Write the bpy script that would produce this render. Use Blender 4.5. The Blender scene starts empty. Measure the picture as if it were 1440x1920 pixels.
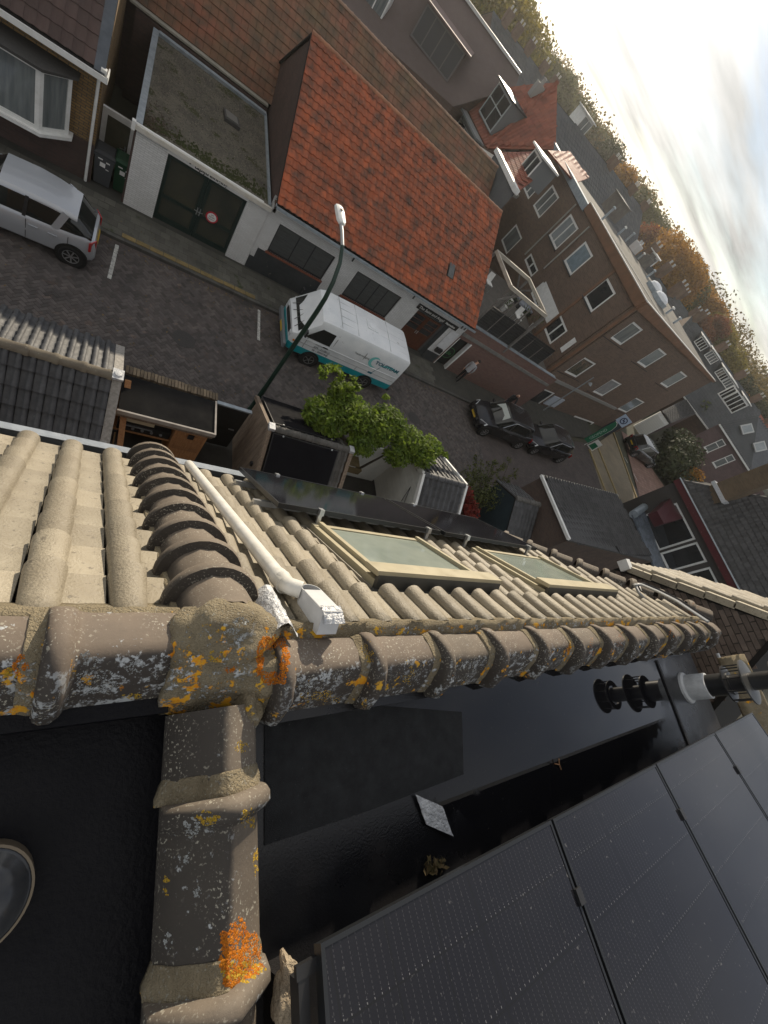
import bpy, bmesh, math, random
import numpy as np
from mathutils import Vector, Matrix
random.seed(7); rng = np.random.default_rng(7)
S = bpy.context.scene; COL = S.collection
# ------------------------------------------------------------------ camera
RM = [[0.7829786562524872, -0.13870792476076294, 0.6063864571884928],
      [0.1479675540467429, -0.9053103966794988, -0.3981440551024626],
      [0.6041936997374878, 0.4014638181362937, -0.6883144455297704]]
FL = 779.034; H = 10.8
RA = np.array(RM)
cam = bpy.data.cameras.new('camera'); camo = bpy.data.objects.new('camera', cam); COL.objects.link(camo)
cam.sensor_fit = 'VERTICAL'; cam.sensor_height = 36; cam.sensor_width = 27; cam.lens = FL / 1920 * 36
cam.clip_start = 0.02; cam.clip_end = 6000
m = Matrix(((RM[0][0], -RM[1][0], -RM[2][0], 0), (RM[0][1], -RM[1][1], -RM[2][1], 0), (RM[0][2], -RM[1][2], -RM[2][2], H), (0, 0, 0, 1)))
camo.matrix_world = m; S.camera = camo
# ------------------------------------------------------------------ sky, sun, exposure
SUN_AZ = math.radians(29); SUN_EL = math.radians(15.5)
SD = Vector((math.sin(SUN_AZ) * math.cos(SUN_EL), math.cos(SUN_AZ) * math.cos(SUN_EL), math.sin(SUN_EL)))
W = bpy.data.worlds.new('World'); S.world = W; W.use_nodes = True
def world():
    nt = W.node_tree; N = nt.nodes; L = nt.links; N.clear()
    def mk(t, **k):
        n = N.new(t)
        for a, b in k.items(): setattr(n, a, b)
        return n
    def math_(op, a, b=None, c=False):
        n = mk('ShaderNodeMath', operation=op); n.use_clamp = c
        for i, v in enumerate((a, b)):
            if v is None: continue
            if isinstance(v, (int, float)): n.inputs[i].default_value = v
            else: L.new(v, n.inputs[i])
        return n.outputs[0]
    out = mk('ShaderNodeOutputWorld'); bg = mk('ShaderNodeBackground'); bg.inputs[1].default_value = 0.13
    sky = mk('ShaderNodeTexSky', sky_type='NISHITA'); sky.sun_disc = False
    sky.sun_elevation = SUN_EL; sky.sun_rotation = SUN_AZ; sky.air_density = 0.8; sky.dust_density = 0.15; sky.ozone_density = 1.5
    geo = mk('ShaderNodeTexCoord'); sep = mk('ShaderNodeSeparateXYZ'); L.new(geo.outputs['Generated'], sep.inputs[0])
    z = math_('MAXIMUM', sep.outputs[2], 0.0); zz = math_('ADD', z, 0.13)
    comb = mk('ShaderNodeCombineXYZ'); L.new(math_('DIVIDE', sep.outputs[0], zz), comb.inputs[0]); L.new(math_('DIVIDE', sep.outputs[1], zz), comb.inputs[1])
    mp = mk('ShaderNodeMapping'); L.new(comb.outputs[0], mp.inputs[0]); mp.inputs['Rotation'].default_value = (0, 0, 0.7); mp.inputs['Scale'].default_value = (0.45, 1.15, 1)
    no = mk('ShaderNodeTexNoise'); no.inputs['Scale'].default_value = 0.75; no.inputs['Detail'].default_value = 7; no.inputs['Roughness'].default_value = 0.52; no.inputs['Distortion'].default_value = 0.35; L.new(mp.outputs[0], no.inputs['Vector'])
    cov = mk('ShaderNodeMapRange'); L.new(no.outputs[0], cov.inputs[0]); cov.inputs[1].default_value = 0.36; cov.inputs[2].default_value = 0.58
    # forward scattering round the sun brightens the thin cloud
    dp = mk('ShaderNodeVectorMath', operation='DOT_PRODUCT'); L.new(geo.outputs['Generated'], dp.inputs[0]); dp.inputs[1].default_value = tuple(SD)
    d = math_('MAXIMUM', dp.outputs['Value'], 0.0)
    glow = math_('ADD', math_('MULTIPLY', math_('POWER', d, 18.0), 1.3), math_('MULTIPLY', math_('POWER', d, 70.0), 6.0))
    no2 = mk('ShaderNodeTexNoise'); no2.inputs['Scale'].default_value = 1.7; no2.inputs['Detail'].default_value = 5; L.new(mp.outputs[0], no2.inputs['Vector'])
    base = math_('ADD', math_('MULTIPLY', no2.outputs[0], 5.6), -.1)
    val = math_('ADD', base, glow)
    cc = mk('ShaderNodeMix', data_type='RGBA', blend_type='MULTIPLY'); cc.inputs[0].default_value = 1
    L.new(val, cc.inputs[6]); cc.inputs[7].default_value = (1.0, 0.975, 0.925, 1)
    mx = mk('ShaderNodeMix', data_type='RGBA'); L.new(math_('ADD', math_('MULTIPLY', cov.outputs[0], 0.52), 0.46, True), mx.inputs[0]); sk2 = mk('ShaderNodeMix', data_type='RGBA', blend_type='MULTIPLY'); sk2.inputs[0].default_value = 1; L.new(sky.outputs[0], sk2.inputs[6]); sk2.inputs[7].default_value = (.5, .55, .62, 1); L.new(sk2.outputs[2], mx.inputs[6]); L.new(cc.outputs[2], mx.inputs[7])
    L.new(mx.outputs[2], bg.inputs[0]); L.new(bg.outputs[0], out.inputs[0])
world()
sl = bpy.data.lights.new('sun', 'SUN'); sl.energy = 3.0; sl.angle = math.radians(0.6); sl.color = (1.0, 0.87, 0.68)
so = bpy.data.objects.new('sun', sl); COL.objects.link(so); so.rotation_euler = SD.to_track_quat('Z', 'Y').to_euler(); so.location = (0, 0, 60)
S.view_settings.view_transform = 'Standard'; S.view_settings.look = 'None'; S.view_settings.gamma = 1; S.view_settings.exposure = 0.9; S.view_settings.use_curve_mapping = False
S.render.engine = 'CYCLES'; S.cycles.max_bounces = 6
# ------------------------------------------------------------------ from photo points to places in the world
C0 = np.array([0, 0, H])
def ray(px, py): return RA.T @ np.array([(px - 720) / FL, (py - 960) / FL, 1.0])
def gz(px, py, z=0.0): d = ray(px, py); return Vector(C0 + d * ((z - H) / d[2]))
def gy(px, py, Y): d = ray(px, py); return Vector(C0 + d * (Y / d[1]))
def gx(px, py, X): d = ray(px, py); return Vector(C0 + d * (X / d[0]))
def gd(px, py, r): d = ray(px, py); return Vector(C0 + d * (r / math.hypot(d[0], d[1])))
def gp(px, py, P, n):
    d = ray(px, py); n = np.array(n); return Vector(C0 + d * ((n @ (np.array(P) - C0)) / (n @ d)))
# ------------------------------------------------------------------ materials
MATS = {}
def M(name, c1, c2=None, scale=6, rough=.75, bump=0, bscale=60, rnd=0, metal=0, spec=.4, c3=None, s3=30, t3=.62, w3=.05, rollc=None, coat=0, detail=4, stretch=None, transl=0):
    if name in MATS: return MATS[name]
    mt = bpy.data.materials.new(name); mt.use_nodes = True; nt = mt.node_tree; N = nt.nodes; L = nt.links
    b = N['Principled BSDF']; b.inputs['Roughness'].default_value = rough; b.inputs['Metallic'].default_value = metal; b.inputs['Specular IOR Level'].default_value = spec
    if coat: b.inputs['Coat Weight'].default_value = coat; b.inputs['Coat Roughness'].default_value = .04
    c1 = tuple(c1) + (1,); rollc_ = rollc; c2 = tuple(c2) + (1,) if c2 else None
    geo = N.new('ShaderNodeNewGeometry'); vec = geo.outputs['Position']
    if stretch:
        mp = N.new('ShaderNodeMapping'); L.new(vec, mp.inputs[0]); mp.inputs['Scale'].default_value = stretch; vec = mp.outputs[0]
    def noise(s, det=detail):
        n = N.new('ShaderNodeTexNoise'); n.inputs['Scale'].default_value = s; n.inputs['Detail'].default_value = det; n.inputs['Roughness'].default_value = .6; L.new(vec, n.inputs['Vector']); return n.outputs[0]
    def mix(f, a, c, typ='MIX'):
        x = N.new('ShaderNodeMix'); x.data_type = 'RGBA'; x.blend_type = typ
        for i, v in ((0, f), (6, a), (7, c)):
            if hasattr(v, 'links'): L.new(v, x.inputs[i])
            else: x.inputs[i].default_value = v
        return x.outputs[2]
    def rng_(v, a, c, lo=0, hi=1):
        n = N.new('ShaderNodeMapRange'); L.new(v, n.inputs[0]); n.inputs[1].default_value = a; n.inputs[2].default_value = c; n.inputs[3].default_value = lo; n.inputs[4].default_value = hi; return n.outputs[0]
    col = None
    if c2: col = mix(rng_(noise(scale), .33, .67), c1, c2)
    if c3:
        col = mix(rng_(noise(s3, 6), t3, t3 + w3), col if col else c1, tuple(c3) + (1,))
    if rollc:
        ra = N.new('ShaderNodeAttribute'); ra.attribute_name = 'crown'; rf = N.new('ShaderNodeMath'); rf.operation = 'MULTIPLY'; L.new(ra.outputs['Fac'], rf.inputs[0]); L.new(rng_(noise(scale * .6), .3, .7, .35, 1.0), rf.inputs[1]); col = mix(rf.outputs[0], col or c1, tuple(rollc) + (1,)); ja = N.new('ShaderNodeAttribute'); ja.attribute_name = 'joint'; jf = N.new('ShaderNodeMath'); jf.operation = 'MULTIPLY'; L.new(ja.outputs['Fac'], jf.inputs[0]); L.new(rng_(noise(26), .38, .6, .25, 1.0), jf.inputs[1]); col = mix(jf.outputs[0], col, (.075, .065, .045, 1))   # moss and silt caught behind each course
    if rnd:
        oi = N.new('ShaderNodeObjectInfo'); at = N.new('ShaderNodeAttribute'); at.attribute_name = 'rnd'
        a = N.new('ShaderNodeMath'); a.operation = 'ADD'; L.new(oi.outputs['Random'], a.inputs[0]); L.new(at.outputs['Fac'], a.inputs[1])
        fr = N.new('ShaderNodeMath'); fr.operation = 'FRACT'; L.new(a.outputs[0], fr.inputs[0])
        v = rng_(fr.outputs[0], 0, 1, 1 - rnd, 1 + rnd)
        hs = N.new('ShaderNodeHueSaturation'); L.new(v, hs.inputs['Value'])
        if col: L.new(col, hs.inputs['Color'])
        else: hs.inputs['Color'].default_value = c1
        col = hs.outputs[0]
    if col: L.new(col, b.inputs['Base Color'])
    else: b.inputs['Base Color'].default_value = c1
    if bump:
        bp = N.new('ShaderNodeBump'); bp.inputs['Strength'].default_value = min(1, bump); bp.inputs['Distance'].default_value = .02 * max(1, bump); L.new(noise(bscale, 3), bp.inputs['Height']); L.new(bp.outputs[0], b.inputs['Normal'])
    if .42 < rough < .95:
        L.new(rng_(noise(scale * 1.7 + 2), .3, .7, max(.02, rough - .1), min(1, rough + .1)), b.inputs['Roughness'])
    if transl:
        tr = N.new('ShaderNodeBsdfTranslucent'); ms = N.new('ShaderNodeMixShader'); ms.inputs[0].default_value = transl
        if col: L.new(col, tr.inputs[0])
        else: tr.inputs[0].default_value = c1
        L.new(b.outputs[0], ms.inputs[1]); L.new(tr.outputs[0], ms.inputs[2]); L.new(ms.outputs[0], N['Material Output'].inputs[0])
    MATS[name] = mt; return mt
def brick(name, c1, c2, mortar, bw=.21, bh=.062, ms=.01, rough=.85, grime=.5, herring=False, bump=.5, dirt=(.03, .028, .025)):
    if name in MATS: return MATS[name]
    mt = bpy.data.materials.new(name); mt.use_nodes = True; nt = mt.node_tree; N = nt.nodes; L = nt.links; b = N['Principled BSDF']
    uv = N.new('ShaderNodeUVMap'); uv.uv_map = 'uv'
    br = N.new('ShaderNodeTexBrick'); L.new(uv.outputs[0], br.inputs['Vector'])
    br.inputs['Color1'].default_value = tuple(c1) + (1,); br.inputs['Color2'].default_value = tuple(c2) + (1,); br.inputs['Mortar'].default_value = tuple(mortar) + (1,)
    br.inputs['Scale'].default_value = 1; br.inputs['Brick Width'].default_value = bw; br.inputs['Row Height'].default_value = bh; br.inputs['Mortar Size'].default_value = ms; br.inputs['Mortar Smooth'].default_value = .3; br.inputs['Bias'].default_value = 0
    g = N.new('ShaderNodeNewGeometry'); no = N.new('ShaderNodeTexNoise'); no.inputs['Scale'].default_value = 1.3; no.inputs['Detail'].default_value = 6; L.new(g.outputs['Position'], no.inputs['Vector'])
    mr = N.new('ShaderNodeMapRange'); L.new(no.outputs[0], mr.inputs[0]); mr.inputs[1].default_value = .45; mr.inputs[2].default_value = .75; mr.inputs[4].default_value = grime
    mx = N.new('ShaderNodeMix'); mx.data_type = 'RGBA'; L.new(mr.outputs[0], mx.inputs[0]); L.new(br.outputs[0], mx.inputs[6]); mx.inputs[7].default_value = tuple(dirt) + (1,)
    L.new(mx.outputs[2], b.inputs['Base Color']); b.inputs['Roughness'].default_value = rough; b.inputs['Specular IOR Level'].default_value = .3
    bp = N.new('ShaderNodeBump'); bp.invert = True; bp.inputs['Strength'].default_value = bump; bp.inputs['Distance'].default_value = .012; L.new(br.outputs['Fac'], bp.inputs['Height']); L.new(bp.outputs[0], b.inputs['Normal'])
    MATS[name] = mt; return mt
def lichen(name, base, base2, white=.6, orange=.66, sand=0, rough=.75, bump=.3, shade_film=.75):
    """concrete ridge tile with crusts of grey-white and orange lichen"""
    if name in MATS: return MATS[name]
    mt = bpy.data.materials.new(name); mt.use_nodes = True; nt = mt.node_tree; N = nt.nodes; L = nt.links; b = N['Principled BSDF']; b.inputs['Roughness'].default_value = rough; b.inputs['Specular IOR Level'].default_value = .35
    g = N.new('ShaderNodeNewGeometry')
    def noise(s, d=6, off=0, r=.62):
        n = N.new('ShaderNodeTexNoise'); n.inputs['Scale'].default_value = s; n.inputs['Detail'].default_value = d; n.inputs['Roughness'].default_value = r
        mp = N.new('ShaderNodeMapping'); mp.inputs['Location'].default_value = (off, off * .7, off * 1.3); L.new(g.outputs['Position'], mp.inputs[0]); L.new(mp.outputs[0], n.inputs['Vector']); return n.outputs[0]
    def mr(v, a, c, lo=0, hi=1):
        n = N.new('ShaderNodeMapRange'); L.new(v, n.inputs[0]); n.inputs[1].default_value = a; n.inputs[2].default_value = c; n.inputs[3].default_value = lo; n.inputs[4].default_value = hi; return n.outputs[0]
    def ma(op, a, c):
        n = N.new('ShaderNodeMath'); n.operation = op.strip('_'); n.use_clamp = not op.endswith('_')
        for i, v in enumerate((a, c)):
            if hasattr(v, 'links'): L.new(v, n.inputs[i])
            else: n.inputs[i].default_value = v
        return n.outputs[0]
    def mix(f, a, c):
        x = N.new('ShaderNodeMix'); x.data_type = 'RGBA'
        for i, v in ((0, f), (6, a), (7, c)):
            if hasattr(v, 'links'): L.new(v, x.inputs[i])
            else: x.inputs[i].default_value = tuple(v) + (1,) if len(v) == 3 else v
        return x.outputs[2]
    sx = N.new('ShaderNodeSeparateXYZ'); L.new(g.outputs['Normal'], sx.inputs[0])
    side = mr(sx.outputs[1], -.35, .15, 0, -.085)        # crusts keep to the weather side of the ridge, away from the tiles
    col = mix(mr(noise(9), .3, .7), base, base2)
    col = mix(mr(noise(55, 3, 9), .66, .72), col, (.30, .27, .22))
    col = mix(mr(ma('SUBTRACT', ma('MULTIPLY', noise(11, 4, 13), .5), ma('ADD_', sx.outputs[1], ma('MULTIPLY_', sx.outputs[0], .6))), .22, .55, 0, shade_film), col, (.022, .021, .021))   # painted shade mixed with algae darkening on faces turned from the sun
    w = ma('MULTIPLY', mr(ma('ADD', ma('ADD', ma('MULTIPLY', noise(24, 8, 3, .74), .72), ma('MULTIPLY', noise(75, 4, 31, .6), .28)), side), white, white + .045), mr(noise(4, 3, 7), .36, .56))
    col = mix(w, col, (.42, .44, .45))
    o = mr(ma('ADD', ma('ADD', ma('MULTIPLY', noise(14, 6, 21, .6), .8), ma('MULTIPLY', noise(85, 4, 27, .6), .2)), side), orange, orange + .035)
    oc = mix(mr(noise(90, 3, 5), .35, .65), (.62, .33, .02), mix(mr(noise(9, 2, 15), .4, .6), (.60, .19, .006), (.48, .32, .04)))
    col = mix(ma('MULTIPLY', mr(noise(120, 3, 41, .5), .60, .66), mr(noise(6, 2, 44), .4, .6)), col, (.36, .34, .28))
    col = mix(o, col, oc)
    L.new(col, b.inputs['Base Color'])
    bp = N.new('ShaderNodeBump'); bp.inputs['Strength'].default_value = bump; bp.inputs['Distance'].default_value = .012
    hh = ma('ADD', ma('ADD', ma('MULTIPLY', w, .35), ma('MULTIPLY', o, .6)), ma('MULTIPLY', noise(130, 3), .25 + sand))
    L.new(hh, bp.inputs['Height']); L.new(bp.outputs[0], b.inputs['Normal'])
    MATS[name] = mt; return mt
# ------------------------------------------------------------------ mesh building
WL = {}
class MB:
    def __init__(s): s.v = []; s.f = []; s.m = []; s.r = []; s.cur = 0; s.rv = 0.0
    def add(s, vs, fs, mi=None):
        o = len(s.v); s.v += [tuple(p) for p in vs]; s.f += [tuple(i + o for i in f) for f in fs]; s.m += [s.cur if mi is None else mi] * len(fs); s.r += [s.rv] * len(vs); return s
    def box(s, c, size, ax=None, mi=None):
        c = Vector(c); X, Y, Z = ax if ax else (Vector((1, 0, 0)), Vector((0, 1, 0)), Vector((0, 0, 1)))
        a, b, d = (k / 2 for k in size); vs = [c + X * (a * i) + Y * (b * j) + Z * (d * k) for k in (-1, 1) for j in (-1, 1) for i in (-1, 1)]
        return s.add(vs, [(0, 2, 3, 1), (4, 5, 7, 6), (0, 1, 5, 4), (2, 6, 7, 3), (0, 4, 6, 2), (1, 3, 7, 5)], mi)
    def bx(s, x0, x1, y0, y1, z0, z1, mi=None): return s.box(((x0 + x1) / 2, (y0 + y1) / 2, (z0 + z1) / 2), (abs(x1 - x0), abs(y1 - y0), abs(z1 - z0)), None, mi)
    def bar(s, a, b, w, h, up=(0, 0, 1), mi=None):
        a = Vector(a); b = Vector(b); d = b - a; l = d.length; X = d / l; Z = Vector(up); Z = (Z - X * Z.dot(X)); Z = Z.normalized() if Z.length > 1e-4 else X.orthogonal().normalized(); Y = Z.cross(X)
        return s.box((a + b) / 2, (l, w, h), (X, Y, Z), mi)
    def quad(s, *p, mi=None): return s.add(p, [tuple(range(len(p)))], mi)
    def prism(s, poly, ext, mi=None):
        n = len(poly); e = Vector(ext); vs = [Vector(p) for p in poly] + [Vector(p) + e for p in poly]
        return s.add(vs, [tuple(range(n))[::-1], tuple(range(n, 2 * n))] + [(i, (i + 1) % n, n + (i + 1) % n, n + i) for i in range(n)], mi)
    def tube(s, pts, r, seg=8, caps=True, mi=None):
        pts = [Vector(p) for p in pts]; n = len(pts); rs = r if isinstance(r, (list, tuple)) else [r] * n; vs = []; ref = None
        for i, p in enumerate(pts):
            t = (pts[min(i + 1, n - 1)] - pts[max(i - 1, 0)]).normalized()
            if ref is None: ref = t.orthogonal().normalized()
            ref = (ref - t * ref.dot(t)).normalized(); q = t.cross(ref)
            vs += [p + (ref * math.cos(2 * math.pi * k / seg) + q * math.sin(2 * math.pi * k / seg)) * rs[i] for k in range(seg)]
        fs = [(i * seg + k, i * seg + (k + 1) % seg, (i + 1) * seg + (k + 1) % seg, (i + 1) * seg + k) for i in range(n - 1) for k in range(seg)]
        if caps: fs += [tuple(range(seg))[::-1], tuple((n - 1) * seg + k for k in range(seg))]
        return s.add(vs, fs, mi)
    def lathe(s, prof, c, ax=(0, 0, 1), seg=16, mi=None):
        a = Vector(ax).normalized(); X = a.orthogonal().normalized(); Y = a.cross(X); c = Vector(c); n = len(prof); vs = []
        for r, h in prof: vs += [c + a * h + (X * math.cos(2 * math.pi * k / seg) + Y * math.sin(2 * math.pi * k / seg)) * r for k in range(seg)]
        return s.add(vs, [(i * seg + k, i * seg + (k + 1) % seg, (i + 1) * seg + (k + 1) % seg, (i + 1) * seg + k) for i in range(n - 1) for k in range(seg)], mi)
    def loft(s, secs, closed=False, caps=True, mi=None):
        n = len(secs[0]); vs = [p for q in secs for p in q]; e = n if closed else n - 1
        fs = [(i * n + k, i * n + (k + 1) % n, (i + 1) * n + (k + 1) % n, (i + 1) * n + k) for i in range(len(secs) - 1) for k in range(e)]
        if caps: fs += [tuple(range(n))[::-1], tuple((len(secs) - 1) * n + k for k in range(n))]
        return s.add(vs, fs, mi)
    def mesh(s, name, mats, off=(0, 0, 0), smooth=False, ang=40):
        me = bpy.data.meshes.new(name); off = Vector(off)
        me.from_pydata([tuple(Vector(p) - off) for p in s.v], [], s.f)
        mats = mats if isinstance(mats, (list, tuple)) else [mats]
        for q in mats: me.materials.append(q)
        if len(mats) > 1: me.polygons.foreach_set('material_index', s.m)
        if any(s.r): a = me.attributes.new('rnd', 'FLOAT', 'POINT'); a.data.foreach_set('value', s.r)
        if len(me.polygons) < 20000: autouv(me, off)
        if smooth: smooth_(me, ang)
        me.validate(); return me
    def build(s, name, mats, parent=None, smooth=False, ang=40, loc=None, **tags):
        if parent is not None: base = Vector(WL[parent.name])
        elif loc is not None: base = Vector(loc)
        else:
            a = np.array([tuple(p) for p in s.v]); base = Vector(((a[:, 0].min() + a[:, 0].max()) / 2, (a[:, 1].min() + a[:, 1].max()) / 2, a[:, 2].min()))
        o = bpy.data.objects.new(name, s.mesh(name, mats, base, smooth, ang)); COL.objects.link(o)
        if parent is not None: o.parent = parent
        else: o.location = base
        WL[o.name] = tuple(base); tag(o, **tags); return o
def smooth_(me, ang=40):
    bm = bmesh.new(); bm.from_mesh(me); bmesh.ops.recalc_face_normals(bm, faces=bm.faces)
    a = math.radians(ang)
    for f in bm.faces: f.smooth = True
    for e in bm.edges: e.smooth = not (len(e.link_faces) != 2 or e.calc_face_angle(0) > a)
    bm.to_mesh(me); bm.free()
def autouv(me, off):
    uv = me.uv_layers.new(name='uv'); dat = np.zeros((len(me.loops), 2)); vs = me.vertices; Z = Vector((0, 0, 1))
    for p in me.polygons:
        n = p.normal
        if abs(n.z) < .95 and n.length > .5: t = Z.cross(n).normalized(); b = n.cross(t)
        else: t = Vector((1, 0, 0)); b = Vector((0, 1, 0))
        for li in p.loop_indices:
            P = vs[me.loops[li].vertex_index].co + off; dat[li] = (P.dot(t), P.dot(b))
    uv.data.foreach_set('uv', dat.ravel())
def tag(o, label=None, cat=None, group=None, kind=None):
    for k, v in (('label', label), ('category', cat), ('group', group), ('kind', kind)):
        if v: o[k] = v
    return o
def empty(name, loc, label, cat, group=None):
    o = bpy.data.objects.new(name, None); COL.objects.link(o); o.location = loc; o.empty_display_size = .3; WL[o.name] = tuple(loc); return tag(o, label, cat, group)
def frame(o, x, y, z):
    """matrix with the given axes and origin"""
    return Matrix(((x[0], y[0], z[0], o[0]), (x[1], y[1], z[1], o[1]), (x[2], y[2], z[2], o[2]), (0, 0, 0, 1)))
def lay(parent, name, protos, mats_, mat, limit=300):
    """pieces: the nearest ones become parts sharing mesh data, the rest one stuff part"""
    if not isinstance(protos, list): protos = [protos]
    base = Vector(WL[parent.name]); T = Matrix.Translation(-base)
    order = sorted(range(len(mats_)), key=lambda i: (mats_[i].translation - Vector(C0)).length)
    for i in order[:limit]:
        o = bpy.data.objects.new(name, protos[i % len(protos)]); COL.objects.link(o); o.parent = parent; o.matrix_local = T @ mats_[i]; WL[o.name] = tuple(base)
    rest = order[limit:]
    if rest:
        me = protos[0]; n = len(me.vertices); co = np.empty(n * 3); me.vertices.foreach_get('co', co); co = np.c_[co.reshape(-1, 3), np.ones(n)]
        fs = [tuple(p.vertices) for p in me.polygons]; sm = me.polygons[0].use_smooth
        V = np.concatenate([(co @ np.array(T @ mats_[i]).T)[:, :3] for i in rest]); F = [tuple(k + j * n for k in f) for j in range(len(rest)) for f in fs]
        q = bpy.data.meshes.new(name + '_field'); q.from_pydata(V.tolist(), [], F); q.materials.append(mat)
        a = q.attributes.new('rnd', 'FLOAT', 'POINT'); a.data.foreach_set('value', np.repeat(rng.random(len(rest)), n))
        if sm: q.polygons.foreach_set('use_smooth', [True] * len(q.polygons))
        o = bpy.data.objects.new(name + '_field', q); COL.objects.link(o); o.parent = parent; o['kind'] = 'stuff'; WL[o.name] = tuple(base)
def text(s, size, O, X, Yv, mat, name, parent, ext=.002, align='LEFT', font_shear=0, bold=0):
    cu = bpy.data.curves.new('t', 'FONT'); cu.body = s; cu.size = size; cu.extrude = ext; cu.align_x = align; cu.shear = font_shear; cu.resolution_u = 3; cu.offset = bold
    ob = bpy.data.objects.new('t', cu); COL.objects.link(ob); dg = bpy.context.evaluated_depsgraph_get(); me = bpy.data.meshes.new_from_object(ob.evaluated_get(dg)); bpy.data.objects.remove(ob)
    X = Vector(X).normalized(); Yv = Vector(Yv); Yv = (Yv - X * Yv.dot(X)).normalized(); me.transform(frame(O, X, Yv, X.cross(Yv))); me.transform(Matrix.Translation(-Vector(WL[parent.name])))
    me.materials.clear(); me.materials.append(mat); o = bpy.data.objects.new(name, me); COL.objects.link(o); o.parent = parent; WL[o.name] = WL[parent.name]; return o
# ---- roof tiles
def tile_mesh(name, mat, w, l, style='roman', roll=.6, h=.05, lift=.022, seg=6):
    """one tile: x across, y down the slope, z out; lower end lifted over the next course"""
    mb = MB()
    if style == 'roman': prof = [(0, .004)] + [(w * roll * (.5 - .5 * math.cos(math.pi * k / seg)), max(.004, h * math.sin(math.pi * k / seg) ** .75)) for k in range(1, seg)] + [(w * roll, .003), (w * .985, .0)]
    elif style == 'double': prof = [(w * k / 8, h * max(0, math.sin(math.pi * (k % 4) / 2.2)) if k % 4 in (1, 2) else .0) for k in range(8)] + [(w * .985, 0)]
    elif style == 'wave': prof = [(w * .985 * k / 6, h * (.5 + .5 * math.sin(2 * math.pi * k / 6 + .6))) for k in range(7)]
    else: prof = [(w * .012, 0), (w * .2, h * .25), (w * .8, h * .25), (w * .988, 0)]
    n = len(prof); ov = .05
    rw = w * roll; up = [Vector((rw / 2 + (x - rw / 2) * (.80 if style == 'roman' and x <= rw + 1e-6 else 1), -ov, z * (.74 if style == 'roman' else 1))) for x, z in prof]; lo = [Vector((x, l, z + lift)) for x, z in prof]; lip = [Vector((x, l, z + lift - .024)) for x, z in prof]; back = [Vector((x, l - .05, z + lift - .024)) for x, z in prof]
    if style == 'roman': mb.loft([up, [a.lerp(b, (.045 + ov) / (l + ov)) for a, b in zip(up, lo)], lo], caps=False)
    else: mb.loft([up, lo], caps=False)
    mb.loft([lo, lip, back], caps=False)
    for e in (0, n - 1): mb.add([up[e], lo[e], lip[e], up[e] - Vector((0, 0, .015))], [(0, 1, 2, 3)])
    me = mb.mesh(name, mat); hm_ = max(z for _, z in prof) or 1
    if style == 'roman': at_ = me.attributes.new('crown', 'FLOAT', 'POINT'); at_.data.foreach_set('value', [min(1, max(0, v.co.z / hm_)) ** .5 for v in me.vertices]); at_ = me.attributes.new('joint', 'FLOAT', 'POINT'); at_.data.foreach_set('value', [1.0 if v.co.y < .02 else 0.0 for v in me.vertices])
    for p in me.polygons: p.use_smooth = True
    # separate lofts share no vertices, so the lip keeps its edge
    return me
def tiles(parent, name, mesh, mat, O, ux, ud, width, length, w, l, skip=None, limit=300, clip=None, jit=.004, off=0):
    ux = Vector(ux).normalized(); ud = Vector(ud).normalized(); n = ux.cross(ud).normalized(); sx = ux
    if n.z < 0: n = -n; sx = ux
    flip = ux.cross(ud).z < 0
    out = []; r = random.Random(len(name) + int(width * 100))
    nc = max(1, round(width / w)); nr = max(1, round(length / l)); w2 = width / nc; l2 = length / nr; sc = Matrix.Diagonal((w2 / w, l2 / l, 1, 1))
    for j in range(nr):
        for i in range(nc):
            a = (i + (1 if flip else 0)) * w2; b = j * l2
            if clip and not clip((i + .5) * w2, (j + .5) * l2): continue
            if skip and skip((i + .5) * w2, (j + .5) * l2): continue
            X = -ux if flip else ux
            o = Vector(O) + ux * a + ud * b + n * r.uniform(0, jit)
            tw = r.uniform(-.006, .006); Xa = (X + ud * tw).normalized(); Ya = n.cross(Xa) if not flip else n.cross(Xa)
            if Ya.dot(ud) < 0: Ya = -Ya
            out.append(frame(o, Xa, Ya, n) @ sc)
    lay(parent, name, mesh, out, mat, limit)
# ---- walls with openings
def wall(mb, O, ux, uz, w, h, holes=(), depth=.12, n=None, mi=0):
    """front skin of a wall from O along ux and uz with recessed openings (x0,x1,z0,z1)"""
    O = Vector(O); ux = Vector(ux).normalized(); uz = Vector(uz).normalized(); n = Vector(n).normalized() if n else ux.cross(uz)
    xs = sorted(set([0, w] + [min(max(v, 0), w) for q in holes for v in q[:2]])); zs = sorted(set([0, h] + [min(max(v, 0), h) for q in holes for v in q[2:4]]))
    P = lambda x, z, d=0: O + ux * x + uz * z - n * d
    for a, b in zip(xs, xs[1:]):
        for c, d in zip(zs, zs[1:]):
            if any(q[0] - 1e-6 <= a and b <= q[1] + 1e-6 and q[2] - 1e-6 <= c and d <= q[3] + 1e-6 for q in holes): continue
            mb.quad(P(a, c), P(b, c), P(b, d), P(a, d), mi=mi)
    for a, b, c, d in (q[:4] for q in holes):
        for p, q in (((a, c), (b, c)), ((b, c), (b, d)), ((b, d), (a, d)), ((a, d), (a, c))): mb.quad(P(*p), P(*q), P(*q, depth), P(*p, depth), mi=mi)
    # back skin keeps light out
    mb.quad(P(0, 0, depth + .1), P(0, h, depth + .1), P(w, h, depth + .1), P(w, 0, depth + .1), mi=mi)
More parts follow.
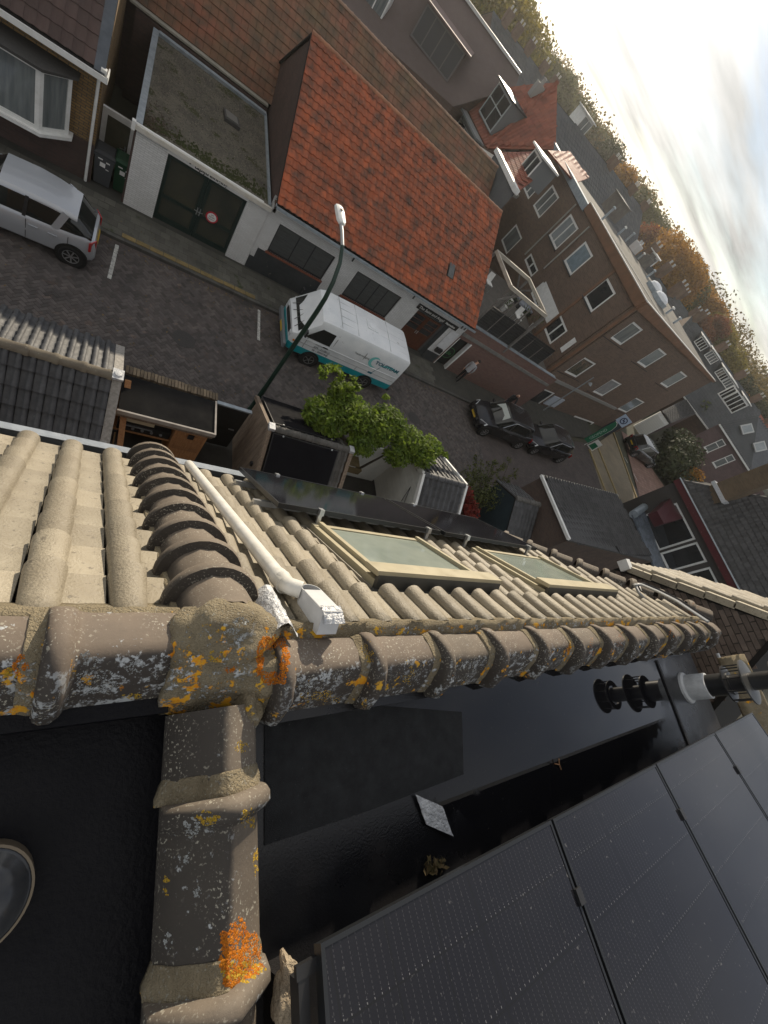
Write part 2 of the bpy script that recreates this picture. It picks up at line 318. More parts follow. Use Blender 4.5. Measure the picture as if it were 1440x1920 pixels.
def window(parent, O, ux, uz, rect, fmat, pmat, n=None, depth=.1, fw=.06, mull=(), trans=(), sill=None, name='window', cover=True):
    """frame set back in the opening, pane and sill as its sub-parts"""
    O = Vector(O); ux = Vector(ux).normalized(); uz = Vector(uz).normalized(); n = Vector(n).normalized() if n else ux.cross(uz); x0, x1, z0, z1 = rect
    P = lambda x, z, d: O + ux * x + uz * z - n * d; ax = (ux, n, uz); f = MB(); d = depth
    def b(xa, xb, za, zb, th=.05): f.box(P((xa + xb) / 2, (za + zb) / 2, d), (xb - xa, th, zb - za), ax)
    b(x0, x0 + fw, z0, z1); b(x1 - fw, x1, z0, z1); b(x0 + fw, x1 - fw, z0, z0 + fw); b(x0 + fw, x1 - fw, z1 - fw, z1)
    for m_ in mull: xm = x0 + (x1 - x0) * m_; b(xm - fw * .4, xm + fw * .4, z0 + fw, z1 - fw, .045)
    for t_ in trans: zm = z0 + (z1 - z0) * t_; b(x0 + fw, x1 - fw, zm - fw * .4, zm + fw * .4, .042)
    o = f.build(name, fmat, parent)
    g = MB(); g.box(P((x0 + x1) / 2, (z0 + z1) / 2, d + .012), (x1 - x0 - fw, .01, z1 - z0 - fw), ax); g.build('pane', pmat, o)
    if sill: s_ = MB(); s_.box(P((x0 + x1) / 2, z0 - .03, d / 2 - .04), (x1 - x0 + .1, d + .1, .06), ax); s_.build('sill', sill, o)
    return o
def ridge_caps(parent, a, b, up, r, l, mat, name='ridge_tile', limit=60):
    a = Vector(a); b = Vector(b); d = (b - a); n = max(1, round(d.length / l)); X = d.normalized(); Z = (Vector(up) - X * X.dot(Vector(up))).normalized(); Y = Z.cross(X); l2 = d.length / n
    mb = MB(); secs = []
    for x, s in ((0, 1), (.78, 1), (.82, 1.16), (1.0, 1.16)): secs.append([Vector((x * l2, -r * s * math.cos(math.pi * k / 6), r * s * .8 * math.sin(math.pi * k / 6))) for k in range(7)])
    mb.loft(secs, caps=True); me = mb.mesh(name, mat); smooth_(me, 45)
    lay(parent, name, me, [frame(a + X * (i * l2), X, Y, Z) for i in range(n)], mat, limit)
# ------------------------------------------------------------------ shared materials
CREAM = M('concrete_tile_cream', (.37, .33, .25), (.27, .235, .175), 7, .55, .35, 90, .2, rollc=(.235, .20, .145), c3=(.13, .115, .09), s3=38, t3=.6)
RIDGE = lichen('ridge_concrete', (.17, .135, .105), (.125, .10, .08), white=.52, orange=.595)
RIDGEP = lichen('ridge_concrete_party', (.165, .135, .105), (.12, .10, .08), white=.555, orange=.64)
RIDGEC = lichen('ridge_concrete_clean', (.185, .15, .115), (.145, .118, .092), white=.74, orange=.76, shade_film=.8)
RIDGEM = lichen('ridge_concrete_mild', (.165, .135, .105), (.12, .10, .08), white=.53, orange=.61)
MORT = lichen('lichened_mortar', (.34, .285, .19), (.19, .155, .10), white=.53, orange=.545, sand=1.2, rough=.95, bump=1.0, shade_film=.1)
BITU = M('bitumen', (.012, .012, .014), (.022, .020, .019), 3, .42, .25, 120, spec=.35)
BITUG = M('bitumen_granules', (.018, .019, .021), (.035, .037, .04), 12, .75, .9, 260, spec=.4, c3=(.10, .11, .11), s3=150, t3=.66)
BLACKM = M('black_metal', (.015, .015, .016), (.022, .022, .023), 9, .4, .0, spec=.5)
DARK = M('dark_gap', (.012, .011, .01), rough=.95)
ALU = M('aluminium', (.62, .64, .66), (.5, .52, .54), 14, .32, .1, 80, metal=.85)
ALUP = M('grey_gutter', (.50, .54, .58), (.38, .42, .46), 10, .45, .1, 60, spec=.5)
ZINC = M('zinc', (.36, .41, .45), (.25, .29, .32), 5, .5, .2, 30, metal=.3)
WHITE = M('white_paint', (.78, .78, .76), (.66, .66, .63), 5, .5, .1, 40)
PVC = M('white_pvc', (.74, .73, .69), (.60, .58, .52), 9, .38, .1, 60)
LEAD = M('lead_sheet', (.62, .63, .64), (.42, .43, .45), 22, .5, .8, 55, metal=.25)
GLASSD = M('dark_glass', (.012, .014, .016), (.03, .033, .036), .8, .06, spec=.6, coat=.6)
GLASSC = M('curtained_glass', (.20, .22, .22), (.10, .115, .12), 2.2, .12, spec=.6, coat=.6, stretch=(3, 3, .3))
GLASSG = M('pale_blind_glass', (.26, .29, .30), (.18, .21, .22), 1.5, .14, spec=.6, coat=.6)
WOODN = M('fresh_timber', (.42, .22, .10), (.30, .145, .06), 3, .6, .3, 40, stretch=(9, 9, 1.2), rnd=.15)
WOODG = M('weathered_timber', (.24, .185, .135), (.14, .105, .078), 3, .8, .4, 40, stretch=(8, 8, 1), rnd=.2)
WOODGR = M('silvered_timber', (.36, .34, .31), (.24, .225, .205), 3, .8, .4, 40, stretch=(6, 6, 6))
GREYT = M('grey_concrete_tile', (.075, .076, .080), (.048, .049, .052), 8, .6, .3, 80, .22, c3=(.12, .118, .11), s3=24, t3=.66)
MOSST = M('weathered_grey_tile', (.12, .115, .105), (.07, .066, .06), 6, .8, .3, 70, .2)
def wet_roof():
    """bitumen sheet with shallow standing water: the level, low-lying middle is smooth and wet, the margins dry off gradually"""
    mt = bpy.data.materials.new('wet_bitumen_roof'); mt.use_nodes = True; nt = mt.node_tree; N = nt.nodes; L = nt.links; b = N['Principled BSDF']; g = N.new('ShaderNodeNewGeometry'); sp = N.new('ShaderNodeSeparateXYZ'); L.new(g.outputs['Position'], sp.inputs[0])
    def ma(op, a, c):
        n = N.new('ShaderNodeMath'); n.operation = op
        for i, v in enumerate((a, c)):
            if hasattr(v, 'links'): L.new(v, n.inputs[i])
            else: n.inputs[i].default_value = v
        return n.outputs[0]
    def noise(s, d=5, r=.6): n = N.new('ShaderNodeTexNoise'); n.inputs['Scale'].default_value = s; n.inputs['Detail'].default_value = d; n.inputs['Roughness'].default_value = r; L.new(g.outputs['Position'], n.inputs['Vector']); return n.outputs[0]
    def mr(v, a, c, lo=0, hi=1): n = N.new('ShaderNodeMapRange'); n.interpolation_type = 'SMOOTHSTEP'; L.new(v, n.inputs[0]); n.inputs[1].default_value = a; n.inputs[2].default_value = c; n.inputs[3].default_value = lo; n.inputs[4].default_value = hi; return n.outputs[0]
    dx = ma('DIVIDE', ma('SUBTRACT', sp.outputs[0], 3.05), 1.75); dy = ma('DIVIDE', ma('SUBTRACT', sp.outputs[1], -.26), .46)
    r2 = ma('SQRT', ma('ADD', ma('MULTIPLY', dx, dx), ma('MULTIPLY', dy, dy)), 0); depth = ma('ADD', ma('SUBTRACT', 1.0, r2), ma('MULTIPLY', ma('SUBTRACT', noise(3.2, 7, .68), .5), 1.1))
    wet = mr(depth, -.05, .16); damp = mr(depth, -.9, .0)
    def mix(f, a, c):
        x = N.new('ShaderNodeMix'); x.data_type = 'RGBA'
        for i, v in ((0, f), (6, a), (7, c)):
            if hasattr(v, 'links'): L.new(v, x.inputs[i])
            else: x.inputs[i].default_value = tuple(v) + (1,)
        return x.outputs[2]
    col = mix(mr(noise(2.5), .35, .65), (.014, .014, .016), (.024, .021, .019)); col = mix(ma('MULTIPLY', mr(noise(190, 2), .68, .74), .6), col, (.09, .09, .085)); col = mix(damp, col, (.0075, .0075, .009)); col = mix(ma('MULTIPLY', mr(noise(60, 4), .66, .72), mr(depth, -.3, .1)), col, (.045, .04, .03))
    L.new(col, b.inputs['Base Color']); rg = ma('ADD', ma('MULTIPLY', wet, -.20), mr(damp, 0, 1, .5, .225)); L.new(rg, b.inputs['Roughness']); b.inputs['Specular IOR Level'].default_value = .5
    bp = N.new('ShaderNodeBump'); bp.inputs['Distance'].default_value = .004; L.new(mr(wet, 0, 1, .35, 0), bp.inputs['Strength']); L.new(noise(120, 4), bp.inputs['Height']); L.new(bp.outputs[0], b.inputs['Normal'])
    return mt
WETR = wet_roof()
def panel_mat():
    mt = bpy.data.materials.new('solar_cells'); mt.use_nodes = True; nt = mt.node_tree; N = nt.nodes; L = nt.links; b = N['Principled BSDF']
    uv = N.new('ShaderNodeUVMap'); uv.uv_map = 'uv'; sp = N.new('ShaderNodeSeparateXYZ'); L.new(uv.outputs[0], sp.inputs[0])
    def ma(op, a, c, e=None):
        n = N.new('ShaderNodeMath'); n.operation = op
        for i, v in enumerate((a, c, e)):
            if v is None: continue
            if hasattr(v, 'links'): L.new(v, n.inputs[i])
            else: n.inputs[i].default_value = v
        return n.outputs[0]
    lu = ma('LESS_THAN', ma('FRACT', ma('MULTIPLY', sp.outputs[0], 40), 0), .10)
    dot = ma('LESS_THAN', ma('FRACT', ma('MULTIPLY', sp.outputs[1], 95), 0), .55)
    fu = ma('FRACT', ma('MULTIPLY', sp.outputs[0], 5.4), 0); fv = ma('FRACT', ma('MULTIPLY', sp.outputs[1], 5.4), 0)
    gap = ma('MAXIMUM', ma('LESS_THAN', fu, .035), ma('LESS_THAN', fv, .03))
    pair = ma('MULTIPLY', ma('LESS_THAN', fv, .085), .35)
    lines = ma('MULTIPLY', ma('MULTIPLY', lu, dot), ma('SUBTRACT', 1, gap))
    x = N.new('ShaderNodeMix'); x.data_type = 'RGBA'; L.new(ma('MULTIPLY', lines, ma('ADD', .085, pair)), x.inputs[0]); x.inputs[6].default_value = (.010, .010, .013, 1); x.inputs[7].default_value = (.30, .30, .31, 1)
    y = N.new('ShaderNodeMix'); y.data_type = 'RGBA'; L.new(gap, y.inputs[0]); L.new(x.outputs[2], y.inputs[6]); y.inputs[7].default_value = (.009, .009, .010, 1)
    g = N.new('ShaderNodeNewGeometry'); no = N.new('ShaderNodeTexNoise'); no.inputs['Scale'].default_value = 55; no.inputs['Detail'].default_value = 3; L.new(g.outputs['Position'], no.inputs['Vector'])
    sp2 = N.new('ShaderNodeMapRange'); L.new(no.outputs[0], sp2.inputs[0]); sp2.inputs[1].default_value = .68; sp2.inputs[2].default_value = .76
    z = N.new('ShaderNodeMix'); z.data_type = 'RGBA'; L.new(ma('MULTIPLY', sp2.outputs[0], .35), z.inputs[0]); L.new(y.outputs[2], z.inputs[6]); z.inputs[7].default_value = (.2, .2, .2, 1)
    L.new(z.outputs[2], b.inputs['Base Color']); b.inputs['Roughness'].default_value = .07; b.inputs['Specular IOR Level'].default_value = .52
    return mt
CELLS = panel_mat()
# ------------------------------------------------------------------ our own roof
AP = H - 1.45                                  # top of the ridge
def SL(X, s, h=0.0): return Vector((X, .30 + .686 * s + .728 * h, H - 1.55 - .728 * s + .686 * h))
SX = Vector((1, 0, 0)); SDN = Vector((0, .686, -.728)); SN = Vector((0, .728, .686)); SAX = (SX, SDN, SN)
own = empty('terraced_house', (3.2, 0, 0), 'house below the camera with cream roof tiles, two skylights and a lichened ridge', 'house')
nbr = empty('terraced_house', (-1.6, 0, 0), 'neighbouring house with wide cream tiles left of the party ridge', 'house')
def endX(s): return 5.85 - .72 * s
# decks, walls, flat roofs
BRICKB = brick('brown_brick', (.085, .055, .045), (.115, .075, .058), (.10, .09, .08), grime=.45)
mb = MB(); mb.prism([SL(.5, -.06, -.05), SL(5.8, -.06, -.05), SL(endX(2.5), 2.5, -.05), SL(.5, 2.5, -.05)], SN * .02); mb.build('roof_deck', DARK, own)
mb = MB(); mb.prism([SL(-3, .06, -.05), SL(.5, .06, -.05), SL(.5, 2.5, -.05), SL(-3, 2.5, -.05)], SN * .02); mb.build('roof_deck', DARK, nbr)
mb = MB(); mb.bx(.5, 4.4, -7, 1.78, 0, 7.3); mb.bx(4.4, 5.6, -7, .2, 0, 9.0); mb.build('wall', BRICKB, own)
mb = MB(); mb.bx(-3, .48, -7, 1.78, 0, 7.3); mb.build('wall', BRICKB, nbr)
mb = MB(); mb.bx(.52, 5.62, -7, .12, 9.0, 9.08); mb.bx(.52, 5.85, -.035, .12, 9.08, 9.2); mb.build('flat_roof', WETR, own)
mb = MB(); mb.bx(-3, .5, -7, .15, 8.95, 9.03); mb.bx(-3, .36, .05, .17, 9.03, 9.2); mb.bx(.42, .6, -7, .1, 8.95, 9.2); mb.build('flat_roof', M('bitumen_dark', (.004, .004, .006), (.007, .007, .009), 2, .5, .2, 60, spec=.15), nbr)
# tiles on the slope
tm = tile_mesh('tile', CREAM, .24, .25, roll=.52, h=.066, seg=10, lift=.034); tiles(nbr, 'roof_tile', tm, CREAM, SL(-1.52, .06), SX, SDN, 1.92, 2.25, .24, .25)
tm = tile_mesh('tile', CREAM, .19, .25, roll=.6, h=.052, seg=8, lift=.03)
sky_holes = [(1.38, 2.50, .33, 1.22), (3.10, 4.36, .33, 1.20)]
tiles(own, 'roof_tile', tm, CREAM, SL(.63, .03), SX, SDN, 5.32, 2.25, .19, .25, skip=lambda a, b: a + .63 > endX(b + .03) - .12 or any(x0 - .03 < a + .63 < x1 + .03 and s0 < b + .03 < s1 for x0, x1, s0, s1 in sky_holes))
# gutter
for ow, xa, xb in ((nbr, -3, .5), (own, .5, 4.25)):
    mb = MB(); y, z = SL(0, 2.36).y, SL(0, 2.36).z
    mb.bx(xa, xb, y - .02, y + .10, z - .13, z - .12); mb.bx(xa, xb, y - .03, y - .02, z - .13, z - .03); mb.build('gutter', M('gutter_dark', (.03, .03, .03), rough=.6), ow)
    mb = MB(); mb.bx(xa, xb, y + .10, y + .112, z - .14, z - .02); mb.bx(xa, xb, y + .085, y + .135, z - .02, z - .008); mb.build('gutter_edge', ALUP, ow)
# ridge along the street
PR = [(.118, -.105), (.130, -.08), (.108, -.044), (.066, -.019), (.026, -.003), (.002, .002), (-.026, -.009), (-.062, -.042), (-.102, -.095), (-.138, -.158), (-.148, -.20), (-.12, -.195), (0, -.06), (.1, -.10)]
def capmesh(prof, L, mat, nm, start=True, fl=1.25, rcol=.158):
    mb = MB(); secs = []
    for x, k in ((0, fl - .1), (.006, fl - .03), (.02, fl), (.042, fl), (.06, fl - .05), (.072, 1.04), (.085, 1.0), (L + .02, .97)) if start else ((0, 1.0), (L + .02, .97)):
        q = (k - 1) / (fl - 1) if k > 1 else 0; sec = []
        for i, (a, b) in enumerate(prof):
            v = Vector((0, a + .012, b + .10)); rr_ = v.length + (max(0, rcol - v.length) if i < 11 else 0) * q; v = v.normalized() * rr_ if k > 1 else v * k; sec.append(Vector((x, v.y - .012, v.z - .10)))
        secs.append(sec)
    mb.loft(secs, closed=True); me = mb.mesh(nm, mat); smooth_(me, 50); return me
def lumpy(parent, secs, mat, name, amp, seed, lvl=2):
    mb = MB(); mb.loft(secs, closed=True); me = mb.mesh(name, mat); bm = bmesh.new(); bm.from_mesh(me); bmesh.ops.triangulate(bm, faces=[f for f in bm.faces if len(f.verts) > 4]); bmesh.ops.subdivide_edges(bm, edges=bm.edges, cuts=lvl, use_grid_fill=True)
    from mathutils import noise as mn
    bm.normal_update()
    for v in bm.verts: v.co += v.normal * (mn.noise(v.co * 22 + Vector((seed, 0, 0))) * amp + mn.noise(v.co * 60) * amp * .5)
    for f in bm.faces: f.smooth = True
    bm.to_mesh(me); bm.free(); o = bpy.data.objects.new(name, me); COL.objects.link(o); o.parent = parent; b = Vector(WL[parent.name]); me.transform(Matrix.Translation(-b)); WL[o.name] = tuple(b); return o
def ridge_run(ow, starts, L, y, mats_, mortar=True):
    base = Vector(WL[ow.name])
    for k, x in enumerate(starts):
        me = RM_[mats_[k % len(mats_)]]; o = bpy.data.objects.new('ridge_tile', me); COL.objects.link(o); o.parent = ow
        j = random.uniform(-.004, .004); o.location = Vector((x, y + j, AP + random.uniform(-.004, .003))) - base; o.rotation_euler = (random.uniform(-.02, .02), random.uniform(-.008, .008), random.uniform(-.008, .008)); WL[o.name] = tuple(base)
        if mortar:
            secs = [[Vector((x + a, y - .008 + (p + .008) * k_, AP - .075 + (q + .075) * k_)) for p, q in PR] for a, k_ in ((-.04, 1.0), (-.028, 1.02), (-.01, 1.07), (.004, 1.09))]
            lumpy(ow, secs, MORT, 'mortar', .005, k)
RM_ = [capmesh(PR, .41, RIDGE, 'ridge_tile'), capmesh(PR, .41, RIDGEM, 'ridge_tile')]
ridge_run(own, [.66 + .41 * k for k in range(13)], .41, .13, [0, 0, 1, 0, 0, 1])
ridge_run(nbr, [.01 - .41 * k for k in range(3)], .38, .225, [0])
mb_sec = []
for x, k, yo in ((.33, 1.05, .21), (.40, 1.12, .195), (.48, 1.15, .18), (.56, 1.16, .16), (.63, 1.12, .14), (.67, 1.1, .13)):
    mb_sec.append([Vector((x, yo - .008 + (a + .008) * k, AP - .075 + (b + .075) * k + .008)) for a, b in PR])
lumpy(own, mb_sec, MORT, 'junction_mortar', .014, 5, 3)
def boulder(parent, c, r, mat, name, seed, amp=.25):
    from mathutils import noise as mn
    bm = bmesh.new(); bmesh.ops.create_icosphere(bm, subdivisions=4, radius=1)
    for v in bm.verts: p = v.co.copy(); k = 1 + amp * mn.noise(p * 1.6 + Vector((seed, 0, 0))) + .08 * mn.noise(p * 6); v.co = Vector((p.x * r[0] * k, p.y * r[1] * k, p.z * r[2] * k)) + Vector(c) - Vector(WL[parent.name])
    me = bpy.data.meshes.new(name); bm.to_mesh(me); bm.free(); smooth_(me, 70); me.materials.append(mat); o = bpy.data.objects.new(name, me); COL.objects.link(o); o.parent = parent; WL[o.name] = WL[parent.name]; return o
boulder(own, (.495, .27, 9.315), (.175, .12, .125), MORT, 'junction_mortar', 4)
boulder(own, (.60, .03, 9.18), (.06, .09, .15), MORT, 'junction_mortar', 9)
# party ridge back over the flat roofs
PP = [(-b0, c0) for b0, c0 in [(.140, -.20), (.142, -.15), (.10, -.085), (.02, -.006), (.0, .004), (-.02, -.004), (-.10, -.055), (-.122, -.09), (-.125, -.2), (-.09, -.19), (0, -.06), (.1, -.17)]]
def partyM(mat, L, st):
    mb = MB(); secs = []
    for x, k in (((0, 1.12), (.006, 1.2), (.02, 1.24), (.045, 1.24), (.062, 1.16), (.072, 1.04), (.082, 1), (L + .03, .97)) if st else ((0, 1), (L + .03, .97))):
        q = max(0, (k - 1) / .24); sec = []
        for i, (a, b) in enumerate(PP): v = Vector((a, 0, b + .10)); rr_ = v.length + (max(0, .158 - v.length) if i < 9 else .01) * q; v = v.normalized() * rr_; sec.append(Vector((v.x, -x, v.z - .10)))
        secs.append(sec)
    mb.loft(secs, closed=True); me = mb.mesh('party_ridge_tile', mat); smooth_(me, 50); return me
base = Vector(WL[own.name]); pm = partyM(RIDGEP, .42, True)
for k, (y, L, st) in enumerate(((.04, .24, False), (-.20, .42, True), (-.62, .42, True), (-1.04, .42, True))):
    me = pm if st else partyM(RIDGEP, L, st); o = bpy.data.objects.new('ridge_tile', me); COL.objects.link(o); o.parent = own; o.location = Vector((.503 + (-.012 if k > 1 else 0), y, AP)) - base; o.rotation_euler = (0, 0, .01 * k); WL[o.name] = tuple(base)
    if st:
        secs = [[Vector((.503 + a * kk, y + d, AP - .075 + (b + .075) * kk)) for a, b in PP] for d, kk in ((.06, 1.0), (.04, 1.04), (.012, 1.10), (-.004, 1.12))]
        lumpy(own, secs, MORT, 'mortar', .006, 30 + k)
# hip down the tiles over the party wall, and the one at the far end
def hip(ow, fn, ss, r, mat):
    mb = MB(); L = .25; secs = []
    for x, k in ((0, 1.0), (.188, 1.0), (.190, 1.12), (.192, 1.29), (.204, 1.33), (.232, 1.33), (.246, 1.27), (.252, 1.15), (.258, 1.02)):
        q = [Vector((-r * k * math.cos(math.pi * j / 14), x, r * k * math.sin(math.pi * j / 14) * .95 + (.006 if j in (6, 8) and k < 1.05 else 0))) for j in range(15)]; secs.append(q)
    mb.loft(secs, caps=False); cap = secs[-1] + [Vector((-p.x * -.93, p.y, p.z * .93)) for p in secs[-1][::-1]]; n = 15
    mb.add(cap, [(j, j + 1, 2 * n - 2 - j, 2 * n - 1 - j) for j in range(n - 1)]); me = mb.mesh('hip_tile', mat); smooth_(me, 38); ms = []
    for s in ss:
        a, b = fn(s), fn(s + .2); d = (b - a).normalized(); X = d.cross(SN).normalized(); ms.append(frame(a, X, d, SN))
    lay(ow, 'hip_tile', me, ms, mat)
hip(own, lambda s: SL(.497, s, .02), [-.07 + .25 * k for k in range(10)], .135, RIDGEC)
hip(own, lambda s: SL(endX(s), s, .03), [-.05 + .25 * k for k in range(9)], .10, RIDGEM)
secs = [[Vector((x, y, z)) for y, z in ((.20, 9.20), (.25, 9.285), (.305, 9.31), (.345, 9.20))] for x in np.linspace(.68, 5.8, 60)]; lumpy(own, secs, MORT, 'mortar_bed', .012, 12, 1)
secs = [[Vector((x, y + .09, z)) for y, z in ((.20, 9.18), (.24, 9.29), (.28, 9.27), (.32, 9.16))] for x in np.linspace(-1.5, .36, 24)]; lumpy(nbr, secs, MORT, 'mortar_bed', .008, 13, 1)
# mortar bed beside the hip
for X in (.365, .63):
    secs = [[SL(X + (a - .5) * .06, s, b * .05 - .01) for a, b in ((0, 0), (.2, 1), (.8, 1), (1, 0))] for s in np.linspace(-.02, 2.25, 24)]
    lumpy(own, secs, MORT, 'mortar_bed', .012, 3, 1)
# skylights
def skylight(x0, x1, s0, s1):
    f = MB(); bg = M('beige_metal', (.40, .35, .23), (.34, .30, .2), 5, .45, spec=.4); dk = M('dark_frame', (.06, .058, .05), rough=.5)
    def b(xa, xb, sa, sb, ha, hb, mi=0): f.box(SL((xa + xb) / 2, (sa + sb) / 2, (ha + hb) / 2), (xb - xa, sb - sa, hb - ha), SAX, mi)
    b(x0, x0 + .035, s0, s1, 0, .07); b(x1 - .035, x1, s0, s1, 0, .07); b(x0 + .05, x0 + .085, s0, s1, .0, .095); b(x1 - .085, x1 - .05, s0, s1, 0, .095)
    b(x0 + .035, x0 + .05, s0, s1, 0, .05, 1); b(x1 - .05, x1 - .035, s0, s1, 0, .05, 1); b(x0, x1, s1 - .05, s1, 0, .075)
    o = f.build('skylight', [bg, dk], own, label=None)
    g = MB(); g.box(SL((x0 + x1) / 2, (s0 + s1) / 2 + .03, .062), (x1 - x0 - .17, s1 - s0 - .14, .008), SAX); g.build('pane', M('skylight_glass', (.34, .38, .33), (.24, .28, .25), 2.5, .08, spec=.55, coat=.5), o)
    g = MB(); g.box(SL((x0 + x1) / 2, s0 + .045, .115), (x1 - x0 + .02, .13, .03), SAX); g.build('hood_top', bg, o)
    g = MB(); g.box(SL((x0 + x1) / 2, s0 - .012, .055), (x1 - x0 + .0, .03, .10), SAX); g.box(SL((x0 + x1) / 2, s0 - .05, .02), (x1 - x0 + .1, .08, .012), SAX); g.build('hood_front', dk, o)  # dark hood front: its shaded side is painted into the colour
    g = MB()
    for x in (x0 - .05, x1 + .05):
        for e in (-.022, .022): g.box(SL(x + e, (s0 + s1) / 2, .025), (.008, s1 - s0 + .05, .03), SAX)
        g.box(SL(x, (s0 + s1) / 2, .008), (.08, s1 - s0 + .05, .006), SAX)
    g.build('flashing', M('dull_flashing', (.25, .23, .19), (.18, .165, .14), 8, .5, metal=.3), o)
for q in sky_holes: skylight(q[0] + .02, q[1] - .02, q[2] + .02, q[3])
# solar panels above the gutter
def panel(name, O, ux, ud, w, l, label, group, th=.035, clamps=(), cm=None):
    ux = Vector(ux).normalized(); ud = Vector(ud).normalized(); n = ux.cross(ud); n = -n if n.z < 0 else n; ax = (ux, ud, n); O = Vector(O)
    P = lambda a, b, c=0: O + ux * a + ud * b + n * c
    e = empty(name, P(w / 2, l / 2, -th), label, 'solar panel', group)
    f = MB(); t = .012
    f.box(P(w / 2, t / 2), (w, t, th), ax); f.box(P(w / 2, l - t / 2), (w, t, th), ax); f.box(P(t / 2, l / 2), (t, l - 2 * t, th), ax); f.box(P(w - t / 2, l / 2), (t, l - 2 * t, th), ax); f.box(P(w / 2, l / 2, -th * .4), (w - 2 * t, l - 2 * t, .004), ax)
    f.build('frame', M('anodised_black', (.045, .048, .052), rough=.33, metal=.7), e)
    g = MB(); g.box(P(w / 2, l / 2, th / 2 - .006), (w - 2 * t, l - 2 * t, .006), ax); g.build('cells', CELLS, e)
    for a, b in clamps:
        c = MB(); c.box(P(a, b, .004), (.035, .05, th + .012), ax); c.box(P(a, b, -.05), (.03, .02, .09), ax); c.lathe([(.0, .03), (.008, .03), (.008, .018)], P(a, b), n, 8); c.build('clamp', cm or ALU, e)
    return e
G1 = 'solar panels above the street gutter'
panel('solar_panel', SL(1.14, 1.27, .15), SX, SDN, 1.58, 1.0, 'black solar panel on the cream tiles below the nearer skylight', G1, clamps=((.33, -.005), (1.42, -.005), (.35, 1.0), (1.3, 1.0)))
panel('solar_panel', SL(2.76, 1.25, .15), SX, SDN, 1.50, 1.0, 'black solar panel on the cream tiles below the farther skylight', G1, clamps=((.3, -.005), (1.32, -.005), (.4, 1.0)))
mb = MB()
for s in (1.5, 2.0): mb.box(SL(2.7, s, .085), (3.3, .04, .04), SAX)
mb.build('mounting_rail', ALU, own)
# rain pipe, hopper and flashing
e = empty('drain_pipe', SL(.8, 1.2), 'white plastic rain pipe with grey hopper lying on the cream tiles', 'drain pipe')
mb = MB(); mb.tube([SL(.755, 2.33, .085), SL(.7805, 1.27, .085), SL(.806, .21, .085)], .036, 16); mb.tube([SL(.803, .29, .085), SL(.806, .2, .085)], .042, 16); mb.build('pipe', PVC, e, smooth=True)
mb = MB(); mb.tube([SL(.806, .25, .095), SL(.808, .19, .09), SL(.82, .15, .10), SL(.85, .13, .10)], .038, 14); mb.build('elbow', PVC, e, smooth=True)
mb = MB(); ar = [(-.045, -.13), (.045, -.13), (.045, .06)] + [(.045 * math.cos(math.pi * k / 10), .06 + .045 * math.sin(math.pi * k / 10)) for k in range(1, 10)] + [(-.045, .06)]
A0 = lambda a, b, h: SL(.885 + a + .012 * (b < 0), b + .05, h * .78)
n = len(ar); o_ = [A0(a, b, .15) for a, b in ar]; i_ = [A0(a * .92, .06 + (b - .06) * .92, .15) for a, b in ar]; lo_ = [A0(a, b, .02) for a, b in ar]; li_ = [A0(a * .92, .06 + (b - .06) * .92, .03) for a, b in ar]
mb.loft([li_, i_, o_, lo_], closed=True, caps=False); mb.quad(*[A0(a, b, .152) for a, b in ((-.043, -.13), (.043, -.13), (.043, .05), (-.043, .05))]); mb.build('hopper', M('grey_pvc', (.56, .57, .58), (.46, .47, .48), 8, .5), e)
mb = MB(); mb.quad(*[A0(a, b, .024) for a, b in ar]); mb.build('hopper_mouth', DARK, e)
def sheet(name, mat, P, nu, nv, amp, parent, th=.004):
    from mathutils import noise as mn
    mb = MB(); g = []
    for j in range(nv + 1):
        g.append([P(i / nu, j / nv) + Vector((0, 0, 1)) * amp * (mn.noise(Vector((i * .55, j * .55, 3.1))) + .6 * mn.noise(Vector((i * 1.3, j * 1.1, 9)))) for i in range(nu + 1)])
    mb.loft(g, caps=False); mb.loft([[p - Vector((0, 0, th)) for p in r] for r in g], caps=False); return mb.build(name, mat, parent, smooth=True, ang=25)
sheet('flashing', LEAD, lambda u, v: SL(.655 + .115 * u + .02 * v - .045 * v, .17 - .30 * v, .03 + .058 * math.sin(math.pi * min(1, u * 1.05)) + .012), 10, 16, .012, e)
sheet('lead_flap', LEAD, lambda u, v: SL(.85 + .09 * u, -.045 - .07 * v, .125 - .04 * v * v), 10, 6, .01, e)
# conduit loop at the far end
e = empty('cable_loop', SL(5.2, .15), 'grey cable conduit looped over the tiles by the far hip', 'cable')
pts = [SL(5.0, .30, .05), SL(4.93, .36, .10), SL(4.98, .44, .15), SL(5.1, .42, .17), SL(5.22, .30, .16), SL(5.3, .12, .14), SL(5.36, -.03, .10), SL(5.45, -.16, .06)]
mb = MB(); mb.tube(pts, .016, 8); mb.build('conduit', M('grey_conduit', (.24, .25, .26), rough=.5), e, smooth=True)
mb = MB(); mb.tube([p + SN * .02 + SX * .05 for p in pts[1:]], .01, 6); mb.build('cable', BLACKM, e, smooth=True)
mb = MB(); mb.tube([p + SN * .01 - SX * .05 for p in pts[2:]], .009, 6); mb.build('cable', M('white_cable', (.6, .6, .58), rough=.5), e, smooth=True)
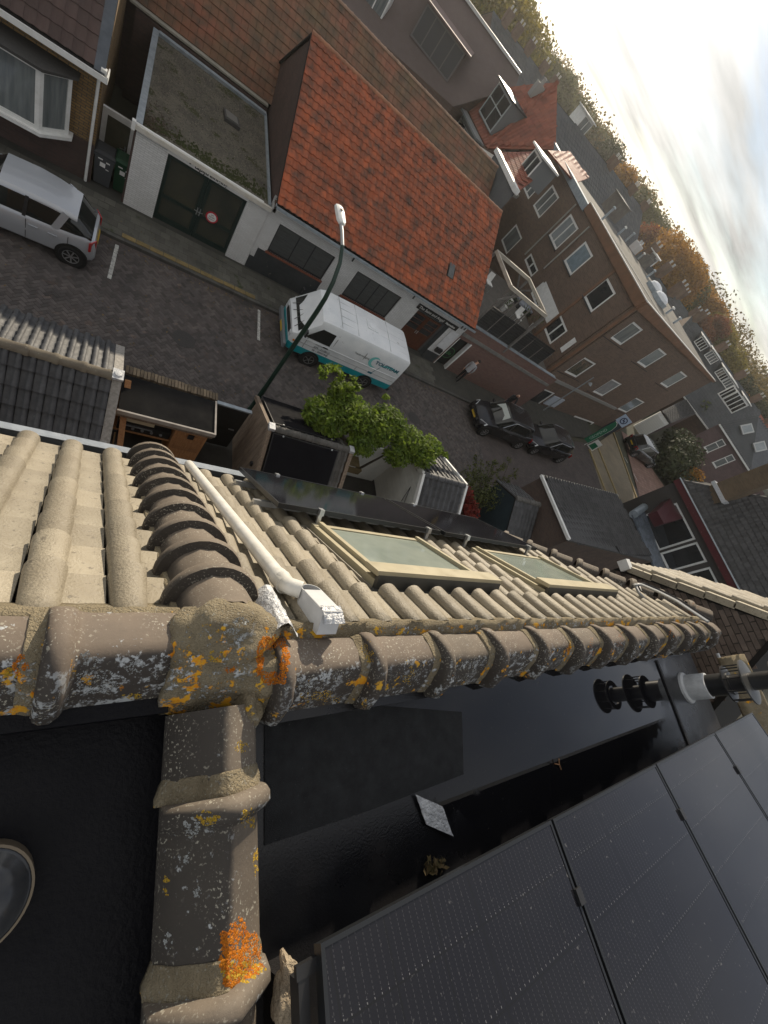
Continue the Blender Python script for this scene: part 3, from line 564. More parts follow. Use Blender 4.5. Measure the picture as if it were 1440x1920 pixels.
# ------------------------------------------------------------------ the flat roof
def blob(mb, poly, z, th=.003):
    mb.prism([Vector((x, y, z)) for x, y in poly], (0, 0, th)); return mb
def wob(poly, amp=.03, n=9, seed=0):
    r = random.Random(seed); out = []
    for i, p in enumerate(poly):
        q = poly[(i + 1) % len(poly)]
        L = math.hypot(q[0] - p[0], q[1] - p[1]); nx, ny = (q[1] - p[1]) / L, (p[0] - q[0]) / L
        for k in range(n): t = k / n; w = (r.uniform(-1, 1) + math.sin(k * .9 + i)) * amp * .6 * math.sin(math.pi * max(t, .12)); out.append((p[0] + (q[0] - p[0]) * t + nx * w, p[1] + (q[1] - p[1]) * t + ny * w))
    return out
RZ = 9.08
pz = lambda x, y, z=RZ: tuple(gz(x, y, z)[:2])
mb = MB(); blob(mb, [pz(495, 1345), pz(700, 1322), pz(865, 1335), pz(868, 1452), pz(690, 1520), pz(495, 1585)], RZ + .001, .004); mb.build('bitumen_patch', BITUG, own)
mb = MB(); mb.bx(4.62, 4.66, -3.0, -.05, RZ, RZ + .012); mb.build('roofing_seam', BITU, own)
e = empty('flue', (5.1, -.34, RZ), 'black flue pipe with white collar and disc cowl on the flat roof', 'flue'); c = (5.1, -.34, 0)
mb = MB(); mb.lathe([(.145, RZ), (.142, RZ + .02), (.118, RZ + .035), (.115, RZ + .2), (.1, RZ + .205)], c, seg=24); mb.build('collar', M('white_collar', (.66, .68, .70), (.5, .52, .54), 20, .5, .4, 60), e, smooth=True)
mb = MB(); mb.lathe([(.098, RZ + .19), (.098, 9.47), (.0, 9.47)], c, seg=24); mb.lathe([(.075, 9.47), (.075, 9.86)], c, seg=20); mb.build('pipe', BLACKM, e, smooth=True)
mb = MB()
for z0, z1, r in ((9.44, 9.60, .16), (9.80, 9.93, .15)):
    mb.lathe([(r, z0), (r, z0 + .012), (.1, z0 + .02), (.1, z0), (r, z0)], c, seg=28)
    for k in range(9): a = k * 2 * math.pi / 9; mb.bar((5.1 + r * .96 * math.cos(a), -.34 + r * .96 * math.sin(a), z0), (5.1 + r * .96 * math.cos(a), -.34 + r * .96 * math.sin(a), z1), .012, .006)
mb.build('cage', BLACKM, e)
for z, r in ((9.60, .19), (9.93, .18)): mb = MB(); mb.lathe([(0, z + .02), (r * .6, z + .018), (r, z + .006), (r, z - .006), (0, z - .004)], c, seg=32); mb.build('cowl_disc', M('dull_steel', (.12, .12, .115), (.08, .08, .078), 12, .4, metal=.5), e, smooth=True)
mb = MB(); mb.tube([gz(1345, 1225, 9.1), gz(1372, 1290, 9.1), gz(1400, 1350, 9.1)], .018, 8); mb.build('conduit', ALUP, own)
# panels on the flat roof, tilted
PO = gz(590, 1772, 9.44); ux = (gz(1335, 1375, 9.44) - PO).normalized(); uy = Vector((-.118, -.964, .239)).normalized(); PW = ((gz(1335, 1375, 9.44) - PO).length) / 3
for k, lb in enumerate(('tilted solar panel nearest the party ridge, its cell lines sharpest', 'second tilted solar panel counted from the party ridge', 'third tilted solar panel counted from the party ridge', 'tilted solar panel at the far end of the flat roof row')):
    panel('solar_panel', PO + ux * (PW * k + .008), ux, uy, PW - .016, 1.9, lb, 'tilted panels on the flat roof', th=.04, clamps=((PW - .01, .25), (PW - .01, 1.5)), cm=BLACKM)
for k in range(5): p = PO + ux * (PW * k); mb = MB(); mb.prism([p + uy * .25 + Vector((0, 0, -.03)), p + uy * 1.8 + Vector((0, 0, -.03)), Vector((p.x - .2, p.y - 1.78, RZ)), Vector((p.x, p.y - .3, RZ))], ux * .03); mb.build('panel_stand', BLACKM, own)
mb = MB(); mb.box(PO + Vector((-.035, -.33, -.03)), (.03, .55, .05)); mb.box(PO + Vector((-.025, -.04, -.01)), (.06, .03, .015)); mb.build('wind_plate', BLACKM, own)
# small things lying on the flat roof
e = sheet('lead_scrap', LEAD, lambda u, v: gz(780 + 26 * v + 52 * (1 - v) * 0 + (775 - 780) * 0 + 50 * u - 6 * v, 1490 + 22 * u + 56 * v, RZ + .018), 9, 10, .006, None); tag(e, 'crumpled square of pale lead sheet lying on the black roof', 'lead scrap')
mb = MB(); rr = random.Random(3)
for k in range(60): p = gz(815 + rr.gauss(0, 9), 1626 + rr.gauss(0, 7), RZ + rr.uniform(.005, .03)); d = Vector((rr.uniform(-1, 1), rr.uniform(-1, 1), rr.uniform(-.4, .6))).normalized() * .016; q = d.cross(Vector((rr.random(), rr.random(), 1))).normalized() * .008; mb.quad(p - d, p + q, p + d, p - q)
mb.build('leaf_clump', M('dead_leaves', (.13, .085, .04), (.07, .06, .02), 30, .9), label='clump of dead leaves and moss beside the tilted panels', cat='leaves')
mb = MB(); a = gz(1040, 1432, RZ + .01); mb.tube([a, a + Vector((.03, -.01, .01)), a + Vector((.05, -.04, 0))], .004, 5); mb.tube([a + Vector((.03, -.01, .01)), a + Vector((.04, .02, .012))], .003, 5); mb.build('twig', WOODN, label='small pale forked twig lying in the roof puddle', cat='twig')
from mathutils import noise as mn
bm = bmesh.new(); bmesh.ops.create_icosphere(bm, subdivisions=4, radius=1)
for v in bm.verts: p = v.co.copy(); k = 1 + .35 * mn.noise(p * 1.7) + .12 * mn.noise(p * 5); v.co = Vector((p.x * .028 * k + .012 * math.sin(p.y * 3), p.y * .075 * k, p.z * .05 * k))
me = bpy.data.meshes.new('mortar_lump'); bm.to_mesh(me); bm.free(); smooth_(me, 60); me.materials.append(M('buff_mortar', (.38, .31, .22), (.26, .21, .15), 18, .95, .9, 70)); o = bpy.data.objects.new('mortar_lump', me); COL.objects.link(o); o.location = gz(536, 1862, RZ + .22); o.rotation_euler = (0, 0, .05); tag(o, 'buff lump of set mortar wedged between party ridge and panels', 'mortar lump')
mb = MB(); p = gz(536, 1862, RZ + .1); mb.bx(p.x - .03, p.x + .04, p.y - .2, p.y + .05, RZ, RZ + .17); mb.build('upstand', BITU, own)
c = gz(-48, 1690, 9.1); mb = MB(); mb.lathe([(0, .08), (.04, .078), (.08, .06), (.1, .033), (.108, .03), (.112, -.07)], c, seg=40); o = mb.build('roof_dome', M('smoked_dome', (.02, .021, .024), (.05, .052, .055), 6, .2, spec=.5), smooth=True, label='smoky round roof dome on the left black flat roof', cat='roof dome')
mb = MB(); mb.lathe([(.108, .033), (.114, .03), (.115, -.07), (.108, -.07)], c, seg=40); mb.build('rim', M('tan_rim', (.2, .16, .11), rough=.6), o, smooth=True)
# ------------------------------------------------------------------ brick gable of the house beyond the far hip
gab = empty('brick_gable_house', (8.5, -.5, 0), 'brick gable with cream verge tiles rising right of the far hip', 'house')
GX = 6.9; a, b = gx(1168, 1062, GX), gx(1490, 1167, GX); sl_ = (b - a).normalized(); tz = sl_.z / abs(sl_.y)
mb = MB(); mb.prism([Vector((GX + .02, a.y, 0)), Vector((GX + .02, b.y - 3, 0)), Vector((GX + .02, b.y - 3, b.z - 3 * tz)), Vector((GX + .02, b.y, b.z - .03)), Vector((GX + .02, a.y, a.z - .03))], (.1, 0, 0)); mb.build('wall', brick('gable_joint', (.06, .05, .045), (.07, .06, .05), (.06, .055, .05)), gab)
GB = M('gable_brick', (.150, .118, .098), (.105, .083, .07), 8, .85, .4, 60, .25)
bm_ = MB(); bm_.bx(-.012, .0, -.10, .10, -.028, .028); bme = bm_.mesh('brick', GB); ms = []
for j in range(75):
    z = 6.6 + j * .0655
    for i in range(22):
        y = 1.6 - i * .215 + (.107 if j % 2 else 0) - 0
        zt = min(a.z + (a.y - y) * tz, b.z - (b.y - y) * tz)
        if y + .1 < a.y and y > -2.2 and z < zt - .10: ms.append(Matrix.Translation((GX + .02 + random.uniform(-.003, .003), y, z)))
lay(gab, 'brick', bme, ms, GB)
nrm = Vector((0, -sl_.z, sl_.y)); nrm = nrm if nrm.z > 0 else -nrm
def verge(mb, o, n_, L):
    for k in range(n_): p = o + sl_ * (k * L); mb.box(p + sl_ * L / 2 + nrm * (.02 + .012), (L * 1.06, .07, .05), ((sl_ + nrm * .06).normalized(), Vector((1, 0, 0)), (nrm - sl_ * .06).normalized()))
for k in range(int((b - a).length / .33) + 1):
    p = a + sl_ * (k * .33 + .1); mb = MB(); ax = ((sl_ - nrm * .06).normalized(), Vector((-1, 0, 0)), (nrm + sl_ * .06).normalized())
    mb.box(p + sl_ * .16 + Vector((-.02, 0, 0)) - nrm * .03, (.345, .02, .075), ax); mb.box(p + sl_ * .16 + Vector((.07, 0, 0)) + nrm * .012, (.345, .2, .02), ax); mb.build('verge_tile', CREAM, gab)
t2 = tile_mesh('tile', CREAM, .24, .33, roll=.6, h=.05); tiles(gab, 'roof_tile', t2, CREAM, b + Vector((.16, 0, 0)) + nrm * .02, (1, 0, 0), -sl_, 2.4, (b - a).length, .24, .33)
mb = MB(); mb.prism([a + Vector((.0, 0, -.05)), b + Vector((0, 0, -.05)), b + Vector((3, 0, -.05)), a + Vector((3, 0, -.05))], (0, 0, -.1)); q = Vector((0, -3, -3 * tz)); mb.prism([b + Vector((0, 0, -.02)), b + q, b + q + Vector((3, 0, 0)), b + Vector((3, 0, -.02))], (0, 0, -.1)); mb.build('roof_deck', DARK, gab)
mb = MB(); mb.box(gx(1172, 1060, GX - .02), (.12, .16, .14), None); mb.build('gutter_end', WHITE, gab)
# the next party ridge, bottom right
secs = [[gx(1405, 1225, 6.2) + Vector((a * 1.1, -y, b * 1.1 - .05)) for a, b in PP] for y in (0, .35, .4, 1.6)]
lumpy(gab, secs, MORT, 'party_mortar', .01, 77, 2)
# ------------------------------------------------------------------ ground, street
UX = Vector((1, 0, 0)); UY = Vector((0, 1, 0)); UZ = Vector((0, 0, 1)); NY = Vector((0, -1, 0))
def sheetz(name, poly, z, mat, **k): mb = MB(); mb.quad(*[Vector((p[0], p[1], z)) for p in poly]); return mb.build(name, mat, **k)
SOIL = M('ground_paving', (.055, .052, .047), (.035, .034, .03), 2, .9, .3, 30)
sheetz('ground', [(-2500, -2500), (2500, -2500), (2500, 2500), (-2500, 2500)], -.06, M('far_ground', (.05, .055, .035), (.07, .065, .045), .08, .95), kind='structure')
ROADM = brick('road_brick_far', (.078, .064, .062), (.102, .083, .078), (.05, .046, .042), .2, .1, .006, .8, .5, bump=.3, dirt=(.035, .032, .032))
road = sheetz('road', [(-30, 8.35), (46, 8.35), (34.5, 16.6), (24, 14.3), (-30, 14.3)], -.012, ROADM, kind='structure')
RB = M('road_brick', (.100, .086, .080), (.068, .061, .059), 1.1, .8, .35, 90, .32, c3=(.115, .088, .075), s3=3, t3=.6)
mb = MB(); mb.add([(-.097, -.047, 0), (.097, -.047, 0), (.097, .047, 0), (-.097, .047, 0), (-.09, -.04, .008), (.09, -.04, .008), (.09, .04, .008), (-.09, .04, .008)], [(4, 5, 6, 7), (0, 1, 5, 4), (1, 2, 6, 5), (2, 3, 7, 6), (3, 0, 4, 7)])
rbm = mb.mesh('brick', RB); ms = []
for i in range(-140, 200):
    for j in range(-140, 200):
        # 90 degree herringbone turned 45 degrees to the kerb
        k = (i - j) % 4
        if k == 0: x, y, r = (i + 1) * .1, (j + .5) * .1, 0
        elif k == 3 or False: x, y, r = (i + .5) * .1, (j + 1) * .1, 1
        else: continue
        X = 5 + (x - y) * .7071; Y = 11.3 + (x + y) * .7071 - 3.5
        if not (-3.6 < X < 17 and 8.5 < Y < 14.12): continue
        a = math.radians(45) + (math.pi / 2 if r else 0) + random.gauss(0, .012)
        ms.append(Matrix.Translation((X, Y, -.010 + random.gauss(0, .0012))) @ Matrix.Rotation(a, 4, 'Z') @ Matrix.Rotation(random.gauss(0, .008), 4, 'X'))
lay(road, 'brick', rbm, ms, RB)
PAVE = M('pavement_slab', (.115, .11, .095), (.075, .075, .064), 1.5, .85, .4, 60, .18, c3=(.05, .06, .03), s3=2.2, t3=.62)
pav = sheetz('pavement', [(-30, 14.42), (24, 14.42), (33.5, 16.9), (33.5, 21), (-30, 21)], .085, M('pavement_base', (.06, .058, .05), (.045, .045, .04), 2, .9, .3, 40), kind='structure')
mb = MB(); mb.bx(-.146, .146, -.146, .146, 0, .012); pm_ = mb.mesh('slab', PAVE); ms = []
for i in range(-12, 48):
    for j in range(5):
        X = .3 * i + (.15 if j % 2 else 0)
        if X < 14.5: ms.append(Matrix.Translation((X, 14.60 + .3 * j, .086 + random.gauss(0, .002))) @ Matrix.Rotation(random.gauss(0, .01), 4, 'X'))
lay(pav, 'slab', pm_, ms, PAVE)
KY = M('yellow_kerb', (.26, .19, .075), (.17, .125, .06), 5, .85, .3, 50, .15); KG = M('grey_kerb', (.09, .088, .08), (.06, .06, .055), 4, .85, .3, 50, .15)
mb = MB(); mb.bx(-.245, .245, -.07, .07, -.03, .1); kme = mb.mesh('kerb_stone', KG); lay(pav, 'kerb_stone', kme, [Matrix.Translation((-3.5 + .5 * i, 14.35, random.gauss(0, .003))) for i in range(52)], KG)
mb = MB(); mb.bx(-.19, .19, -.09, .09, 0, .02); kme = mb.mesh('edging_stone', KY); lay(pav, 'edging_stone', kme, [Matrix.Translation((.35 + .4 * i, 14.53, .092 + random.gauss(0, .002))) for i in range(11)], KY)
WP = M('road_paint', (.62, .62, .58), (.3, .3, .29), 12, .7, c3=(.06, .055, .05), s3=30, t3=.6)
for k, (x, lb) in enumerate(((.04, 'silver hatchback'), (4.69, 'white and teal van'))):
    mb = MB(); yy = 12.5
    while yy < 13.95: mb.bx(x - .05 + (yy - 12.5) * .03, x + .05 + (yy - 12.5) * .03, yy, yy + .19, 0, .004); yy += .2
    mb.build('parking_line', WP, kind='structure')
sheetz('garden', [(-9, 1.7), (45, 1.7), (45, 8.35), (-9, 8.35)], -.008, SOIL, kind='structure')
# side street in the sun on the right
s = [gz(1110, 838), gz(1130, 820), gz(1230, 950), gz(1190, 960)]
s1 = [(33.4, 16.8), (36.4, 19.6), (47, 14), (46, 8)]; s2 = [(36.4, 19.8), (40.2, 19.8), (54, 14), (50, 12.2)]
sheetz('side_street', [tuple(gz(*p))[:2] for p in ((1165, 808), (1180, 818), (1300, 990), (1215, 990))], .006, brick('pink_road_brick', (.20, .12, .095), (.26, .165, .13), (.17, .11, .09), .6, .3, .03, .85, .3, bump=.2), kind='structure')
sheetz('side_pavement', [tuple(gz(*p))[:2] for p in ((1104, 842), (1148, 812), (1215, 985), (1150, 985))], .002, M('sunny_slabs', (.24, .20, .14), (.18, .155, .11), 1, .85, .2, 20), kind='structure')
for a, b in (((1105, 842), (1160, 985)), ((1150, 810), (1212, 985)), ((1120, 836), (1180, 985))):
    mb = MB(); mb.bar(gz(*a, .03), gz(*b, .03), .22, .09); mb.build('kerb', M('sandy_kerb', (.33, .26, .13), (.26, .2, .1), 3, .8), kind='structure')
for a, b in (((1156, 824), (1161, 841)), ((1171, 857), (1177, 868)), ((1188, 888), (1196, 903))):
    mb = MB(); mb.bar(gz(*a, .012), gz(*b, .012), .09, .006); mb.build('road_marking', WP, kind='structure')
def poly_roof(e, pts, mat, name='roof', thick=.12):
    a, b, c = (Vector(p) for p in pts[:3]); n = (b - a).cross(c - a).normalized(); n = n if n.z > 0 else -n; mb = MB(); mb.prism(pts, n * -thick); return mb.build(name, mat, e), n
def tiled(e, pts, mat, w=.3, l=.36, ridge_dir=None, limit=300, style='wave', lift=.03, hh=.035):
    """cover a roof polygon with real tiles, courses running level"""
    pts = [Vector(p) for p in pts]; n = (pts[1] - pts[0]).cross(pts[2] - pts[0]).normalized(); n = n if n.z > 0 else -n
    u = UZ.cross(n).normalized(); d = u.cross(n); d = -d if d.z > 0 else d; uu = [(p - pts[0]).dot(u) for p in pts]; dd = [(p - pts[0]).dot(d) for p in pts]; u0, u1, d0, d1 = min(uu), max(uu), min(dd), max(dd); P2 = list(zip(uu, dd))
    def inside(a, b):
        x, y = a + u0, b + d0; r = False; j = len(P2) - 1
        for i in range(len(P2)):
            if (P2[i][1] > y) != (P2[j][1] > y) and x < (P2[j][0] - P2[i][0]) * (y - P2[i][1]) / (P2[j][1] - P2[i][1]) + P2[i][0]: r = not r
            j = i
        return r
    ins0 = inside; inside = lambda a, b: all(ins0(a + i * w * .42, b + j * l * .42) for i in (-1, 1) for j in (-1, 1))
    poly_roof(e, [p - n * .02 for p in pts], mat, 'roof_deck', .08); tiles(e, 'roof_tile', tile_mesh('tile', mat, w, l, style, h=hh, lift=lift), mat, pts[0] + u * u0 + d * d0 + n * .01, u, d, u1 - u0, d1 - d0, w, l, clip=inside, limit=limit)
# ------------------------------------------------------------------ buildings across the street
F = 16.1
WBR = brick('white_brick', (.70, .70, .69), (.62, .62, .61), (.48, .48, .47), .21, .065, .008, .55, .35, bump=.55, dirt=(.42, .41, .38))
YBR = brick('yellow_brick', (.30, .19, .075), (.22, .135, .055), (.10, .08, .06), .22, .075, .013, .85, .35)
PBR = brick('plum_brick', (.075, .048, .043), (.10, .062, .052), (.075, .06, .055), .21, .065, .009, .85, .4)
GREEN = M('dark_green_paint', (.012, .026, .022), (.02, .034, .03), 3, .35, .1, 30)
OR_ = M('orange_tile', (.42, .108, .042), (.29, .082, .04), 1.1, .8, .35, 40, .13, c3=(.07, .05, .038), s3=2.6, t3=.40, w3=.32)
MOS = M('mossy_tile', (.25, .098, .06), (.15, .10, .056), .7, .85, .35, 40, .11, c3=(.085, .068, .048), s3=2.2, t3=.42, w3=.3)
DKT = M('dark_brown_tile', (.055, .034, .030), (.08, .048, .04), 1.5, .6, .3, 50, .22)
def rect(pxs, P0, ux, n):
    ux = Vector(ux).normalized(); q = [gp(*p, P0, n) - Vector(P0) for p in pxs]; a = [v.dot(ux) for v in q]; z = [v.z for v in q]; a.sort(); z.sort()
    return ((a[0] + a[1]) / 2, (a[-1] + a[-2]) / 2, (z[0] + z[1]) / 2, (z[-1] + z[-2]) / 2)
# yellow brick house at the left
hs = empty('brick_house', (-4, 18, 0), 'yellow brick house with white bay window and dark tiled roof', 'house')
mb = MB(); wall(mb, (-8, 16.3, 1.25), UX, UZ, 7.1, 1.95, n=NY); wall(mb, (-.9, 16.3, 0), UY, UZ, 9, 3.3, n=UX); mb.build('wall', YBR, hs)
mb = MB(); mb.prism([(-.9, 16.0, 3.3), (-.9, 20.8, 7.6), (-.9, 25.3, 3.3)], (-.1, 0, 0)); mb.build('gable', YBR, hs)
mb = MB(); wall(mb, (-8, 16.28, 0), UX, UZ, 7.1, 1.25, n=NY); mb.build('plinth', PBR, hs)
SLH = Vector((0, .745, .667))
mb = MB(); e0 = Vector((-8, 15.95, 3.25)); mb.prism([e0, e0 + UX * 7.15, e0 + UX * 7.15 + SLH * 6.3, e0 + SLH * 6.3], (0, 0, -.06)); q = e0 + SLH * 6.3; mb.prism([q, q + UX * 7.15, q + UX * 7.15 + Vector((0, 4.6, -4.2)), q + Vector((0, 4.6, -4.2))], (0, 0, -.06)); mb.build('roof_deck', DARK, hs)
tt = tile_mesh('tile', DKT, .24, .34, 'wave', h=.03); tiles(hs, 'roof_tile', tt, DKT, e0 + SLH * 6.2 + Vector((0, 0, .02)), UX, -SLH, 6.9, 6.1, .24, .34, clip=lambda a, b: b > 1.2 and a > 2)
mb = MB()
for k in range(14): mb.rv = 0; mb.box(Vector((-.98, 15.98, 3.32)) + SLH * (.22 + .44 * k), (.24, .46, .04), (UX, SLH, SLH.cross(UX) * -1))
mb.build('verge_strip', M('lead_verge', (.10, .115, .135), (.07, .08, .095), 4, .6), hs, kind='stuff')
mb = MB(); mb.bx(-8, -.78, 15.8, 15.95, 3.22, 3.26); mb.bx(-8, -.78, 15.79, 15.815, 3.22, 3.36); mb.bx(-.80, -.77, 15.8, 16.3, 3.22, 3.38); mb.bx(-8, -.8, 15.95, 16.29, 3.14, 3.2); mb.build('gutter', WHITE, hs)
mb = MB(); mb.bx(-8, -.82, 15.83, 15.94, 3.265, 3.29); mb.build('gutter_bed', DARK, hs)
mb = MB(); mb.tube([(-.98, 16.22, 3.15), (-1.0, 16.22, 1.7), (-1.02, 16.22, .1)], .04, 10); mb.build('downspout', WHITE, hs, smooth=True)
bay = [(-4.9, 16.28), (-4.3, 15.5), (-2.1, 15.5), (-1.5, 16.05), (-1.5, 16.28)]
mb = MB(); mb.prism([Vector((x, y, 2.80)) for x, y in [(-5, 16.29), (-4.35, 15.38), (-2.05, 15.38), (-1.38, 15.98), (-1.38, 16.29)]], (0, 0, .07)); mb.build('bay_roof', M('bay_felt', (.05, .048, .046), rough=.7), hs)
mb = MB(); mb.prism([Vector((x, y, 1.18)) for x, y in [(-5, 16.29), (-4.35, 15.42), (-2.06, 15.42), (-1.42, 16.0), (-1.42, 16.29)]], (0, 0, .09)); mb.build('bay_sill', WHITE, hs)
for a, b, mm in ((bay[1], bay[2], (.5,)), (bay[2], bay[3], ()), (bay[0], bay[1], ())):
    A = Vector((*a, 1.27)); B = Vector((*b, 1.27)); d = (B - A); n = d.normalized().cross(UZ)
    window(hs, A, d, UZ, (0, d.length, 0, 1.53), WHITE, GLASSC, n=n, depth=.04, fw=.1, mull=mm)
mb = MB(); mb.bx(-.95, -.82, 15.98, 16.12, 3.3, 3.42); mb.build('verge_end', WHITE, hs)
# curtain folds behind the bay panes
e = empty('air_conditioner', gx(258, 60, -.45), 'boxy white air conditioner hung on the alley wall', 'air conditioner')
p = gx(255, 62, -.62); mb = MB(); mb.bx(p.x - .22, p.x + .3, p.y - .42, p.y + .42, p.z - .32, p.z + .32); mb.build('casing', M('white_metal', (.8, .8, .78), rough=.4), e)
mb = MB()
for k in range(7): mb.bx(p.x - .2, p.x + .28, p.y - .455, p.y - .425, p.z - .26 + .075 * k, p.z - .22 + .075 * k)
mb.build('grille', M('ac_grille', (.12, .12, .12), rough=.5), e, kind='stuff')
mb = MB(); mb.tube([p + Vector((-.1, -.3, -.3)), p + Vector((-.1, -.6, -.8)), p + Vector((.3, -.9, -1.0))], .02, 6); mb.build('hose', BLACKM, e)
# alley gate
g = empty('alley_gate', (-.4, 17.5, 0), 'white framed alley gate with olive panel behind the bins', 'gate')
mb = MB(); mb.bx(-.88, -.74, 17.46, 17.56, 0, 1.85); mb.bx(-.12, .02, 17.46, 17.56, 0, 1.85); mb.bx(-.74, -.12, 17.46, 17.56, 1.68, 1.85); mb.build('frame', WHITE, g)
mb = MB(); mb.bx(-.74, -.12, 17.49, 17.53, .1, 1.68); mb.build('panel', M('olive_panel', (.085, .08, .05), (.06, .058, .036), 3, .6), g)
mb = MB(); mb.bar((-.2, 17.45, .95), (-.32, 17.43, .95), .03, .02); mb.bx(-.2, -.16, 17.44, 17.47, .85, 1.05); mb.build('handle', ALU, g)
# garage with gravel roof
ga = empty('garage', (2, 19, 0), 'white brick garage with gravel flat roof and dark green doors', 'garage')
mb = MB(); wall(mb, (.03, F, .05), UX, UZ, 4.1, 2.5, [(.87, 3.36, 0, 2.29)], .14, n=NY); mb.build('wall', WBR, ga)
mb = MB(); mb.bx(-.03, .03, F + .02, 22.4, 0, 2.6); mb.bx(-.6, 4.1, 22.4, 22.6, 0, 2.75); mb.build('side_wall', PBR, ga)
mb = MB(); mb.bx(.1, 4.05, 16.16, 22.3, 2.5, 2.6); mb.build('gravel_roof', M('roof_gravel', (.16, .145, .115), (.085, .08, .065), 1.6, .95, 1.2, 70, c3=(.05, .055, .02), s3=1.4, t3=.56), ga)
GRV = M('gravel_stone', (.17, .155, .125), (.11, .10, .085), 4, .9, .3, 50, .45)
mb = MB(); mb.add([(.022, 0, 0), (-.011, .02, 0), (-.012, -.019, 0), (0, 0, .02)], [(0, 1, 3), (1, 2, 3), (2, 0, 3)]); gme = mb.mesh('gravel', GRV); ms = [Matrix.Translation((random.uniform(.2, 3.95), random.uniform(16.3, 22.1), 2.598)) @ Matrix.Rotation(random.uniform(0, 6.3), 4, 'Z') @ Matrix.Scale(random.uniform(.6, 1.5), 4) for _ in range(7000)]
lay(ga, 'gravel', gme, ms, GRV, limit=0)
MOSSG = M('moss', (.055, .065, .018), (.035, .04, .014), 9, .95, 1, 60)
mb = MB(); 
for _ in range(420): x = random.uniform(.3, 3.9); mb.lathe([(random.uniform(.02, .06), 0), (.02, random.uniform(.02, .045)), (0, .05)], (x, 16.35 + abs(random.gauss(0, .35)), 2.6), seg=6)
mb.build('roof_moss', MOSSG, ga, smooth=True, kind='stuff')
mb = MB()
for _ in range(240): p = Vector((.15 + abs(random.gauss(0, .35)), 16.25 + abs(random.gauss(0, .5)), 2.61 + random.uniform(0, .04))); a = random.uniform(0, 6.3); d = Vector((math.cos(a), math.sin(a), random.uniform(-.3, .5))) * random.uniform(.03, .06); q = d.cross(UZ).normalized() * .022; mb.quad(p - d, p + q, p + d, p - q)
mb.build('leaf_litter', M('leaf_litter', (.075, .05, .03), (.04, .03, .02), 20, .9), ga, kind='stuff')
mb = MB(); mb.bx(-.04, .14, 16.1, 22.3, 2.6, 2.68); mb.bx(.14, 4.08, 22.12, 22.32, 2.6, 2.7); mb.bx(4.02, 4.12, 16.15, 22.3, 2.6, 2.66); mb.build('roof_edge', ZINC, ga)
mb = MB(); mb.bx(-.02, 4.16, 15.98, 16.09, 2.5, 2.63); mb.build('fascia', M('peeling_cream_fascia', (.52, .48, .40), (.62, .6, .55), 3, .7, .3, 25, c3=(.28, .19, .10), s3=3, t3=.66), ga)
mb = MB(); mb.bx(-.02, 3.85, 16.02, 16.10, 2.63, 2.66); mb.bx(-.12, -.02, 15.97, 16.1, 2.45, 2.7); mb.build('roof_trim', WHITE, ga)
mb = MB(); mb.prism([(2.45, 19.6, 2.6), (3.0, 19.6, 2.6), (2.92, 20.2, 2.6), (2.40, 20.25, 2.6)], (0, 0, .12)); kb = mb.build('roof_light', M('roof_light_kerb', (.05, .05, .048), rough=.6), ga); mb = MB(); mb.prism([(2.5, 19.68, 2.72), (2.92, 19.68, 2.72), (2.86, 20.12, 2.72), (2.46, 20.16, 2.72)], (0, 0, .03)); mb.build('pane', M('frosted_pane', (.13, .13, .12), rough=.3), kb)
for k, (x0, x1) in enumerate(((.90, 2.13), (2.14, 3.39))):
    d = MB(); y = F + .10
    for a, b, c_, e_ in ((x0, x0 + .12, .06, 2.33), (x1 - .12, x1, .06, 2.33), (x0 + .12, x1 - .12, .06, .28), (x0 + .12, x1 - .12, .9, 1.02), (x0 + .12, x1 - .12, 2.2, 2.33)): d.bx(a, b, y, y + .05, c_, e_)
    o = d.build('door', GREEN, ga); q = MB(); q.bx(x0 + .12, x1 - .12, y + .025, y + .035, .28, .9); q.bx(x0 + .12, x1 - .12, y + .022, y + .03, 1.02, 2.2); q.build('pane', M('dim_green_glass', (.03, .036, .03), (.055, .055, .04), .9, .12, spec=.5, coat=.4), o)
    q = MB(); q.bx(2.135 + (-.06 if k == 0 else .03), 2.135 + (-.03 if k == 0 else .06), y - .03, y, .95, 1.2); q.bar((2.13, y - .05, 1.08), (2.13 + (.14 if k else -.14), y - .05, 1.1), .02, .02); q.build('handle', ALU, o)
mb = MB(); mb.bx(.86, 3.42, F - .006, F + .02, 2.36, 2.50); mb.build('lintel', WHITE, ga)
text('-  tapijtreiniging', .19, (1.48, F - .010, 2.39), UX, UZ, M('black_letter', (.015, .015, .016), rough=.5), 'lettering', ga, .002, bold=.004)
sg = empty('round_sign', (2.57, F + .08, 1.13), 'round red rimmed white no parking sign on green garage door', 'sign')
mb = MB(); mb.lathe([(0, 0), (.2, 0), (.2, .012), (0, .012)], (2.57, F + .095, 1.13), NY, 32); mb.build('rim', M('sign_red', (.45, .015, .035), rough=.35), sg)
mb = MB(); mb.lathe([(0, .013), (.15, .013), (.15, .015), (0, .015)], (2.57, F + .095, 1.13), NY, 32); mb.build('face', WHITE, sg)
for t, z in (('UIT', 1.19), ('RIJDEN', 1.115), ('VRIJLATEN', 1.045)): text(t, .062 if len(t) < 8 else .048, (2.57, F + .078, z), UX, UZ, MATS['black_letter'], 'lettering', sg, .001, 'CENTER')
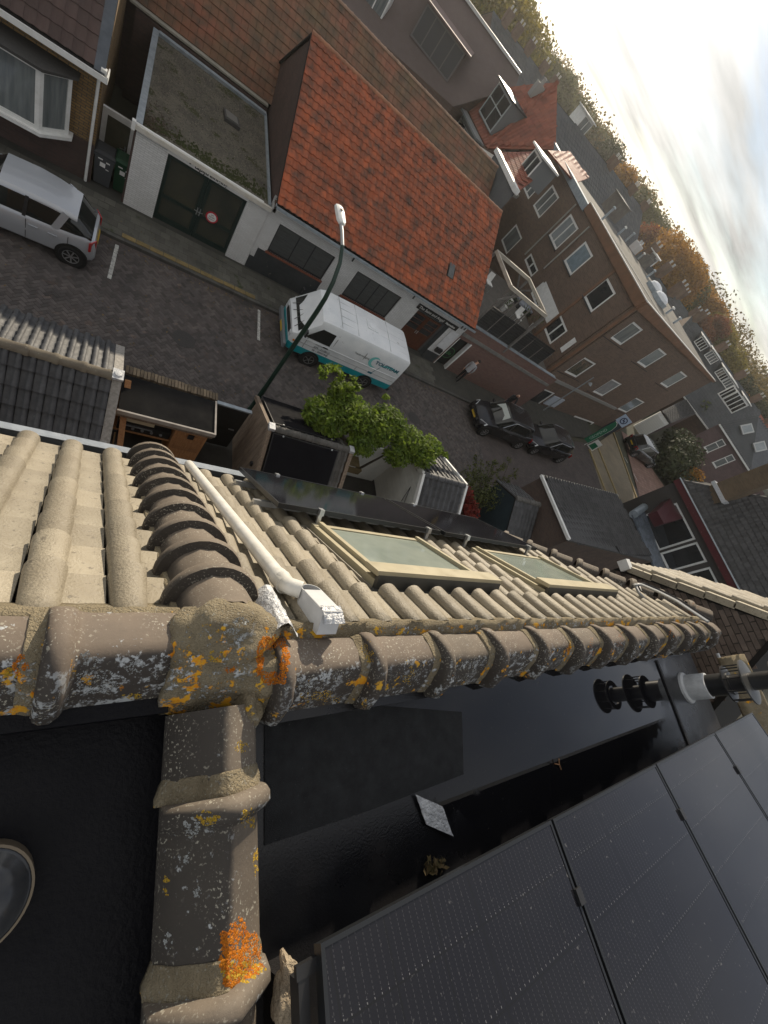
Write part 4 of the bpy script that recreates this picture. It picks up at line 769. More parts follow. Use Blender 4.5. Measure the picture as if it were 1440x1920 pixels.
# orange roofed workshop
ow = empty('workshop', (9.3, 19, 0), 'white workshop with big weathered orange tile roof along the street', 'workshop')
X0, X1 = 4.14, 14.5; w1 = (4.63, 7.0, 1.10, 2.27); w2 = (8.08, 10.49, .98, 2.27); dr = (11.58, 13.62, .08, 2.24)
mb = MB(); wall(mb, (X0, F, .62), UX, UZ, 11.58 - X0 + 0, 2.33, [(w[0] - X0, w[1] - X0, w[2] - .62, w[3] - .62) for w in (w1, w2)], .12, n=NY); wall(mb, (13.62, F, .62), UX, UZ, .9, 2.33, n=NY); wall(mb, (11.58, F, 2.24), UX, UZ, 2.04, .71, n=NY); mb.build('wall', WBR, ow)
mb = MB(); mb.bx(X0, 11.58, F - .02, F + .05, .05, .62); mb.bx(4.3, 7.05, F - .012, F + .05, .62, 1.04); mb.bx(8.0, 10.55, F - .012, F + .05, .62, .92); mb.bx(13.62, 14.5, F - .02, F + .05, .05, .62); mb.build('plinth', M('black_plinth', (.025, .030, .034), (.05, .055, .058), 1.2, .5, .2, 30, c3=(.12, .12, .11), s3=4, t3=.68), ow)
BL = M('grey_blind', (.10, .105, .105), (.065, .07, .07), 3, .35, stretch=(1, 1, 14))
for w in (w1, w2):
    o = window(ow, (0, F, 0), UX, UZ, w, M('steel_frame', (.03, .032, .034), rough=.4), BL, n=NY, depth=.08, fw=.05, mull=(.36, .64) if w is w1 else (.3, .5, .7))
    s_ = MB()
    for k in range(24): s_.bx(w[0] + .06, w[1] - .06, F + .068, F + .078, w[2] + .07 + k * (w[3] - w[2] - .14) / 24, w[2] + .07 + (k + .8) * (w[3] - w[2] - .14) / 24)
    s_.build('blind', BL, o, kind='stuff'); s_ = MB()
    n_ = 26
    for k in range(n_): s_.bx(w[0] - .05 + k * (w[1] - w[0] + .1) / n_, w[0] - .05 + (k + .9) * (w[1] - w[0] + .1) / n_, F - .05, F + .06, w[2] - .075, w[2])
    s_.build('brick_sill', M('red_sill_brick', (.26, .085, .05), (.2, .07, .045), 8, .8), o, kind='stuff')
mb = MB(); mb.bx(6.05, 6.11, F + .06, F + .07, 1.16, 2.2); 
mb = MB(); mb.bx(11.38, 14.03, F - .05, F - .005, 2.25, 2.50); sb = mb.build('signboard', M('signboard_black', (.012, .012, .012), rough=.45), ow)
text('The Saint and Angel', .2, (11.46, F - .052, 2.31), UX, UZ, WHITE, 'lettering', ow, .002, font_shear=.15); text('Marmalion', .15, (13.22, F - .052, 2.32), UX, UZ, WHITE, 'lettering', ow, .002, bold=.004)
mb = MB(); mb.quad((11.58, F + .32, .08), (13.62, F + .32, .08), (13.62, F + .32, 2.24), (11.58, F + .32, 2.24)); mb.quad((11.58, F, .08), (11.58, F + .32, .08), (11.58, F + .32, 2.24), (11.58, F, 2.24)); mb.quad((13.62, F, .08), (13.62, F + .32, .08), (13.62, F + .32, 2.24), (13.62, F, 2.24)); mb.quad((11.58, F, 2.24), (13.62, F, 2.24), (13.62, F + .32, 2.24), (11.58, F + .32, 2.24)); mb.build('door_recess', M('grey_recess', (.10, .115, .12), (.07, .08, .085), 3, .6), ow)
DW = M('red_brown_door', (.11, .036, .017), (.075, .026, .014), 2, .4, .15, 30, stretch=(6, 6, 1))
for x0, x1 in ((11.66, 12.52), (12.53, 13.39)):
    d = MB(); y = F + .24
    for a, b, c_, e_ in ((x0, x0 + .1, .1, 2.0), (x1 - .1, x1, .1, 2.0), (x0 + .1, x1 - .1, .1, .3), (x0 + .1, x1 - .1, .95, 1.08), (x0 + .1, x1 - .1, 1.88, 2.0), (x0 + .1, x1 - .1, 1.36, 1.40), (x0 + .1, x1 - .1, 1.62, 1.65)): d.bx(a, b, y, y + .05, c_, e_)
    d.bx(x0 + .1, x1 - .1, y + .02, y + .05, .3, .95); o = d.build('door', DW, ow); q = MB(); q.bx(x0 + .1, x1 - .1, y + .03, y + .04, 1.08, 1.88); q.build('pane', GLASSD, o); q = MB(); q.bx((x1 - .07) if x0 < 12 else (x0 + .03), (x1 - .03) if x0 < 12 else (x0 + .07), y - .04, y, .95, 1.12); q.build('handle', ALU, o)
mb = MB(); mb.bx(13.86, 14.36, F - .04, F - .006, 1.06, 2.2); mb.build('notice_board', M('notice_white', (.68, .69, .70), (.6, .6, .61), 6, .4), ow)
mb = MB(); mb.bx(13.95, 14.35, F - .14, F - .02, .78, 1.04); mb.build('letterbox', BLACKM, ow)
for x in (7.6, 10.9, 14.15): mb = MB(); mb.bx(x, x + .06, F - .03, F - .005, 2.5, 2.72); mb.build('wall_anchor', BLACKM, ow)
RY, RZ_ = 20.5, 6.15; EV = Vector((X0, 15.72, 3.02)); su = Vector((0, RY - 15.72, RZ_ - 3.02)); SLEN = su.length; su.normalize(); sn = Vector((0, -su.z, su.y))
mb = MB(); mb.prism([EV, EV + UX * (X1 - X0), EV + UX * (X1 - X0) + su * SLEN, EV + su * SLEN], sn * -.08); q = EV + su * SLEN; mb.prism([q, q + UX * (X1 - X0), q + UX * (X1 - X0) + Vector((0, 4.7, -3.1)), q + Vector((0, 4.7, -3.1))], Vector((0, 0, -.08))); mb.build('roof_deck', DARK, ow)
tt = tile_mesh('tile', OR_, .23, .27, 'wave', h=.04, lift=.03)
def sl_skip(a, b): return abs(a - 8.08) < .16 and abs(b - (SLEN - 1.72)) < .28
tiles(ow, 'roof_tile', tt, OR_, EV + su * SLEN + sn * .01, UX, -su, X1 - X0, SLEN, .23, .27, skip=sl_skip, jit=.012)
p = EV + UX * 8.08 + su * 1.72; mb = MB(); mb.box(p + sn * .05, (.32, .6, .05), (UX, su, sn)); rw = mb.build('roof_window', M('roof_window_frame', (.10, .11, .11), rough=.5), ow)
mb = MB(); mb.box(p + sn * .078, (.24, .5, .008), (UX, su, sn)); mb.build('pane', M('dusty_glass', (.12, .13, .13), (.08, .085, .085), 9, .2), rw)
ridge_caps(ow, EV + su * SLEN + sn * .0, EV + su * SLEN + UX * (X1 - X0), UZ, .10, .33, M('orange_ridge', (.34, .15, .08), (.25, .11, .065), 4, .8, .2, 40, .15))
mb = MB(); mb.prism([(X0 + .08, 16.1, 2.5), (X0 + .08, 16.1, 3.2), (X0 + .08, RY, RZ_ - .06), (X0 + .08, 25, 3.1), (X0 + .08, 25, 2.5)], (.1, 0, 0)); mb.prism([(X1 - .05, 16.1, 2.5), (X1 - .05, 16.1, 3.2), (X1 - .05, RY, RZ_ - .06), (X1 - .05, 25, 3.1), (X1 - .05, 25, 2.5)], (-.1, 0, 0)); mb.bx(X0 + .08, X1 - .05, 24.8, 25, 0, 3.1); mb.bx(X1 - .15, X1 - .05, 16.2, 25, 0, 2.5); mb.build('gable', PBR, ow)
mb = MB(); mb.bx(X0 - .02, X1 + .05, 15.56, 15.7, 2.93, 2.95); mb.bx(X0 - .02, X1 + .05, 15.55, 15.57, 2.93, 3.03); mb.bx(X0 - .02, X0, 15.55, 15.7, 2.93, 3.04); mb.build('gutter', ZINC, ow)
mb = MB(); mb.bx(X0, X1 + .03, 15.70, F - .01, 2.86, 2.93); mb.build('eave_board', M('brown_eave', (.085, .058, .045), rough=.7), ow)
mb = MB(); mb.bx(11.2, X1, 15.98, F - .005, 2.75, 2.8); mb.build('light_bar', WHITE, ow)
# long mossy roof behind
br = empty('row_building', (5, 24, 0), 'long low building with mossy red roof behind garage and workshop', 'building')
e0 = Vector((-2.4, 22.7, 2.85)); rd = Vector((0, 3.9, 3.35)); L_ = rd.length; rd.normalize(); n_ = Vector((0, -rd.z, rd.y)); BW = 19.0
mb = MB(); mb.prism([e0, e0 + UX * BW, e0 + UX * BW + rd * L_, e0 + rd * L_], n_ * -.08); q = e0 + rd * L_; mb.prism([q, q + UX * BW, q + UX * BW + Vector((0, 3.9, -3.3)), q + Vector((0, 3.9, -3.3))], (0, 0, -.08)); mb.build('roof_deck', DARK, br)
tt = tile_mesh('tile', MOS, .26, .33, 'flat', h=.04, lift=.028); tiles(br, 'roof_tile', tt, MOS, e0 + rd * L_ + n_ * .01, UX, -rd, BW, L_, .26, .33, jit=.01)
ridge_caps(br, q, q + UX * BW, UZ, .10, .36, M('pale_ridge', (.30, .19, .13), (.22, .13, .09), 4, .8, .2, 40, .15))
mb = MB(); mb.bx(-2.4, 16.5, 22.9, 23, 0, 2.85); mb.bx(-2.4, 16.5, 30.2, 30.3, 0, 3.0); mb.bx(16.4, 16.5, 23, 30.2, 0, 2.9); mb.bx(-2.4, -2.3, 23, 30.2, 0, 2.9); mb.build('wall', PBR, br)
mb = MB(); mb.prism([(16.45, 22.95, 2.85), (16.45, 26.6, 6.1), (16.45, 30.3, 2.85)], (-.08, 0, 0)); mb.prism([(-2.35, 22.95, 2.85), (-2.35, 26.6, 6.1), (-2.35, 30.3, 2.85)], (.08, 0, 0)); mb.build('gable', PBR, br)
mb = MB(); mb.bx(-.8, 4.1, 22.45, 22.7, 2.80, 2.86); mb.build('gutter', M('old_cream_gutter', (.36, .34, .29), (.25, .24, .2), 3, .7), br)
# brick passage and terrace wall
tw = empty('terrace_wall', (18.5, 16.2, 0), 'plum brick street wall carrying the roof terrace beside the workshop', 'wall')
BASE_C = Vector((22.5, 17.0, 0)); BASE_R = Vector((40.4, 19.8, 0)); BASE_L = Vector((22.9, 25.6, 0))
mb = MB(); wall(mb, (14.52, F, .05), UX, UZ, 8.1, 2.2, [(.1, .95, 0, 1.98)], .3, n=NY); wall(mb, (14.52, F, 2.42), UX, UZ, 8.0, .5, n=NY); mb.build('wall', brick('red_plum_brick', (.15, .08, .068), (.19, .105, .085), (.14, .105, .092), .21, .065, .009, .85, .3, dirt=(.13, .10, .09)), tw)
mb = MB(); mb.bx(14.5, 22.4, F - .06, F + .1, 2.25, 2.42); mb.build('band', M('stone_band', (.20, .195, .18), (.14, .135, .125), 3, .8), tw)
mb = MB(); mb.bx(14.5, 22.3, F - .02, F + .2, 2.92, 2.96); mb.build('coping', ZINC, tw)
mb = MB(); mb.quad((14.62, F + .28, .05), (15.47, F + .28, .05), (15.47, F + .28, 2.03), (14.62, F + .28, 2.03)); pd = mb.build('passage_door', M('black_door', (.012, .013, .012), rough=.35), tw)
text('Jade', .34, (14.7, F + .27, .75), UX, UZ, M('sign_green_letter', (.05, .22, .07), rough=.4), 'lettering', tw, .002)
mb = MB(); mb.lathe([(.33, 0), (.36, .004), (.33, .008)], (15.05, F + .275, .85), NY, 28); mb.build('sign_ring', MATS['sign_green_letter'], tw)
mb = MB(); mb.bx(14.60, 14.64, F - .01, F + .28, .05, 2.05); mb.bx(15.44, 15.54, F - .03, F + .2, .05, 2.05); mb.build('door_jamb', WHITE, tw)
mb = MB(); mb.bx(14.5, 22.4, F + .32, 24.5, 2.4, 2.6); mb.build('terrace_floor', M('terrace_deck', (.11, .10, .09), (.08, .075, .068), 3, .8), tw)
for k in range(7):
    x = 14.75 + k * .95; mb = MB(); mb.bx(x, x + .05, F + .22, F + .29, 2.5, 5.3 if k < 4 else 3.9); mb.build('post', M('grey_post', (.16, .15, .14), (.12, .115, .105), 5, .7), tw)
    if k < 6:
        for j in range(9): mb = MB(); mb.bx(x + .05, x + .95, F + .235, F + .265, 2.97 + j * .13, 3.09 + j * .13); mb.build('slat', M('black_screen', (.012, .013, .014), (.02, .021, .022), 3, .5, .1, 20, rnd=.2), tw)
pg = empty('pergola', (16, 18, 2.6), 'pale timber pergola frame over the roof terrace', 'pergola')
fl, fr_, bk, bl = gz(958, 538, 5.3), gz(1024, 593, 5.3), gz(992, 524, 5.3), gz(931, 471, 5.3)
for a, b in ((fl, fr_), (fr_, bk), (bk, bl), (bl, fl)): mb = MB(); mb.bar(a, b, .10, .16); mb.build('beam', M('pale_beam', (.44, .40, .33), (.33, .30, .25), 4, .7), pg)
for p in (bk, bl, fr_): mb = MB(); mb.bx(p.x - .05, p.x + .05, p.y - .05, p.y + .05, 2.6, 5.22); mb.build('post', MATS['grey_post'], pg)
for p, q in ((bk, fr_), (bk, bl), (fl, fr_)): d = (q - p).normalized(); mb = MB(); mb.bar(p + d * .7 + Vector((0, 0, -.08)), p + Vector((0, 0, -.8)), .07, .08); mb.build('brace', MATS['grey_post'], pg)
# brick apartment block
ab = empty('apartment_block', (31, 22, 0), 'three storey brown brick block on the corner with white windows', 'building')
BB = brick('block_brick', (.175, .112, .082), (.115, .078, .060), (.15, .125, .10), .30, .085, .012, .85, .4, bump=.7, dirt=(.105, .077, .064))
uA = (BASE_L - BASE_C).normalized(); nA = Vector((-uA.y, uA.x, 0)); uB = (BASE_R - BASE_C).normalized(); nB = Vector((uB.y, -uB.x, 0))
ZC, ZR, ZL = 8.53, 8.07, 8.45
AW = [[(1069, 401), (1086, 427), (1043, 468), (1028, 442)], [(1097, 452), (1113, 479), (1071, 516), (1056, 490)], [(1137, 520), (1156, 548), (1110, 586), (1093, 556)], [(994, 474), (1010, 504), (998, 520), (982, 490)], [(1051, 592), (1067, 624), (1032, 640), (1015, 612)], [(1017, 528), (1032, 556), (1008, 575), (993, 552)], [(1013, 313), (1027, 333), (992, 373), (979, 353)], [(1035, 346), (1049, 368), (1012, 410), (998, 387)], [(967, 420), (980, 445), (951, 476), (938, 452)]]
BWN = [[(1189, 602), (1205, 619), (1164, 649), (1145, 634)], [(1098, 669), (1116, 683), (1080, 710), (1059, 697)], [(1236, 652), (1250, 664), (1210, 692), (1195, 679)], [(1150, 710), (1164, 721), (1129, 745), (1112, 734)], [(1277, 695), (1289, 706), (1250, 729), (1239, 719)], [(1195, 745), (1207, 755), (1173, 776), (1159, 766)], [(1018, 726), (1037, 738), (1000, 768), (977, 755)]]
rA = [rect(q, BASE_C, uA, nA) for q in AW]; rB = [rect(q, BASE_C, uB, nB) for q in BWN]
LA = 21.0; LB = (BASE_R - BASE_C).length; h0 = 8.0
mb = MB(); wall(mb, BASE_C, uA, UZ, LA, h0, [q for q in rA], .16, n=nA); wall(mb, BASE_C, uB, UZ, LB, h0, [q for q in rB], .2, n=nB)
E_ = BASE_R + uA * 9; D_ = BASE_C + uA * LA; mb.quad(BASE_R, E_, E_ + UZ * h0, BASE_R + UZ * h0); mb.quad(D_, E_, E_ + UZ * h0, D_ + UZ * h0); mb.build('wall', BB, ab)
FB_ = M('brown_fascia', (.21, .105, .06), (.155, .085, .05), 2, .6)
def strip(a, b, za, zb, za2, zb2, out, mat, nm, inw=.35):
    mb = MB(); A = a + UZ * za; B = b + UZ * zb; mb.add([A + out * .12, B + out * .12, b + UZ * zb2 + out * .16, a + UZ * za2 + out * .16, A - out * inw, B - out * inw, b + UZ * zb2 - out * inw, a + UZ * za2 - out * inw], [(0, 1, 2, 3), (4, 7, 6, 5), (0, 4, 5, 1), (3, 2, 6, 7), (0, 3, 7, 4), (1, 5, 6, 2)]); return mb.build(nm, mat, ab)
LPT = BASE_C + uA * 9.0
strip(BASE_C, BASE_R, h0, h0 - .1, ZC, ZR, nB, FB_, 'fascia'); strip(BASE_C + uA * .0, LPT, h0, h0, ZC, ZL, nA, FB_, 'fascia')
strip(BASE_C, BASE_R, ZC, ZR, ZC + .05, ZR + .05, nB, WHITE, 'roof_trim', .1); strip(BASE_C, LPT, ZC, ZL, ZC + .05, ZL + .05, nA, WHITE, 'roof_trim', .1)
strip(LPT, LPT + uA * 9, h0 - .1, h0 - .1, ZL - .12, ZL - .12, nA, ZINC, 'roof_edge')
mb = MB(); mb.quad(*[p + UZ * 8.0 for p in (BASE_C - nA * .3, BASE_R - nB * .3, E_, D_)]); mb.build('roof', M('block_roof', (.16, .15, .13), (.10, .095, .085), .8, .9, .4, 30), ab)
pl = [GLASSG, M('blue_blind_glass', (.22, .29, .33), (.15, .2, .23), 4, .15, coat=.5), GLASSD, GLASSD, GLASSD, GLASSD, GLASSC, GLASSC, GLASSC]
for k, q in enumerate(rA): window(ab, BASE_C, uA, UZ, q, WHITE, pl[k], n=nA, depth=.04, fw=.12, mull=(.5,) if k in (0, 3, 4, 5, 6, 7) else (), sill=M('slate_sill', (.05, .052, .055), rough=.6) if k < 3 else None)
plB = [GLASSC, M('olive_glass', (.09, .085, .06), (.05, .05, .04), 1.2, .12, coat=.5), GLASSG, GLASSG, GLASSG, GLASSG, GLASSD]
for k, q in enumerate(rB): window(ab, BASE_C, uB, UZ, q, WHITE, plB[k], n=nB, depth=.06, fw=.12)
for q in ([(1017, 522), (1053, 587), (1030, 600), (1001, 560)], [(1078, 636), (1082, 640), (1056, 660), (1047, 652)]):
    r_ = rect(q, BASE_C, uA, nA); mb = MB(); mb.box(BASE_C + uA * ((r_[0] + r_[1]) / 2) + UZ * ((r_[2] + r_[3]) / 2) + nA * .012, (abs(r_[1] - r_[0]), .02, r_[3] - r_[2]), (uA, nA, UZ)); mb.build('white_render', WHITE, ab)
for a, b in (((1105, 425), (1020, 505)), ((1080, 383), (985, 480))):
    A = gp(*a, BASE_C + nA * .06, nA); B = gp(*b, BASE_C + nA * .06, nA); B.x, B.y = A.x, A.y; mb = MB(); mb.tube([A, B], .05, 8); mb.build('downpipe', M('cream_pipe', (.42, .40, .36), (.32, .31, .28), 4, .5), ab)
for r_ in rB[:6]:
    mb = MB(); mb.box(BASE_C + uB * ((r_[0] + r_[1]) / 2) + UZ * (r_[2] - .12) + nB * .01, (r_[1] - r_[0] + 1.4, .03, .05), (uB, nB, UZ)); mb.build('string_course', M('dark_course', (.05, .038, .034), rough=.8), ab)
for u in (.0, 3.2): mb = MB(); mb.box(BASE_C + uA * u + nA * .02 + UZ * 5.2, (.18, .05, 5.6), (uA, nA, UZ)); mb.build('brick_pier', FB_, ab)
# rooftop things
def roofbox(nm, px, py, s, mat, lb, cat, z=8.0, grp=None, extra=None):
    p = gz(px, py, z); mb = MB(); mb.box(p + UZ * s[2] / 2, s, (uB, -nB, UZ)); 
    if extra: extra(mb, p)
    return mb.build(nm, mat, label=lb, cat=cat, group=grp)
RV = M('grey_render', (.16, .155, .14), (.11, .105, .1), 3, .85)
roofbox('chimney', 1140, 402, (1.6, 1.4, 1.3), RV, 'grey rendered lift box on the block roof behind the downpipe', 'roof box', extra=lambda mb, p: mb.box(p + UZ * 1.35, (1.8, 1.6, .1), (uB, -nB, UZ)))
roofbox('chimney', 1185, 470, (.7, .7, .7), M('white_stack', (.5, .5, .5), rough=.6), 'small whitish stack on the block roof by the parapet', 'chimney', extra=lambda mb, p: [mb.lathe([(.09, .7), (.09, .95), (0, .95)], p + uB * d, seg=8) for d in (-.2, .2)])
roofbox('chimney', 1203, 497, (.9, .6, .8), RV, 'dark vent stack with pots on the block roof centre', 'chimney', extra=lambda mb, p: [mb.lathe([(.1, .8), (.1, 1.1), (0, 1.1)], p + uB * d, seg=8) for d in (-.3, 0, .3)])
for k, (px, py, lb) in enumerate(((1222, 545, 'white domed skylight on the block roof, farther from the sun end'), (1232, 565, 'white domed skylight on the block roof, nearer the street corner'))):
    p = gz(px, py, 8.0); e = empty('dome_skylight', p, lb, 'skylight', 'domed skylights on the block roof'); mb = MB(); mb.box(p + UZ * .15, (1.3, 1.0, .3), (uB, -nB, UZ)); mb.build('kerb', ZINC, e); mb = MB(); mb.lathe([(.62, .3), (.55, .48), (.3, .6), (0, .64)], p, seg=16); mb.build('dome', M('dome_white', (.7, .72, .74), rough=.25), e, smooth=True)
for k, (px, py, h_, lb) in enumerate(((1128, 412, .9, 'thin vent pipe on the block roof beside the grey lift box'), (1158, 440, .6, 'stubby vent pipe on the block roof left of the whitish stack'), (1172, 452, .7, 'vent pipe on the block roof just left of the whitish stack'), (1196, 486, .5, 'short vent pipe between the stack and the dark vent block'), (1212, 520, .6, 'vent pipe on the block roof left of the domed skylights'), (1248, 588, .5, 'short vent pipe right of the domed skylights'), (1262, 606, .45, 'lowest vent pipe near the far end of the block roof'))):
    p = gz(px, py, 8.0); e = empty('vent_pipe', p, lb, 'vent pipe', 'vent pipes on the block roof'); mb = MB(); mb.lathe([(.09, 0), (.09, h_), (0, h_)], p, seg=10); mb.build('pipe', ZINC, e); mb = MB(); mb.lathe([(.15, h_ + .05), (.11, h_ + .14), (0, h_ + .16)], p, seg=10); mb.lathe([(.05, h_), (.05, h_ + .06)], p, seg=6); mb.build('cowl', WHITE if k % 2 else ZINC, e)
mb = MB(); q0, q1 = gz(1150, 445, 8.01), gz(1245, 600, 8.01); mb.bar(q0, q1, .7, .02); mb.build('gravel_strip', M('roof_gravel_pale', (.30, .29, .27), (.16, .155, .145), 14, .95, 1, 40, c3=(.05, .05, .048), s3=9, t3=.58), ab)
# street level of the corner: lintel, windows and shop signs
for a, b in (((865, 625), (1100, 800)),): mb = MB(); mb.bar(BASE_C + nB * .05 + UZ * 2.33, BASE_C + uB * 12 + nB * .05 + UZ * 2.2, .12, .2); mb.build('shop_lintel', M('stone_band2', (.24, .235, .22), rough=.8), ab)
r_ = rect([(1075, 775), (1105, 790), (1080, 815), (1050, 800)], BASE_C, uB, nB); window(ab, BASE_C + nB * .12, uB, UZ, r_, WHITE, M('shop_glass', (.05, .045, .03), (.12, .09, .05), .9, .1, coat=.5), n=nB, depth=.04, fw=.1, trans=(.62,), name='shop_window', sill=WHITE)
r_ = rect([(1030, 740), (1045, 750), (1022, 780), (1005, 770)], BASE_C, uB, nB); mb = MB(); mb.box(BASE_C + uB * ((r_[0] + r_[1]) / 2) + UZ * .75 + nB * .05, (1.6, .08, .9), (uB, nB, UZ)); mb.build('shop_panel', M('pale_blue_panel', (.42, .46, .52), rough=.5), ab)
mb = MB(); mb.bar(BASE_C + nB * .5 + uB * 3.4 + UZ * 0, BASE_C + nB * .5 + uB * 3.4 + UZ * 3.9, .07, .07); mb.lathe([(0, 3.5), (.16, 3.5), (.1, 3.62), (0, 3.7)], BASE_C + nB * .5 + uB * 3.4 + uA * -.3, seg=10); mb.build('street_lamp_pole', M('grey_lamp', (.25, .27, .28), rough=.5), label='slim grey lamp pole in front of the corner block', cat='lamp pole')

# drain covers, gullies and litter on the road
for k, (x, y, r_, lb) in enumerate(((2.2, 11.2, .3, 'round iron manhole cover in the brick road before the garage'), (12.2, 11.6, .3, 'round iron manhole cover in the road behind the van'))):
    e = empty('manhole_cover', (x, y, 0), lb, 'manhole'); mb = MB(); mb.lathe([(r_ + .04, -.004), (r_ + .04, .004), (r_, .004), (r_, .001), (0, .002)], (x, y, .002), seg=28); mb.build('cover', M('cast_iron', (.05, .045, .042), (.035, .033, .032), 30, .6, .8, 40), e)
for k, (x, lb) in enumerate(((4.3, 'small gully grate at the kerb in front of the van'), (11.2, 'small gully grate at the kerb behind the van'))):
    e = empty('gully_grate', (x, 14.14, 0), lb, 'drain'); mb = MB(); mb.bx(x - .2, x + .2, 14.0, 14.26, -.002, .004); mb.build('frame', MATS['cast_iron'], e)
    for j in range(5): mb = MB(); mb.bx(x - .16 + j * .075, x - .13 + j * .075, 14.03, 14.23, .004, .008); mb.build('bar', MATS['cast_iron'], e)
mb = MB(); rr = random.Random(12)
for _ in range(900):
    x = rr.uniform(-4, 30); y = 14.2 - abs(rr.gauss(0, .25)) if rr.random() < .55 else rr.uniform(8.6, 15.8); z = .008 if y < 14.28 else .105
    a = rr.uniform(0, 6.3); d = Vector((math.cos(a), math.sin(a), rr.uniform(-.1, .3))) * rr.uniform(.018, .045); q = d.cross(UZ).normalized() * .018; c = Vector((x, y, z + .006)); mb.quad(c - d, c + q, c + d, c - q)
mb.build('fallen_leaves', M('fallen_leaves', (.20, .14, .06), (.10, .07, .03), 3, .9), kind='stuff')
# ------------------------------------------------------------------ back gardens and sheds
GRT = GREYT; tg = tile_mesh('tile', GRT, .20, .30, roll=.55, h=.06, seg=6, lift=.045)
def gable_shed(e, x0, x1, ry, rz, oy, oz, iy, iz, tm, tmat, w=.20, l=.30, rm=None, wallm=None, skip=None, capr=.085, capl=.33, floor=0.0):
    so = Vector((0, oy - ry, oz - rz)); si = Vector((0, iy - ry, iz - rz)); lo, li = so.length, si.length; so.normalize(); si.normalize(); r0 = Vector((x0, ry, rz))
    mb = MB(); mb.prism([r0, r0 + UX * (x1 - x0), r0 + UX * (x1 - x0) + so * lo, r0 + so * lo], (0, 0, -.05)); mb.prism([r0, r0 + UX * (x1 - x0), r0 + UX * (x1 - x0) + si * li, r0 + si * li], (0, 0, -.05)); mb.build('roof_deck', DARK, e)
    nz = Vector((0, 0, .012)); tiles(e, 'roof_tile', tm, tmat, r0 + nz + so * .04, UX, so, x1 - x0, lo, w, l, skip=skip[0] if skip else None); tiles(e, 'roof_tile', tm, tmat, r0 + nz + si * .04, UX, si, x1 - x0, li, w, l, skip=skip[1] if skip else None)
    ridge_caps(e, r0 + UZ * .0, r0 + UX * (x1 - x0), UZ, capr, capl, rm or tmat)
    if wallm:
        mb = MB()
        for x in (x0 + .06, x1 - .06): mb.prism([(x, oy - .12, floor), (x, oy - .12, oz), (x, ry, rz - .06), (x, iy + .12, iz), (x, iy + .12, floor)], (.03 if x < (x0 + x1) / 2 else -.03, 0, 0))
        mb.bx(x0 + .1, x1 - .1, oy - .14, oy - .1, floor, oz + .02); mb.bx(x0 + .1, x1 - .1, iy + .1, iy + .14, floor, iz + .02); mb.build('wall', wallm, e)
    return r0, so, lo, si, li
CBROWN = M('brown_ridge_cap', (.17, .145, .105), (.12, .10, .075), 5, .7, .2, 50, c3=(.28, .26, .2), s3=18, t3=.64)
sh = empty('garden_shed', (-1.5, 6.9, 0), 'garden shed with grey tiles, brown ridge and silvery verge board at the left', 'shed')
r0, so_, lo, si, li = gable_shed(sh, -3.6, .38, 6.78, 2.6, 8.2, 1.92, 5.72, 1.68, tg, GRT, .20, .33, CBROWN, WOODN, capr=.11, capl=.42)
for d, l_ in ((so_, lo), (si, li)): mb = MB(); a = Vector((.47, 6.78, 2.63)); mb.bar(a + d * .1, a + d * (l_ + .05), .17, .05); mb.build('verge_board', WOODGR, sh)
mb = MB(); mb.box((.47, 6.78, 2.68), (.2, .26, .06)); mb.lathe([(.1, 0), (.07, .05), (0, .06)], (.47, 6.78, 2.68), seg=10); mb.build('lead_cap', LEAD, sh)
mb = MB(); mb.bx(-3.6, .4, 5.66, 5.72, 1.18, 1.66); mb.build('fascia_board', WOODN, sh)
mb = MB(); mb.bx(.36, .5, 5.6, 5.74, 0, 1.75); mb.build('corner_post', WOODGR, sh)
# brick garden wall with soldier course
gw = empty('garden_wall', (1.7, 7.7, 0), 'low brown brick garden wall with soldier course beside the outdoor kitchen', 'wall')
mb = MB(); mb.bx(.62, 2.72, 7.5, 7.7, 0, 1.82); mb.build('wall', BRICKB, gw)
CB = M('coping_brick', (.20, .155, .10), (.13, .10, .07), 9, .85, .4, 60, .28); mb = MB(); mb.bx(-.031, .031, -.11, .11, 0, .1); cme = mb.mesh('brick', CB); lay(gw, 'brick', cme, [Matrix.Translation((.67 + .0745 * i, 7.66 + random.gauss(0, .004), 1.82 + random.gauss(0, .003))) @ Matrix.Rotation(random.gauss(0, .02), 4, 'Z') for i in range(28)], CB)
mb = MB(); mb.bx(.62, 2.45, 7.48, 7.52, 1.83, 1.86); mb.build('edge_strip', WHITE, gw)
# outdoor kitchen
ok = empty('outdoor_kitchen', (1.6, 6.9, 0), 'outdoor kitchen with flat black felt roof over barbecue and timber cabinet', 'outdoor kitchen')
mb = MB(); mb.bx(.60, 2.62, 6.42, 7.42, 1.93, 2.0); mb.build('flat_roof', M('black_felt', (.010, .010, .011), (.018, .018, .018), 2, .85, .2, 40, spec=.04), ok)
mb = MB(); mb.bx(.58, 2.66, 6.38, 6.42, 1.9, 2.03); mb.bx(2.62, 2.66, 6.42, 7.42, 1.9, 2.03); mb.build('roof_trim', M('pale_trim', (.40, .37, .33), (.3, .27, .24), 6, .6), ok)
mb = MB(); mb.bx(.58, 2.64, 6.44, 6.50, 1.74, 1.9); mb.build('front_beam', WOODG, ok)
for k in range(9): mb = MB(); mb.bx(1.88, 2.52, 6.52, 6.56, .1 + k * .18, .27 + k * .18); mb.build('plank', WOODN, ok)
mb = MB(); mb.bx(1.83, 1.88, 6.5, 7.3, 0, 1.9); mb.bx(2.52, 2.57, 6.5, 7.3, 0, 1.9); mb.build('cabinet_side', WOODN, ok, kind='stuff')
mb = MB(); mb.bx(2.14, 2.28, 6.49, 6.52, 1.42, 1.58); mb.build('socket', BLACKM, ok)
